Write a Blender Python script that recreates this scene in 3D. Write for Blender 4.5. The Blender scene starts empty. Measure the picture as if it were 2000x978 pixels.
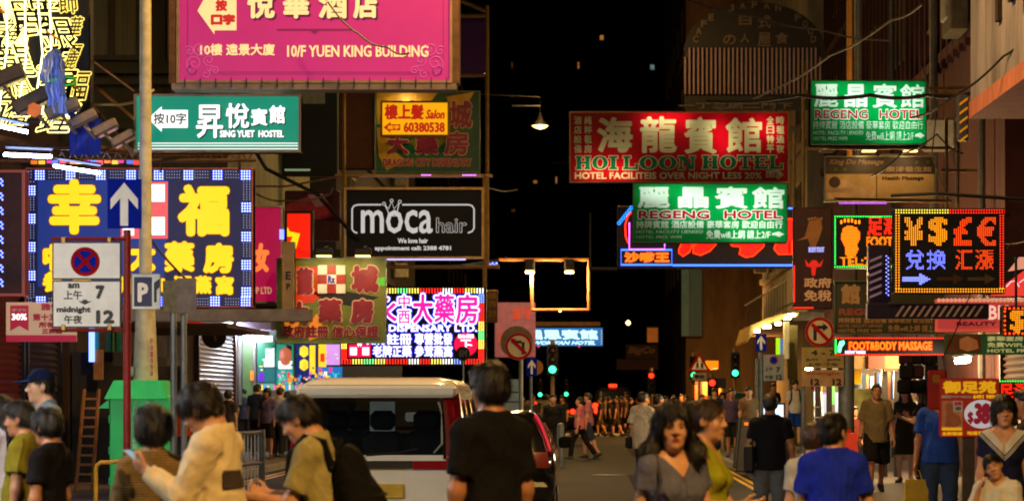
import bpy, math, random
import numpy as np
from mathutils import Vector, Matrix

random.seed(7)
RNG = np.random.default_rng(11)
SC = bpy.context.scene
COL = SC.collection
R = math.radians

# ------------------------------------------------------------------ camera, world, sun, exposure
F = 4722.0            # focal length in photograph pixels (2000 px wide)
VPX, VPY, EYE = 1150.0, 776.0, 1.6
cam_d = bpy.data.cameras.new('camera')
cam = bpy.data.objects.new('camera', cam_d)
COL.objects.link(cam)
cam.location = (0, 0, EYE)
cam.rotation_euler = (R(90), 0, 0)
cam_d.sensor_width = 36.0
cam_d.lens = 36.0 * F / 2000.0
cam_d.shift_x = (1000 - VPX) / 2000.0
cam_d.shift_y = (VPY - 489) / 2000.0
cam_d.clip_start = 0.5
cam_d.clip_end = 3000
cam_d.dof.use_dof = True
cam_d.dof.focus_distance = 33.0
cam_d.dof.aperture_fstop = 3.8
SC.camera = cam

world = bpy.data.worlds.new('World')
SC.world = world
world.use_nodes = True
wn = world.node_tree
bgn = wn.nodes['Background']
sky = wn.nodes.new('ShaderNodeTexSky')
sky.sky_type = 'NISHITA'
sky.sun_disc = False
sky.sun_elevation = R(-4)
sky.sun_rotation = R(200)
wn.links.new(sky.outputs[0], bgn.inputs[0])
bgn.inputs[1].default_value = 0.1

SC.view_settings.view_transform = 'Standard'
SC.view_settings.look = 'None'
SC.view_settings.exposure = 0.0
SC.view_settings.gamma = 1.0
SC.cycles.use_denoising = True
SC.cycles.max_bounces = 7
SC.cycles.diffuse_bounces = 2
SC.cycles.glossy_bounces = 3
SC.cycles.transmission_bounces = 5
SC.cycles.transparent_max_bounces = 12
SC.cycles.caustics_reflective = False
SC.cycles.caustics_refractive = False
SC.cycles.sample_clamp_indirect = 3.0
SC.cycles.filter_width = 1.9


def at(px, py, Y):
    return Vector(((px - VPX) / F * Y, Y, EYE - (py - VPY) / F * Y))


# ------------------------------------------------------------------ materials
def lin(c):
    out = []
    for v in c[:3]:
        v = v / 255.0
        out.append(v / 12.92 if v <= 0.04045 else ((v + 0.055) / 1.055) ** 2.4)
    return out


MATS = {}


def _setup(name):
    m = bpy.data.materials.new(name)
    m.use_nodes = True
    nt = m.node_tree
    return m, nt, nt.nodes['Principled BSDF']


def pmat(name, col, rough=0.6, metal=0.0, var=0.25, scale=6.0, bump=0.0, bscale=60.0, spec=0.4, coat=0.0, stretch=None):
    """procedural paint / metal / fabric: base colour with noise wear and optional bump."""
    if name in MATS:
        return MATS[name]
    m, nt, b = _setup(name)
    c = lin(col)
    N = nt.nodes.new
    L = nt.links.new
    tc = N('ShaderNodeTexCoord')
    src = tc.outputs['Object']
    if stretch:
        mp = N('ShaderNodeMapping')
        mp.inputs['Scale'].default_value = stretch
        L(src, mp.inputs[0])
        src = mp.outputs[0]
    nz = N('ShaderNodeTexNoise')
    nz.inputs['Scale'].default_value = scale
    nz.inputs['Detail'].default_value = 6
    nz.inputs['Roughness'].default_value = 0.65
    L(src, nz.inputs['Vector'])
    rp = N('ShaderNodeValToRGB')
    rp.color_ramp.elements[0].position = 0.3
    rp.color_ramp.elements[1].position = 0.72
    lo = [max(0, v * (1 - var)) for v in c]
    hi = [min(1, v * (1 + var * 0.6)) for v in c]
    rp.color_ramp.elements[0].color = (*lo, 1)
    rp.color_ramp.elements[1].color = (*hi, 1)
    L(nz.outputs['Fac'], rp.inputs[0])
    L(rp.outputs[0], b.inputs['Base Color'])
    b.inputs['Roughness'].default_value = rough
    b.inputs['Metallic'].default_value = metal
    b.inputs['Specular IOR Level'].default_value = spec
    b.inputs['Coat Weight'].default_value = coat
    if bump:
        nb = N('ShaderNodeTexNoise')
        nb.inputs['Scale'].default_value = bscale
        nb.inputs['Detail'].default_value = 4
        L(src, nb.inputs['Vector'])
        bp = N('ShaderNodeBump')
        bp.inputs['Strength'].default_value = bump
        bp.inputs['Distance'].default_value = 0.02
        L(nb.outputs['Fac'], bp.inputs['Height'])
        L(bp.outputs[0], b.inputs['Normal'])
    MATS[name] = m
    return m


def emat(name, col, strength=1.0, var=0.0, sample=True, base=None):
    """a lit surface: backlit acrylic, LED, neon, lamp."""
    if name in MATS:
        return MATS[name]
    m, nt, b = _setup(name)
    c = lin(col)
    b.inputs['Base Color'].default_value = (*[v * 0.35 for v in (lin(base) if base else c)], 1)
    b.inputs['Roughness'].default_value = 0.5
    b.inputs['Emission Color'].default_value = (*c, 1)
    b.inputs['Emission Strength'].default_value = strength
    if var:
        N = nt.nodes.new
        L = nt.links.new
        tc = N('ShaderNodeTexCoord')
        nz = N('ShaderNodeTexNoise')
        nz.inputs['Scale'].default_value = 2.2
        nz.inputs['Detail'].default_value = 7
        nz.inputs['Roughness'].default_value = 0.6
        L(tc.outputs['Object'], nz.inputs['Vector'])
        rp = N('ShaderNodeValToRGB')
        rp.color_ramp.elements[0].position = 0.3
        rp.color_ramp.elements[1].position = 0.7
        rp.color_ramp.elements[0].color = (*[v * (1 - var) for v in c], 1)
        rp.color_ramp.elements[1].color = (*c, 1)
        L(nz.outputs['Fac'], rp.inputs[0])
        L(rp.outputs[0], b.inputs['Emission Color'])
    if not sample:
        m.cycles.emission_sampling = 'NONE'
    MATS[name] = m
    return m


def tmat(name, col, w=0.85, bright=1.0):
    """translucent acrylic sheet lit by the tubes behind it."""
    if name in MATS:
        return MATS[name]
    m, nt, b = _setup(name)
    c = [min(1, v * bright) for v in lin(col)]
    N = nt.nodes.new
    L = nt.links.new
    tr = N('ShaderNodeBsdfTranslucent')
    tr.inputs[0].default_value = (*c, 1)
    mx = N('ShaderNodeMixShader')
    mx.inputs[0].default_value = w
    b.inputs['Base Color'].default_value = (*[v * .6 for v in c], 1)
    b.inputs['Roughness'].default_value = 0.35
    L(b.outputs[0], mx.inputs[1])
    L(tr.outputs[0], mx.inputs[2])
    L(mx.outputs[0], nt.nodes['Material Output'].inputs[0])
    MATS[name] = m
    return m


def glassmat(name, tint, mixt=0.6, rough=0.03):
    if name in MATS:
        return MATS[name]
    m, nt, b = _setup(name)
    N = nt.nodes.new
    L = nt.links.new
    t = N('ShaderNodeBsdfTransparent')
    t.inputs[0].default_value = (*tint, 1)
    g = N('ShaderNodeBsdfGlossy')
    g.inputs['Roughness'].default_value = rough
    fr = N('ShaderNodeFresnel')
    fr.inputs['IOR'].default_value = 1.5
    ad = N('ShaderNodeMath')
    ad.operation = 'ADD'
    ad.inputs[1].default_value = 1 - mixt - 0.3 if mixt < 0.7 else 0.02
    L(fr.outputs[0], ad.inputs[0])
    mx = N('ShaderNodeMixShader')
    L(ad.outputs[0], mx.inputs[0])
    L(t.outputs[0], mx.inputs[1])
    L(g.outputs[0], mx.inputs[2])
    L(mx.outputs[0], nt.nodes['Material Output'].inputs[0])
    MATS[name] = m
    return m


# ------------------------------------------------------------------ objects
def tag(o, label=None, cat=None, group=None, kind=None):
    if label: o['label'] = label
    if cat: o['category'] = cat
    if group: o['group'] = group
    if kind: o['kind'] = kind
    return o


def empty(name, loc, label, cat, group=None, rz=0.0):
    o = bpy.data.objects.new(name, None)
    COL.objects.link(o)
    o.empty_display_size = 0.1
    o.location = loc
    o.rotation_euler = (0, 0, rz)
    return tag(o, label, cat, group)


def link(name, me, parent=None, loc=None):
    o = bpy.data.objects.new(name, me)
    COL.objects.link(o)
    if parent is not None:
        o.parent = parent
    if loc is not None:
        o.location = loc
    return o


def copy_tree(o, parent=None):
    c = o.copy()
    COL.objects.link(c)
    c.parent = parent
    for ch in list(o.children):
        copy_tree(ch, c)
    return c


class MB:
    """collects shapes into ONE mesh."""

    def __init__(self):
        self.v, self.f, self.m = [], [], []
        self.cur = 0

    def add(self, vs, fs, mi=None):
        n = len(self.v)
        self.v += [tuple(p) for p in vs]
        mi = self.cur if mi is None else mi
        for f in fs:
            self.f.append([n + i for i in f])
            self.m.append(mi)
        return self

    def box(self, x0, y0, z0, x1, y1, z1, mi=None):
        vs = [(x0, y0, z0), (x1, y0, z0), (x1, y1, z0), (x0, y1, z0), (x0, y0, z1), (x1, y0, z1), (x1, y1, z1), (x0, y1, z1)]
        return self.add(vs, [(0, 3, 2, 1), (4, 5, 6, 7), (0, 1, 5, 4), (1, 2, 6, 5), (2, 3, 7, 6), (3, 0, 4, 7)], mi)

    def bbox(self, x0, y0, z0, x1, y1, z1, b, mi=None):
        """box with chamfered vertical and horizontal edges."""
        vs, fs = [], []
        prof = [(z0, b), (z0 + b, 0), (z1 - b, 0), (z1, b)]
        for z, i in prof:
            a0, a1, c0, c1 = x0 + i, x1 - i, y0 + i, y1 - i
            vs += [(a0 + b, c0, z), (a1 - b, c0, z), (a1, c0 + b, z), (a1, c1 - b, z), (a1 - b, c1, z), (a0 + b, c1, z), (a0, c1 - b, z), (a0, c0 + b, z)]
        for k in range(3):
            for i in range(8):
                j = (i + 1) % 8
                fs.append((k * 8 + i, k * 8 + j, k * 8 + 8 + j, k * 8 + 8 + i))
        fs.append(tuple(reversed(range(8))))
        fs.append(tuple(range(24, 32)))
        return self.add(vs, fs, mi)

    def prism(self, pts, y0, y1, mi=None):
        """polygon in x,z extruded along y."""
        n = len(pts)
        vs = [(x, y0, z) for x, z in pts] + [(x, y1, z) for x, z in pts]
        fs = [tuple(range(n)), tuple(reversed(range(n, 2 * n)))]
        for i in range(n):
            j = (i + 1) % n
            fs.append((j, i, n + i, n + j))
        return self.add(vs, fs, mi)

    def tube(self, path, r, n=8, mi=None, caps=True, closed=False):
        P = [Vector(p) for p in path]
        rs = r if isinstance(r, (list, tuple)) else [r] * len(P)
        vs, fs = [], []
        prev = None
        m = len(P)
        for i, p in enumerate(P):
            if closed:
                d = (P[(i + 1) % m] - P[i - 1])
            else:
                d = (P[min(i + 1, m - 1)] - P[max(i - 1, 0)])
            if d.length < 1e-9:
                d = Vector((0, 0, 1))
            d.normalize()
            if prev is None:
                ref = Vector((0, 0, 1)) if abs(d.z) < 0.9 else Vector((1, 0, 0))
                a = d.cross(ref).normalized()
            else:
                a = (prev - d * prev.dot(d))
                a = a.normalized() if a.length > 1e-6 else d.orthogonal().normalized()
            prev = a
            b = d.cross(a)
            for k in range(n):
                t = 2 * math.pi * k / n
                vs.append(p + (a * math.cos(t) + b * math.sin(t)) * rs[i])
        for i in range(m if closed else m - 1):
            i2 = (i + 1) % m
            for k in range(n):
                k2 = (k + 1) % n
                fs.append((i * n + k, i * n + k2, i2 * n + k2, i2 * n + k))
        if caps and not closed:
            fs.append(tuple(reversed(range(n))))
            fs.append(tuple(range((m - 1) * n, m * n)))
        return self.add(vs, fs, mi)

    def lathe(self, prof, c=(0, 0, 0), n=20, axis='z', mi=None):
        vs, fs = [], []
        for r, h in prof:
            for k in range(n):
                t = 2 * math.pi * k / n
                a, b = r * math.cos(t), r * math.sin(t)
                p = (a, b, h) if axis == 'z' else ((a, h, b) if axis == 'y' else (h, a, b))
                vs.append((p[0] + c[0], p[1] + c[1], p[2] + c[2]))
        for i in range(len(prof) - 1):
            for k in range(n):
                k2 = (k + 1) % n
                fs.append((i * n + k, i * n + k2, (i + 1) * n + k2, (i + 1) * n + k))
        fs.append(tuple(reversed(range(n))))
        fs.append(tuple(range((len(prof) - 1) * n, len(prof) * n)))
        return self.add(vs, fs, mi)

    def build(self, name, mats, parent=None, loc=None, smooth=False):
        me = bpy.data.meshes.new(name)
        me.from_pydata(self.v, [], self.f)
        if not isinstance(mats, (list, tuple)):
            mats = [mats]
        for m in mats:
            me.materials.append(m)
        if len(mats) > 1:
            me.polygons.foreach_set('material_index', self.m)
        if smooth:
            me.polygons.foreach_set('use_smooth', [True] * len(self.f))
            me.set_sharp_from_angle(angle=R(40))
        me.update()
        return link(name, me, parent, loc)


# ------------------------------------------------------------------ text
_TX = {}


def glyphs(s, shear=0.0):
    """text -> (verts Nx2 normalised to its box, faces, aspect)."""
    k = (s, shear)
    if k in _TX:
        return _TX[k]
    c = bpy.data.curves.new('t', 'FONT')
    c.body = s
    c.resolution_u = 2
    c.shear = shear
    o = bpy.data.objects.new('t', c)
    me = bpy.data.meshes.new_from_object(o)
    n = len(me.vertices)
    co = np.empty(n * 3)
    me.vertices.foreach_get('co', co)
    co = co.reshape(n, 3)[:, :2]
    me.calc_loop_triangles()
    tri = np.empty(len(me.loop_triangles) * 3, dtype=np.int32)
    me.loop_triangles.foreach_get('vertices', tri)
    tri = tri.reshape(-1, 3)
    lo, hi = co.min(0), co.max(0)
    co = (co - lo) / np.maximum(hi - lo, 1e-6)
    bpy.data.objects.remove(o)
    bpy.data.curves.remove(c)
    bpy.data.meshes.remove(me)
    _TX[k] = (co, tri, (hi - lo)[0] / max(1e-6, (hi - lo)[1]))
    return _TX[k]


def raster(co, tri, nx, ny, ss=1):
    """coverage mask (ny,nx) of triangles given in [0,nx]x[0,ny], row 0 at the bottom."""
    M = np.zeros((ny, nx), bool)
    for t in tri:
        a, b, c = co[t[0]], co[t[1]], co[t[2]]
        x0, x1 = max(0, int(math.floor(min(a[0], b[0], c[0]) - .5))), min(nx - 1, int(math.ceil(max(a[0], b[0], c[0]) + .5)))
        y0, y1 = max(0, int(math.floor(min(a[1], b[1], c[1]) - .5))), min(ny - 1, int(math.ceil(max(a[1], b[1], c[1]) + .5)))
        if x1 < x0 or y1 < y0:
            continue
        xs = np.arange(x0, x1 + 1) + .5
        ys = np.arange(y0, y1 + 1) + .5
        X, Yy = np.meshgrid(xs, ys)
        d = (b[0] - a[0]) * (c[1] - a[1]) - (b[1] - a[1]) * (c[0] - a[0])
        if abs(d) < 1e-12:
            continue
        u = ((X - a[0]) * (c[1] - a[1]) - (Yy - a[1]) * (c[0] - a[0])) / d
        v = ((b[0] - a[0]) * (Yy - a[1]) - (b[1] - a[1]) * (X - a[0])) / d
        M[y0:y1 + 1, x0:x1 + 1] |= (u >= -.001) & (v >= -.001) & (u + v <= 1.001)
    return M


def dilate(M, r):
    out = M.copy()
    ri = int(math.ceil(r))
    H, W = M.shape
    for dy in range(-ri, ri + 1):
        for dx in range(-ri, ri + 1):
            if dx * dx + dy * dy <= r * r + .01 and (dx or dy):
                ys0, ys1 = max(0, dy), min(H, H + dy)
                xs0, xs1 = max(0, dx), min(W, W + dx)
                out[ys0:ys1, xs0:xs1] |= M[ys0 - dy:ys1 - dy, xs0 - dx:xs1 - dx]
    return out


class Sign:
    """one sign: an Empty at its centre; every part is drawn in photograph pixels at the sign's own distance."""

    def __init__(s, name, label, cat, px0, py0, px1, py1, Y, group=None, yaw=0.0):
        s.Y, s.k = Y, Y / F
        s.box_px = (px0, py0, px1, py1)
        s.cx, s.cy = (px0 + px1) / 2, (py0 + py1) / 2
        s.w, s.h = (px1 - px0) * s.k, (py1 - py0) * s.k
        s.root = empty(name, at(s.cx, s.cy, Y), label, cat, group, rz=R(yaw))
        s.lay = 0

    def P(s, px, py):
        return ((px - s.cx) * s.k, -(py - s.cy) * s.k)

    def cabinet(s, mat, depth=0.2, front=0.0, name='cabinet', rim=0.0):
        """solid box behind the face plane (y=0)."""
        b = MB()
        b.bbox(-s.w / 2 - rim, front, -s.h / 2 - rim, s.w / 2 + rim, depth, s.h / 2 + rim, min(.02, s.h * .05))
        return b.build(name, mat, s.root)

    def frame(s, mat, t_px, depth=0.05, name='frame', proud=0.03, inset=0.0):
        x0, z0, x1, z1 = -s.w / 2 + inset * s.k, -s.h / 2 + inset * s.k, s.w / 2 - inset * s.k, s.h / 2 - inset * s.k
        t = t_px * s.k
        b = MB()
        b.box(x0, -proud, z1 - t, x1, depth, z1)
        b.box(x0, -proud, z0, x1, depth, z0 + t)
        b.box(x0, -proud, z0 + t, x0 + t, depth, z1 - t)
        b.box(x1 - t, -proud, z0 + t, x1, depth, z1 - t)
        return b.build(name, mat, s.root)

    def rect(s, px0, py0, px1, py1, mat, lay=1, name='panel', th=None):
        x0, z1 = s.P(px0, py0)
        x1, z0 = s.P(px1, py1)
        y = -0.004 * lay
        b = MB()
        b.box(x0, y, z0, x1, y + (th or 0.003), z1)
        return b.build(name, mat, s.root)

    def poly(s, pts, mat, lay=2, name='emblem', th=0.003):
        b = MB()
        q = [s.P(*p) for p in pts]
        ar = sum(q[i][0] * q[(i + 1) % len(q)][1] - q[(i + 1) % len(q)][0] * q[i][1] for i in range(len(q)))
        if ar < 0:
            q = q[::-1]
        b.prism(q, -0.004 * lay, -0.004 * lay + th)
        return b.build(name, mat, s.root)

    def disc(s, px, py, r, mat, lay=2, name='disc', rx=None, n=36):
        return s.poly([(px + (rx or r) * math.cos(2 * math.pi * i / n), py + r * math.sin(2 * math.pi * i / n)) for i in range(n)], mat, lay, name)

    def ring(s, px, py, r0, r1, mat, lay=3, name='ring', n=40):
        b = MB()
        vs, fs = [], []
        y = -0.004 * lay
        for i in range(n):
            t = 2 * math.pi * i / n
            for r in (r0, r1):
                x, z = s.P(px + r * math.cos(t), py + r * math.sin(t))
                vs += [(x, y, z), (x, y + .003, z)]
        for i in range(n):
            j = (i + 1) % n
            a, c = i * 4, j * 4
            fs += [(a, a + 2, c + 2, c), (a + 1, c + 1, c + 3, a + 3), (a + 2, a + 3, c + 3, c + 2), (a, c, c + 1, a + 1)]
        b.add(vs, fs)
        return b.build(name, mat, s.root)

    def text(s, t, px0, py0, px1, py1, mat, lay=2, bold=0.0, shear=0.0, name='lettering', vertical=False, italic=0.0):
        """lettering that fills the given pixel box; vertical = one character above the other."""
        if vertical:
            n = len(t)
            step = (py1 - py0) / n
            objs = []
            V, T = [], []
            for i, ch in enumerate(t):
                co, tri, a = glyphs(ch, shear)
                y0 = py0 + step * (i + .06)
                y1 = py0 + step * (i + .94)
                V.append((co, px0, y0, px1, y1))
                T.append(tri)
        else:
            co, tri, a = glyphs(t, shear)
            V, T = [(co, px0, py0, px1, py1)], [tri]
        offs = [(0, 0)]
        if bold > 0:
            offs += [(bold * math.cos(q * math.pi / 4), bold * math.sin(q * math.pi / 4)) for q in range(8)]
            if bold > 2.2:
                offs += [(bold * .5 * math.cos(q * math.pi / 2), bold * .5 * math.sin(q * math.pi / 2)) for q in range(4)]
        vs, fs = [], []
        base = -0.004 * lay
        for oi, (dx, dy) in enumerate(offs):
            for (co, a0, b0, a1, b1), tri in zip(V, T):
                n0 = len(vs)
                sh = bold
                X = (a0 + sh) + co[:, 0] * (a1 - a0 - 2 * sh) + dx
                Yp = (b1 - sh) - co[:, 1] * (b1 - b0 - 2 * sh) + dy
                for x, y in zip(X, Yp):
                    q = s.P(x, y)
                    vs.append((q[0], base - 0.00025 * oi, q[1]))
                fs += [(n0 + t_[0], n0 + t_[1], n0 + t_[2]) for t_ in tri]
        b = MB()
        b.add(vs, fs)
        return b.build(name, mat, s.root)

    def led(s, t, px0, py0, px1, py1, mat, pitch=3.6, r=1.35, lay=2, bold=0.8, name='led_lettering', mask=None):
        """characters drawn as a matrix of little round LEDs."""
        if mask is None:
            co, tri, a = glyphs(t)
            sub = 4
            nx, ny = max(2, int((px1 - px0) / pitch * sub)), max(2, int((py1 - py0) / pitch * sub))
            M = raster(co * [nx, ny], tri, nx, ny)
            M = dilate(M, bold * sub * .5)
            gx, gy = nx // sub, ny // sub
            M = M[:gy * sub, :gx * sub].reshape(gy, sub, gx, sub).mean((1, 3)) > 0.42
        else:
            M = mask
            gy, gx = M.shape
        pts = [(px0 + (i + .5) * (px1 - px0) / gx, py1 - (j + .5) * (py1 - py0) / gy) for j in range(gy) for i in range(gx) if M[j, i]]
        return s.dots(pts, r, mat, lay, name)

    def dots(s, pts, r, mat, lay=2, name='led_row', n=6, rz=None):
        vs, fs = [], []
        y = -0.004 * lay
        rz = rz or r
        for (px, py) in pts:
            n0 = len(vs)
            x, z = s.P(px, py)
            vs.append((x, y - .4 * r * s.k, z))
            for k in range(n):
                t = 2 * math.pi * k / n
                vs.append((x + r * s.k * math.cos(t), y, z + rz * s.k * math.sin(t)))
            fs += [(n0, n0 + 1 + k, n0 + 1 + (k + 1) % n) for k in range(n)]
        b = MB()
        b.add(vs, fs)
        return b.build(name, mat, s.root)

    def neon(s, path, r, mat, lay=6, name='neon_tube', closed=False, n=6):
        b = MB()
        paths = path if isinstance(path[0][0], (list, tuple)) else [path]
        for p in paths:
            q = [(s.P(*c)[0], -0.004 * lay - r * s.k, s.P(*c)[1]) for c in p]
            b.tube(q, r * s.k, n, closed=closed)
        return b.build(name, mat, s.root)

    def masked(s, layers, bg, cell=0.5, px=None, lay=1):
        """a face sheet cut into its colours (all in one plane, none overlapping) so that the tubes behind light every colour.
        layers: list of (material, name, list of (text, x0,y0,x1,y1,bold,shear,vertical) or ('poly', pts))."""
        x0, y0, x1, y1 = px or s.box_px
        nx, ny = int((x1 - x0) / cell), int((y1 - y0) / cell)
        ID = np.zeros((ny, nx), np.int16)
        for li, (mat, nm, items) in enumerate(layers):
            for it in items:
                if it[0] == 'poly':
                    pts = np.array([((p[0] - x0) / cell, (y1 - p[1]) / cell) for p in it[1]])
                    tri = [(0, i, i + 1) for i in range(1, len(pts) - 1)]
                    ID[raster(pts, tri, nx, ny)] = li + 1
                    continue
                t, a0, b0, a1, b1, bold, shear, vert = it
                seq = [(t, a0, b0, a1, b1)] if not vert else [(ch, a0, b0 + (b1 - b0) / len(t) * (i + .06), a1, b0 + (b1 - b0) / len(t) * (i + .94)) for i, ch in enumerate(t)]
                for (ch, a0_, b0_, a1_, b1_) in seq:
                    co, tri, _ = glyphs(ch, shear)
                    q = np.stack([(a0_ + bold + co[:, 0] * (a1_ - a0_ - 2 * bold) - x0) / cell, (y1 - (b1_ - bold - co[:, 1] * (b1_ - b0_ - 2 * bold))) / cell], 1)
                    M = raster(q, tri, nx, ny)
                    if bold:
                        M = dilate(M, bold / cell)
                    ID[M] = li + 1
        y = -0.004 * lay
        for li in range(len(layers) + 1):
            vs, fs = [], []
            run_open = {}
            rects = []
            for j in range(ny):
                row = (ID[j] == li)
                d = np.flatnonzero(np.diff(np.concatenate([[0], row.astype(np.int8), [0]])))
                cur = set(zip(d[0::2].tolist(), d[1::2].tolist()))
                for k in list(run_open):
                    if k not in cur:
                        rects.append((k[0], run_open.pop(k), k[1], j))
                for k in cur:
                    run_open.setdefault(k, j)
            for k, j0 in run_open.items():
                rects.append((k[0], j0, k[1], ny))
            for (i0, j0, i1, j1) in rects:
                n0 = len(vs)
                ax, az = s.P(x0 + i0 * cell, y1 - j0 * cell)
                bx, bz = s.P(x0 + i1 * cell, y1 - j1 * cell)
                vs += [(ax, y, az), (bx, y, az), (bx, y, bz), (ax, y, bz)]
                fs.append((n0, n0 + 1, n0 + 2, n0 + 3))
            b = MB()
            b.add(vs, fs)
            b.build('panel' if li == 0 else layers[li - 1][1], bg if li == 0 else layers[li - 1][0], s.root)

    def lightbox(s, tubes, shell, depth=0.3, strength=20.0, col=(255, 250, 240)):
        """open-fronted white box with fluorescent tubes inside."""
        b = MB()
        w, h = s.w / 2, s.h / 2
        t = .012
        b.box(-w, depth - t, -h, w, depth, h)
        b.box(-w, 0.0, h - t, w, depth - t, h)
        b.box(-w, 0.0, -h, w, depth - t, -h + t)
        b.box(-w, 0.0, -h + t, -w + t, depth - t, h - t)
        b.box(w - t, 0.0, -h + t, w, depth - t, h - t)
        b.build('cabinet', shell, s.root)
        em = emat('fluorescent_tube_%d_%d_%d_%d' % (strength, *col), col, strength)
        for (ax, ay, bx, by) in tubes:
            q = MB()
            p0, p1 = s.P(ax, ay), s.P(bx, by)
            q.tube([(p0[0], depth * .62, p0[1]), (p1[0], depth * .62, p1[1])], 0.016, 6)
            q.build('tube_lamp', em, s.root)
# ------------------------------------------------------------------ people: bodies grown as one continuous surface
def V3(*a):
    return np.array(a, dtype=np.float64)


def unit(v):
    v = np.asarray(v, float)
    return v / max(1e-9, np.linalg.norm(v))


def rot(pitch=0, yaw=0, roll=0):
    """pitch forward (about x), yaw to the person's left (about z), roll."""
    cp, sp = math.cos(R(-pitch)), math.sin(R(-pitch))
    cy, sy = math.cos(R(yaw)), math.sin(R(yaw))
    cr, sr = math.cos(R(roll)), math.sin(R(roll))
    X = np.array([[1, 0, 0], [0, cp, -sp], [0, sp, cp]])
    Z = np.array([[cy, -sy, 0], [sy, cy, 0], [0, 0, 1]])
    Yr = np.array([[cr, 0, sr], [0, 1, 0], [-sr, 0, cr]])
    return Z @ X @ Yr


class SDF:
    """a list of smooth-blended round cones and ellipsoids; each with its own culling sphere."""

    def __init__(s):
        s.p = []

    def cone(s, a, b, r1, r2, k=0.02, cut=None, sub=False):
        a, b = np.asarray(a, float), np.asarray(b, float)
        s.p.append(('c', a, b, r1, r2, k, cut, sub, (a + b) / 2, np.linalg.norm(b - a) / 2 + max(r1, r2)))
        return s

    def ell(s, c, r, M=None, k=0.02, sub=False):
        c, r = np.asarray(c, float), np.asarray(r, float)
        s.p.append(('e', c, r, np.eye(3) if M is None else M, None, k, None, sub, c, r.max()))
        return s

    def bounds(s, m=0.03):
        lo = np.min([q[8] - q[9] for q in s.p if not q[7]], 0) - m
        hi = np.max([q[8] + q[9] for q in s.p if not q[7]], 0) + m
        return lo, hi

    def eval(s, P, h):
        d = np.full(len(P), 0.5, np.float32)
        for q in s.p:
            typ, k, cut, sub, cc, cr = q[0], q[5], q[6], q[7], q[8], q[9]
            lim = cr + k + 3 * h
            D = P - cc.astype(np.float32)
            near = np.flatnonzero((D * D).sum(1) < lim * lim)
            if near.size == 0:
                continue
            X = P[near]
            if typ == 'c':
                a, b, r1, r2 = q[1], q[2], q[3], q[4]
                ba = (b - a).astype(np.float32)
                pa = X - a.astype(np.float32)
                t = np.clip(pa @ ba / max(1e-9, float(ba @ ba)), 0, 1)
                e = pa - t[:, None] * ba
                v = np.sqrt((e * e).sum(1)) - (r1 + t * (r2 - r1))
            else:
                c, r, M = q[1], q[2], q[3]
                L = (X - c.astype(np.float32)) @ M.astype(np.float32)
                k0 = np.sqrt(((L / r) ** 2).sum(1))
                k1 = np.sqrt(((L / (r * r)) ** 2).sum(1)) + 1e-9
                v = k0 * (k0 - 1) / k1
            if cut is not None:
                for (o, n) in cut:
                    v = np.maximum(v, (X - np.asarray(o, np.float32)) @ np.asarray(n, np.float32))
            v = v.astype(np.float32)
            c0 = d[near]
            if sub:
                hh = np.maximum(k - np.abs(-c0 - v), 0) / k
                d[near] = np.maximum(c0, -v) + hh * hh * k * .25
            else:
                hh = np.maximum(k - np.abs(c0 - v), 0) / k
                d[near] = np.minimum(c0, v) - hh * hh * k * .25
        return d


def wob(P, f, seed, warp=0.6):
    """cheap smooth noise about -1..1."""
    r = np.random.default_rng(seed)
    out = np.zeros(len(P), np.float32)
    Q = P * f
    for i in range(4):
        w = r.normal(size=(3, 3)).astype(np.float32)
        ph = r.uniform(0, 6.28, 3).astype(np.float32)
        Q2 = Q + warp * np.sin(Q @ w.T * .8 + ph)
        dvec = unit(r.normal(size=3)).astype(np.float32) * (1 + .5 * i)
        out += np.sin(Q2 @ dvec * 2.2 + r.uniform(0, 6.28)).astype(np.float32) / (1 + .5 * i)
    return out / 2.2


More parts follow.
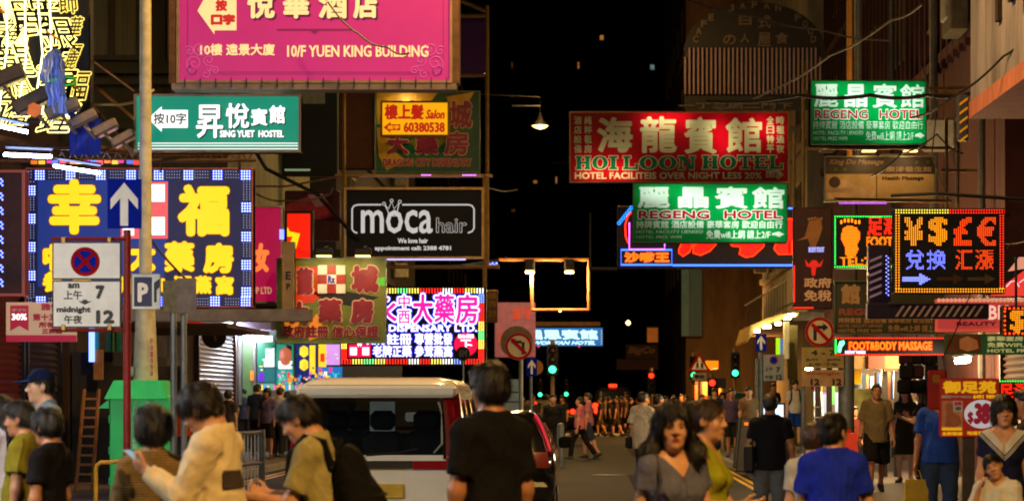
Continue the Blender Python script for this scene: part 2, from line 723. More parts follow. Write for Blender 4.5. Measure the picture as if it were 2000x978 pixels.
def polygonise(fn, lo, hi, h):
    """surface nets on a narrow band of a dense grid."""
    c = 4
    n = np.ceil((hi - lo) / h / c).astype(int) + 1
    H = h * c
    ax = [lo[i] + np.arange(n[i] + 1) * H for i in range(3)]
    G = np.stack(np.meshgrid(*ax, indexing='ij'), -1).reshape(-1, 3).astype(np.float32)
    fc = fn(G, H).reshape(n + 1)
    # coarse cells that may hold the surface
    mn, mx = fc[:-1, :-1, :-1].copy(), fc[:-1, :-1, :-1].copy()
    for dx in (0, 1):
        for dy in (0, 1):
            for dz in (0, 1):
                sl = fc[dx:dx + n[0], dy:dy + n[1], dz:dz + n[2]]
                mn = np.minimum(mn, sl)
                mx = np.maximum(mx, sl)
    act = (mn < H * .9) & (mx > -H * .9)
    N = n * c + 1
    f = np.repeat(np.repeat(np.repeat(fc, c, 0), c, 1), c, 2)[:N[0], :N[1], :N[2]].copy()
    cells = np.argwhere(act)
    o = np.stack(np.meshgrid(*[np.arange(c + 1)] * 3, indexing='ij'), -1).reshape(-1, 3)
    mask = np.zeros(N, bool)
    for q in o:
        ii = cells * c + q
        mask[ii[:, 0], ii[:, 1], ii[:, 2]] = True
    ii = np.argwhere(mask)
    f[mask] = fn((lo + ii * h).astype(np.float32), h)
    ins = f < 0
    cnt = np.zeros(N - 1, np.int8)
    for dx in (0, 1):
        for dy in (0, 1):
            for dz in (0, 1):
                cnt += ins[dx:N[0] - 1 + dx, dy:N[1] - 1 + dy, dz:N[2] - 1 + dz]
    A = np.argwhere((cnt > 0) & (cnt < 8))
    idx = np.full(N - 1, -1, np.int64)
    idx[A[:, 0], A[:, 1], A[:, 2]] = np.arange(len(A))
    cor = [(0, 0, 0), (1, 0, 0), (0, 1, 0), (1, 1, 0), (0, 0, 1), (1, 0, 1), (0, 1, 1), (1, 1, 1)]
    val = np.stack([f[A[:, 0] + q[0], A[:, 1] + q[1], A[:, 2] + q[2]] for q in cor], 1)
    acc = np.zeros((len(A), 3))
    num = np.zeros(len(A))
    for a in range(8):
        for b in range(a + 1, 8):
            if sum(abs(cor[a][i] - cor[b][i]) for i in range(3)) != 1:
                continue
            x = (val[:, a] < 0) != (val[:, b] < 0)
            t = np.where(x, val[:, a] / np.where(x, val[:, a] - val[:, b], 1), 0)
            pa, pb = np.array(cor[a], float), np.array(cor[b], float)
            acc += np.where(x[:, None], pa + t[:, None] * (pb - pa), 0)
            num += x
    verts = lo + (A + acc / np.maximum(num, 1)[:, None]) * h
    quads = []
    for axn in range(3):
        u, w = (axn + 1) % 3, (axn + 2) % 3
        s0 = [slice(None)] * 3
        s1 = [slice(None)] * 3
        s0[axn] = slice(0, N[axn] - 1)
        s1[axn] = slice(1, N[axn])
        ch = ins[tuple(s0)] != ins[tuple(s1)]
        E = np.argwhere(ch)
        E = E[(E[:, u] > 0) & (E[:, w] > 0) & (E[:, u] < N[u] - 1) & (E[:, w] < N[w] - 1)]
        if len(E) == 0:
            continue
        fl = ins[tuple(E.T)]
        c00 = E.copy(); c00[:, u] -= 1; c00[:, w] -= 1
        c10 = E.copy(); c10[:, w] -= 1
        c01 = E.copy(); c01[:, u] -= 1
        q = np.stack([idx[tuple(c00.T)], idx[tuple(c10.T)], idx[tuple(E.T)], idx[tuple(c01.T)]], 1)
        q[~fl] = q[~fl][:, ::-1]
        quads.append(q)
    Q = np.concatenate(quads) if quads else np.zeros((0, 4), int)
    Q = Q[(Q >= 0).all(1)]
    return verts, Q


def mesh_np(name, verts, quads, mats, parent=None, mi=None):
    me = bpy.data.meshes.new(name)
    me.vertices.add(len(verts))
    me.vertices.foreach_set('co', np.asarray(verts, np.float32).ravel())
    me.loops.add(len(quads) * 4)
    me.loops.foreach_set('vertex_index', np.asarray(quads, np.int32).ravel())
    me.polygons.add(len(quads))
    me.polygons.foreach_set('loop_start', np.arange(0, len(quads) * 4, 4, dtype=np.int32))
    me.polygons.foreach_set('use_smooth', np.ones(len(quads), bool))
    for m in (mats if isinstance(mats, (list, tuple)) else [mats]):
        me.materials.append(m)
    if mi is not None:
        me.polygons.foreach_set('material_index', np.asarray(mi, np.int32))
    me.update(calc_edges=True)
    me.validate()
    return link(name, me, parent)


def grow(name, sdf, h, mats, parent=None, post=None, mi=None, m=0.03):
    lo, hi = sdf.bounds(m)
    fn = (lambda P, hh: post(P, sdf.eval(P, hh))) if post else sdf.eval
    v, q = polygonise(fn, lo, hi, h)
    if len(q) == 0:
        return None
    ix = mi(v[q].mean(1)) if mi else None
    return mesh_np(name, v, q, mats, parent, ix)


def strands(ho, hc, RH, style, mat, root, seed):
    """replace the hair mesh by the same mesh with a few thousand thin locks lying over it."""
    me = ho.data
    nv = len(me.vertices)
    co = np.empty(nv * 3, np.float32); me.vertices.foreach_get('co', co); co = co.reshape(-1, 3)
    no = np.empty(nv * 3, np.float32); me.vertex_normals.foreach_get('vector', no); no = no.reshape(-1, 3)
    q = np.empty(len(me.loops), np.int32); me.loops.foreach_get('vertex_index', q); q = q.reshape(-1, 4)
    r = np.random.default_rng(seed + 100)
    n = {'wavy': 5200, 'long': 4600}.get(style, 3600)
    k = r.integers(0, nv, n)
    P, N = co[k], no[k]
    crown = (hc + RH @ V3(.015, -.04, .12)).astype(np.float32)
    g = P - crown
    g /= np.linalg.norm(g, axis=1)[:, None] + 1e-6
    g = g * .8 + np.array([0, 0, -.75], np.float32) + r.normal(size=(n, 3)) * .33
    t = g - (g * N).sum(1)[:, None] * N
    t /= np.linalg.norm(t, axis=1)[:, None] + 1e-6
    w = np.cross(t, N)
    L = r.uniform(.018, .05, n)[:, None] * (1.5 if style in ('wavy', 'long') else 1)
    lift = r.uniform(.001, .0075, n)[:, None]
    wd_ = r.uniform(.0006, .0016, n)[:, None]
    ctr = [P + N * .0005, P + t * L * .5 + N * lift, P + t * L + N * lift * r.uniform(.2, 1.6, n)[:, None] + np.array([0, 0, -.004])]
    vs = []
    for i, c in enumerate(ctr):
        s_ = wd_ * (1, 1, .25)[i]
        vs += [c - w * s_, c + w * s_]
    V = np.stack(vs, 1).reshape(-1, 3)
    b = np.arange(n)[:, None] * 6 + nv
    Q = np.concatenate([b + [[0, 1, 3, 2]], b + [[2, 3, 5, 4]]])
    new = mesh_np('hair', np.concatenate([co, V]), np.concatenate([q, Q]), mat, root)
    nm = ho.name
    bpy.data.objects.remove(ho)
    new.name = nm


SKINS = {'light': (226, 178, 146), 'mid': (205, 150, 115), 'tan': (178, 122, 88)}


def skin_mat(tone):
    m = pmat('skin_' + tone, SKINS[tone], rough=0.42, var=0.2, scale=16, bump=0.12, bscale=160, spec=0.4)
    return m


def lip_mat(red=False):
    return pmat('lips_red' if red else 'lips', (138, 48, 46) if red else (172, 102, 88), rough=0.35, var=0.1, scale=30)


def hair_mat(col=(24, 18, 16)):
    return pmat('hair_%d_%d_%d' % col, col, rough=0.42, var=0.6, scale=30, bump=0.5, bscale=90, spec=0.5, stretch=(1.0, 1.0, 0.12))


def cloth_mat(col, stripe=None, key='', axis='z', freq=28.0, duty=0.5, bump=0.25, rough=0.9):
    name = 'cloth_%s_%d_%d_%d' % (key, *col)
    if name in MATS:
        return MATS[name]
    m = pmat(name, col, rough=rough, var=0.2, scale=9, bump=bump, bscale=26, spec=0.15)
    if stripe:
        nt = m.node_tree
        N, L = nt.nodes.new, nt.links.new
        b = nt.nodes['Principled BSDF']
        src = b.inputs['Base Color'].links[0].from_socket
        tc = N('ShaderNodeTexCoord')
        sp = N('ShaderNodeSeparateXYZ')
        L(tc.outputs['Object'], sp.inputs[0])
        mu = N('ShaderNodeMath'); mu.operation = 'MULTIPLY'; mu.inputs[1].default_value = freq
        L(sp.outputs['xyz'.index(axis)], mu.inputs[0])
        fr = N('ShaderNodeMath'); fr.operation = 'FRACT'
        L(mu.outputs[0], fr.inputs[0])
        gt = N('ShaderNodeMath'); gt.operation = 'GREATER_THAN'; gt.inputs[1].default_value = duty
        L(fr.outputs[0], gt.inputs[0])
        mx = N('ShaderNodeMix'); mx.data_type = 'RGBA'
        L(gt.outputs[0], mx.inputs[0])
        L(src, mx.inputs[6])
        mx.inputs[7].default_value = (*lin(stripe), 1)
        L(mx.outputs[2], b.inputs['Base Color'])
    return m


DOWN = (0, 0, -1)


def person(label, px, Y, facing, H=1.72, ground=0.0, wide=1.0, female=False, lean=0, head=(0, 0, 0), tone='mid',
           armL=None, armR=None, legL=None, legR=None, hair='short', hair_col=(24, 18, 16),
           top=(60, 60, 64), top_mat=None, sleeve=0.62, hem=-0.06, loose=0.018, vneck=0.0, tank=False, long_sleeve=False, dress=0.0,
           bottom=(40, 40, 46), bottom_mat=None, blen=1.0, bloose=0.016, shoes=(60, 60, 62), h=0.012, group=None, face=False, red_lips=False, curl=0.5, grip=None, hands=True, seed=0):
    """one person: the body is one continuous skin; hair, top, bottoms, shoes (and eyes) are its children."""
    S = H / 1.72
    wd = wide * (0.90 if female else 1.0)
    # body axes: x right, y forward, z up
    RL = rot(pitch=lean)
    pel = V3(0, 0, .93)

    def T(x, y, z):  # torso rest point -> posed
        return pel + RL @ (V3(x, y, z) - pel)
    sx = .158 * wd
    shL, shR = T(-sx, -.012, 1.392), T(sx, -.012, 1.392)
    hipw = .088 * (1.06 if female else 1.0) * wide
    hipL, hipR = pel + V3(-hipw, 0, -.03), pel + V3(hipw, 0, -.03)
    armL = armL or ((-.14, .02, -1), (-.04, .16, -1))
    armR = armR or ((.14, .02, -1), (.04, .16, -1))
    legL = legL or ((-.02, .02, -1), (0, -.03, -1))
    legR = legR or ((.02, .02, -1), (0, -.03, -1))
    J = {}
    for sd, sh, hp, ar, lg in (('L', shL, hipL, armL, legL), ('R', shR, hipR, armR, legR)):
        u, f_ = unit(ar[0]), unit(ar[1])
        el = sh + u * .285
        wr = el + f_ * .245
        t_, s_ = unit(lg[0]), unit(lg[1])
        kn = hp + t_ * .415
        an = kn + s_ * .40
        J[sd] = dict(sh=sh, el=el, wr=wr, hp=hp, kn=kn, an=an, u=u, f=f_, s=s_)
    drop = min(J['L']['an'][2], J['R']['an'][2]) - .082
    nb = T(0, -.02, 1.45)
    RH = RL @ rot(*head) if not isinstance(head, np.ndarray) else head
    if lean:
        RH = rot(pitch=lean * .5) @ rot(*head)
    hc = nb + (RL @ V3(0, .012, .05)) + RH @ V3(0, .018, .108)
    J['hc'], J['RH'], J['nb'], J['RL'] = hc, RH, nb, RL
    fr = max(.0088, h * .78)

    # ---------------- body
    B = SDF()
    B.ell(T(0, .005, 1.28), (.150 * wd, .100 * wide, .17), RL, .04)
    B.ell(T(0, .01, 1.08), ((.118 if female else .132) * wide, .098 * wide, .16), RL, .05)
    B.ell(pel + V3(0, -.005, .01), ((.160 if female else .148) * wide, .112 * wide, .12), None, .05)
    if female:
        for sg in (-1, 1):
            B.ell(T(sg * .07, .085, 1.26), (.062, .055, .062), RL, .04)
    B.cone(shL, shR, .049, .049, .05)
    for sg in (-1, 1):
        B.cone(T(sg * .02, -.025, 1.47), T(sg * .12 * wd, -.02, 1.40), .045, .045, .05)
    B.cone(T(0, -.03, 1.40), nb + RL @ V3(0, .01, .06), .062 * (.88 if female else 1), .052 * (.86 if female else 1), .045)
    B.cone(nb, hc - RH @ V3(0, 0.01, .05), .054 * (.86 if female else 1), .052 * (.9 if female else 1), .02)
    rg = .9 if female else 1.0
    for sd, sg in (('L', -1), ('R', 1)):
        j = J[sd]
        B.cone(j['sh'], j['el'], .050 * rg * wide ** .5, .040 * rg, .03)
        B.cone(j['el'], j['wr'], .040 * rg, .026 * rg, .03)
        B.cone(j['hp'], j['kn'], .083 * wide, .055, .04)
        B.cone(j['kn'], j['an'], .053, .036, .02)
        bk = unit(np.cross(j['s'], V3(1, 0, 0)))
        bk = bk if bk[1] < 0 else -bk
        B.ell(j['kn'] + j['s'] * .13 + bk * .02, (.043, .045, .11), None, .03)
        ft = unit(V3(0, 1, 0) - j['s'] * (j['s'][1]) * 1.0)
        ft = unit(ft + V3(sg * .12, 0, 0))
        up = unit(-j['s'])
        j['ft'], j['up'] = ft, up
        B.cone(j['an'] - ft * .03 - up * .045, j['an'] + ft * .13 - up * .062, .034, .024, .02)
        # hand
        d = unit(j['f'] + (np.asarray(grip[sd]) if grip and sd in grip else V3(0, 0, 0)))
        inw = V3(-sg, 0.25, 0)                      # palm faces the thigh when hanging
        if j['f'][2] > -.6:
            inw = V3(-sg * .75, -.2, .6)
        nrm = unit(inw - d * (inw @ d))
        sid = unit(np.cross(d, nrm))
        if sid[1] < 0:
            sid = -sid                              # thumb side forward
        if j['f'][2] > -.6:
            sid = sid if sid[2] > 0 or abs(sid[2]) < .2 else -sid
        w = j['wr']
        Mh = np.stack([sid, nrm, d], 1)
        B.ell(w + d * .048, (.040, .018, .052), Mh, .018)
        j['palm'] = w + d * .075 + nrm * .02
        j['hand'] = (d, nrm, sid)
        if hands:
            for fi, (o, ln) in enumerate(((.029, .92), (.010, 1.0), (-.010, .95), (-.028, .76))):
                b0 = w + d * .088 + sid * o
                c1 = curl * .9
                d1 = unit(d * math.cos(c1) + nrm * math.sin(c1) + sid * o * 2)
                d2 = unit(d * math.cos(c1 * 2.3) + nrm * math.sin(c1 * 2.3) + sid * o)
                b1 = b0 + d1 * .043 * ln
                b2 = b1 + d2 * .036 * ln
                B.cone(b0 - d * .02, b1, fr * 1.05, fr, .006)
                B.cone(b1, b2, fr, fr * .85, .004)
            t0 = w + d * .028 + sid * .030
            t1 = t0 + unit(d * .7 + sid * .75 + nrm * .25) * .042
            t2 = t1 + unit(d * .9 + sid * .2 + nrm * .35) * .032
            B.cone(t0, t1, fr * 1.35, fr * 1.1, .01)
            B.cone(t1, t2, fr * 1.1, fr * .95, .004)
    # head
    def Hd(x, y, z):
        return hc + RH @ V3(x, y, z)
    fw = .95 if female else 1.0
    B.ell(Hd(0, -.012, .030), (.076, .095, .088), RH, .02)
    B.ell(Hd(0, .028, -.035), (.063 * fw, .066, .084), RH, .025)
    B.ell(Hd(0, .044, -.085), (.044 * fw, .042, .033), RH, .03)
    for sg in (-1, 1):
        B.ell(Hd(sg * .040 * fw, .060, -.026), (.026, .024, .030), RH, .02)
        B.ell(Hd(sg * .077, -.004, -.006), (.011, .024, .034), RH @ rot(0, sg * 25, 0), .008)
    B.cone(Hd(-.036, .080, .024), Hd(.036, .080, .024), .013, .013, .016)
    B.cone(Hd(0, .090, .014), Hd(0, .110, -.022), .008, .0125, .012)
    B.cone(Hd(-.013, .098, -.028), Hd(.013, .098, -.028), .0095, .0095, .008)
    for sg in (-1, 1):
        B.ell(Hd(sg * .032, .103, .003), (.020, .0135, .0105), RH, .012, sub=True)
    B.cone(Hd(-.017, .090, -.058), Hd(.017, .090, -.058), .0075, .0075, .008)
    B.cone(Hd(-.014, .090, -.069), Hd(.014, .090, -.069), .0085, .0085, .008)
    B.ell(Hd(0, .078, -.100), (.020, .018, .016), RH, .02)

    root = grow('person', B, h, skin_mat(tone))
    tag(root, label, 'person', group)

    # ---------------- face details
    if face:
        wm = pmat('eye_white', (178, 168, 158), rough=.3, var=.05)
        dm = pmat('eye_iris', (28, 18, 12), rough=.15, var=.1)
        bm_ = hair_mat(hair_col)
        for sg in (-1, 1):
            c = Hd(sg * .032, .0795, .003)
            o = SDF().ell(c, (.0150, .0110, .0072), RH, .003)
            grow('eye', o, .0028, [wm, dm], root, mi=lambda C, c=c: ((((C - c) @ RH)[:, [0, 2]] ** 2).sum(1) < .0068 ** 2).astype(np.int32), m=.008)
            o = SDF().cone(Hd(sg * .015, .0945, .0245), Hd(sg * .034, .092, .0275), .0034, .0036, .003).cone(Hd(sg * .034, .092, .0275), Hd(sg * .052, .079, .021), .0036, .0022, .003)
            grow('eyebrow', o, .003, bm_, root, m=.008)

    if face:
        o = SDF().cone(Hd(-.016, .0945, -.0585), Hd(0, .0975, -.0565), .0045, .0066, .003).cone(Hd(.016, .0945, -.0585), Hd(0, .0975, -.0565), .0045, .0066, .003)
        o.cone(Hd(-.012, .0945, -.068), Hd(.012, .0945, -.068), .0075, .0075, .002)
        grow('lips', o, .0028, lip_mat(red_lips), root, m=.008)
    # ---------------- hair
    if hair:
        A = SDF()
        puff = {'short': .012, 'mop': .022, 'puffy': .034, 'bob': .024, 'long': .018, 'wavy': .030, 'bun': .010, 'crop': .006}[hair]
        A.ell(Hd(0, -.014, .034), (.076 + puff, .096 + puff * .9, .088 + puff), RH, .02)
        if hair in ('short', 'crop', 'mop', 'puffy'):
            A.ell(Hd(0, -.050, -.012), (.066 + puff * .6, .056 + puff * .5, .062), RH, .03)
        if hair in ('mop', 'puffy', 'short'):
            A.ell(Hd(0, .052, .085 + puff * .3), (.058, .046, .030), RH, .03)
        if hair == 'bun':
            A.ell(Hd(0, -.055, -.02), (.066, .055, .062), RH, .03)
            A.ell(Hd(.02, -.095, .075), (.040, .038, .036), RH, .015)
        if hair == 'bob':
            for sg in (-1, 1):
                A.cone(Hd(sg * .072, -.005, .02), Hd(sg * .080, .005, -.065), .032, .032, .03)
            A.cone(Hd(0, -.06, .0), Hd(0, -.065, -.07), .075, .064, .03)
            A.ell(Hd(0, .055, .082), (.066, .045, .034), RH, .03)
        if hair in ('long', 'wavy'):
            ln = .30 if hair == 'long' else .24
            ww = 1.0 if hair == 'long' else 1.35
            for sg in (-1, 1):
                A.cone(Hd(sg * .070, -.015, .02), Hd(sg * .088 * ww, -.02, -.14), .034, .042 * ww, .03)
                A.cone(Hd(sg * .088 * ww, -.02, -.14), Hd(sg * .092 * ww, .0, -ln), .042 * ww, .026, .03)
            A.cone(Hd(0, -.06, .0), Hd(0, -.085, -ln), .078, .060, .04)
            A.ell(Hd(.03, .045, .088), (.058, .050, .028), RH, .03)
        line = {'mop': .028, 'bob': .030, 'puffy': .045, 'short': .055, 'crop': .062, 'bun': .075, 'long': .065, 'wavy': .070}[hair]
        low = {'short': -.062, 'crop': -.05, 'mop': -.085, 'puffy': -.085, 'bun': -.085, 'bob': -.098, 'long': -.5, 'wavy': -.5}[hair]
        amp = {'short': .0055, 'crop': .002, 'mop': .008, 'puffy': .010, 'bob': .004, 'long': .005, 'wavy': .012, 'bun': .004}[hair]
        fq = 38 if hair != 'wavy' else 24
        hh = min(h, .010)

        def carve(P, d):
            L = ((P - hc.astype(np.float32)) @ RH.astype(np.float32))
            st = np.stack([L[:, 0], L[:, 1], L[:, 2] * .35], 1)
            d = d + amp * wob(st, fq, 5 + seed) + amp * .6 * wob(st, fq * 2.1, 9 + seed)
            # face opening: in front of the ears, under the hairline
            sidew = .062 if hair in ('long', 'wavy', 'bob') else .2
            fx = np.abs(L[:, 0]) - sidew
            fy = (.018 if hair not in ('long', 'wavy', 'bob') else .005) - L[:, 1]
            fz = L[:, 2] - (line - 7 * (L[:, 0] + .012) ** 2 + .007 * wob(L, 60, 3 + seed))
            face_ = np.maximum(np.maximum(fx, fy), fz)
            d = np.maximum(d, -face_)
            d = np.maximum(d, low + .012 * wob(L, 30, 4 + seed) - L[:, 2])
            if hair in ('short', 'crop', 'mop', 'puffy', 'bun'):   # free the ears
                er = np.sqrt((np.abs(L[:, 0]) - .085) ** 2 + (L[:, 1] - .004) ** 2 + ((L[:, 2] + .012)) ** 2) - (.034 if hair in ('short', 'crop', 'bun') else .02)
                d = np.maximum(d, -er)
            return d
        ho = grow('hair', A, hh, hair_mat(hair_col), root, post=carve, m=.05)
        if h < .009:
            strands(ho, hc, RH, hair, hair_mat(hair_col), root, seed)

    # ---------------- top
    G = SDF()
    lo_ = loose
    fl = lo_ * 1.2
    G.ell(T(0, .005, 1.28), (.150 * wd + lo_, .100 * wide + lo_, .17 + .01), RL, .05)
    G.ell(T(0, .012, 1.08), ((.122 if female else .138) * wide + lo_ * 1.15, .100 * wide + lo_ * 1.2, .19), RL, .06)
    hz = .93 + hem
    G.ell(T(0, .0, .88), ((.170 if female else .158) * wide + fl * .8, .124 * wide + fl * .9, .30 + max(0, -hem)), RL, .06)
    if female:
        for sg in (-1, 1):
            G.ell(T(sg * .07, .088, 1.26), (.064, .058 + lo_ * .5, .064), RL, .05)
    G.cone(shL, shR, .049 + lo_ * .5, .049 + lo_ * .5, .06)
    for sg in (-1, 1):
        G.cone(T(sg * .02, -.025, 1.47), T(sg * .12 * wd, -.02, 1.40), .045 + lo_ * .6, .045 + lo_ * .5, .05)
    G.cone(T(0, -.02, 1.38), nb + RL @ V3(0, .01, .05), .078, .066, .05)
    if not tank:
        for sd in 'LR':
            j = J[sd]
            if long_sleeve:
                G.cone(j['sh'], j['el'], .052 * rg + lo_, .044 * rg + lo_ * .9, .03)
                e = j['el'] + (j['wr'] - j['el']) * .97
                G.cone(j['el'], e, .044 * rg + lo_ * .9, .033 * rg + lo_ * .6, .02, cut=[(e, j['f'])])
            else:
                e = j['sh'] + (j['el'] - j['sh']) * sleeve
                G.cone(j['sh'], e + j['u'] * .03, .051 * rg * wide ** .5 + lo_ * .55, .047 * rg + lo_ * 1.15, .04, cut=[(e, j['u'])])
    nyc = nb + RL @ V3(0, .02, .055)
    hemp = T(0, 0, hz)
    upv = RL @ V3(0, 0, 1)

    def tee(P, d):
        q = P.astype(np.float32)
        amp_ = .0035 + loose * .12
        st = np.stack([q[:, 0], q[:, 1], q[:, 2] * .55], 1)
        fo = np.abs(wob(np.stack([q[:, 0] + .25 * q[:, 2], q[:, 1], q[:, 2] * .45 - .3 * q[:, 0]], 1), 8, 41 + seed, .9))
        d = d + amp_ * .8 * wob(st, 13, 21 + seed) + amp_ * .4 * wob(q, 31, 22 + seed) - (amp_ * 1.1) * np.exp(-(fo / .16) ** 2)
        Lq = (q - nb.astype(np.float32)) @ RL.astype(np.float32)
        ne = .040 - .50 * (Lq[:, 1] + .05) - Lq[:, 2] + 5.0 * Lq[:, 0] ** 2
        if vneck or tank:
            vv = np.maximum(np.abs(Lq[:, 0]) - (.055 + .55 * np.minimum(Lq[:, 2] + .02, .06) + vneck * .3), np.maximum(-.02 - Lq[:, 1], -(.10 + vneck) - Lq[:, 2]))
            if vneck:
                vv = np.maximum(np.abs(Lq[:, 0]) - np.clip((Lq[:, 2] + .06 + vneck) * .85, 0, .14), -.01 - Lq[:, 1])
            ne = np.minimum(ne, vv)
        d = np.maximum(d, -ne)
        if tank:
            for sd in 'LR':
                sp = (J[sd]['sh'] + V3(.015 if sd == 'R' else -.015, 0, -.01)).astype(np.float32)
                d = np.maximum(d, .085 - np.sqrt(((q - sp) ** 2).sum(1)))
        return np.maximum(d, -((q - hemp.astype(np.float32)) @ upv.astype(np.float32)) + .006 * wob(q * [1, 1, 0], 16, 7 + seed))
    tm = top_mat or cloth_mat(top)
    grow('shirt' if not dress else 'dress_top', G, h, tm, root, post=tee)

    # ---------------- bottoms
    D = SDF()
    bl = bloose
    D.ell(pel + V3(0, -.005, .01), ((.161 if female else .149) * wide + bl * .3, .113 * wide + bl * .3, .13), None, .05)
    if dress:
        D.cone(pel + V3(0, 0, .05), pel + V3(0, 0, -dress), .15 * wide, .20 * wide + .02, .05, cut=[(pel + V3(0, 0, -dress), V3(0, 0, -1))])
    else:
        for sd in 'LR':
            j = J[sd]
            if blen <= .55:      # shorts
                e = j['hp'] + (j['kn'] - j['hp']) * (blen / .5)
                D.cone(j['hp'], e + unit(j['kn'] - j['hp']) * .05, .085 * wide + bl, .066 + bl * 2.0, .04, cut=[(e, unit(j['kn'] - j['hp']))])
            else:
                D.cone(j['hp'], j['kn'], .085 * wide + bl, .060 + bl, .04)
                e = j['kn'] + (j['an'] - j['kn']) * min(1.06, (blen - .5) * 2)
                D.cone(j['kn'], e + j['s'] * .02, .060 + bl, .046 + bl * 1.1, .03, cut=[(e, j['s'])])

    def pant(P, d):
        q = P.astype(np.float32)
        d = d - .005 * np.exp(-(np.abs(wob(q * [1, 1, 1.4], 9, 45 + seed, .9)) / .16) ** 2) + .004 * wob(np.stack([q[:, 0], q[:, 1], q[:, 2] * 1.6], 1), 15, 31 + seed) + .002 * wob(q, 38, 32 + seed)
        return np.maximum(d, q[:, 2] - (.985))
    grow('trousers' if blen > .55 and not dress else ('skirt' if dress else 'shorts'), D, h, bottom_mat or cloth_mat(bottom, key='b'), root, post=pant)

    # ---------------- shoes
    hs = min(h, .010)
    for sd in 'LR':
        j = J[sd]
        Z = SDF()
        hl = j['an'] - j['ft'] * .045 - j['up'] * .040
        tp = j['an'] + j['ft'] * .15 - j['up'] * .055
        sole = j['an'] - j['up'] * .083
        Z.cone(hl, tp, .046, .036, .02)
        Z.cone(j['an'] - j['up'] * .01, j['an'] + j['ft'] * .06 - j['up'] * .045, .045, .036, .03)
        grow('shoe', Z, hs, pmat('shoe_%d_%d_%d' % shoes, shoes, rough=.6, var=.3), root, post=lambda P, d, j=j, sole=sole: np.maximum(d, -((P - sole.astype(np.float32)) @ j['up'].astype(np.float32))))
    # place: scale to the height, feet on the ground
    root.scale = (S, S, S)
    x = (px - VPX) / F * Y
    root.rotation_euler = (0, 0, -R(facing))
    root.location = (x, Y, ground - drop * S)
    Mw = Matrix.Translation(root.location) @ Matrix.Rotation(-R(facing), 4, 'Z') @ Matrix.Scale(S, 4)
    J['M'] = Mw
    J['W'] = lambda p: Mw @ Vector(p)
    J['root'] = root
    return J
# ------------------------------------------------------------------ sun (after dusk it gives next to nothing)
sl = bpy.data.lights.new('sun', 'SUN')
sl.energy = 0.004
sl.angle = R(0.5)
sl.color = (1, .93, .82)
so = bpy.data.objects.new('sun', sl)
COL.objects.link(so)
so.rotation_euler = (R(50), 0, R(20))

# ------------------------------------------------------------------ ground
def asphalt():
    m, nt, b = _setup('asphalt')
    N, L = nt.nodes.new, nt.links.new
    tc = N('ShaderNodeTexCoord')
    a = N('ShaderNodeTexNoise'); a.inputs['Scale'].default_value = .35; a.inputs['Detail'].default_value = 8; a.inputs['Roughness'].default_value = .7
    c = N('ShaderNodeTexNoise'); c.inputs['Scale'].default_value = 60; c.inputs['Detail'].default_value = 3
    L(tc.outputs['Object'], a.inputs[0]); L(tc.outputs['Object'], c.inputs[0])
    r = N('ShaderNodeValToRGB')
    r.color_ramp.elements[0].position = .32; r.color_ramp.elements[0].color = (.014, .0135, .013, 1)
    r.color_ramp.elements[1].position = .7; r.color_ramp.elements[1].color = (.042, .040, .038, 1)
    L(a.outputs[0], r.inputs[0])
    L(r.outputs[0], b.inputs['Base Color'])
    rr = N('ShaderNodeMapRange'); rr.inputs[3].default_value = .62; rr.inputs[4].default_value = .95
    L(a.outputs[0], rr.inputs[0]); L(rr.outputs[0], b.inputs['Roughness']); b.inputs['Specular IOR Level'].default_value = .12
    bp = N('ShaderNodeBump'); bp.inputs['Strength'].default_value = .35; bp.inputs['Distance'].default_value = .01
    L(c.outputs[0], bp.inputs['Height']); L(bp.outputs[0], b.inputs['Normal'])
    return m


def paving():
    m, nt, b = _setup('paving')
    N, L = nt.nodes.new, nt.links.new
    tc = N('ShaderNodeTexCoord')
    br = N('ShaderNodeTexBrick')
    br.inputs['Scale'].default_value = 3.2
    br.inputs['Color1'].default_value = (.13, .11, .10, 1); br.inputs['Color2'].default_value = (.09, .075, .068, 1); br.inputs['Mortar'].default_value = (.05, .045, .04, 1)
    br.inputs['Mortar Size'].default_value = .015
    L(tc.outputs['Object'], br.inputs[0]); L(br.outputs[0], b.inputs['Base Color'])
    b.inputs['Roughness'].default_value = .8
    b.inputs['Specular IOR Level'].default_value = .2
    return m


ASPH, PAVE = asphalt(), paving()
CONC = pmat('concrete', (128, 124, 116), rough=.85, var=.35, scale=3, bump=.3)
WHITE_LINE = pmat('road_paint', (215, 212, 200), rough=.6, var=.35, scale=8)
YELLOW_LINE = pmat('road_paint_yellow', (205, 160, 40), rough=.6, var=.35, scale=8)
b = MB(); b.box(-400, -40, -.5, 400, 1500, 0)
tag(b.build('road', ASPH), kind='structure')
LK = [(-9.6, 20), (-5.25, 20), (-5.25, 37.5), (-7.0, 41), (-7.0, 118), (-9.6, 118)]     # left kerb line


def slab(name, pts, z0, z1, mat):
    n = len(pts)
    vs = [(x, y, z0) for x, y in pts] + [(x, y, z1) for x, y in pts]
    b = MB()
    b.add(vs, [tuple(range(n, 2 * n))] + [(i, (i + 1) % n, n + (i + 1) % n, n + i) for i in range(n)])
    return tag(b.build(name, mat), kind='structure')


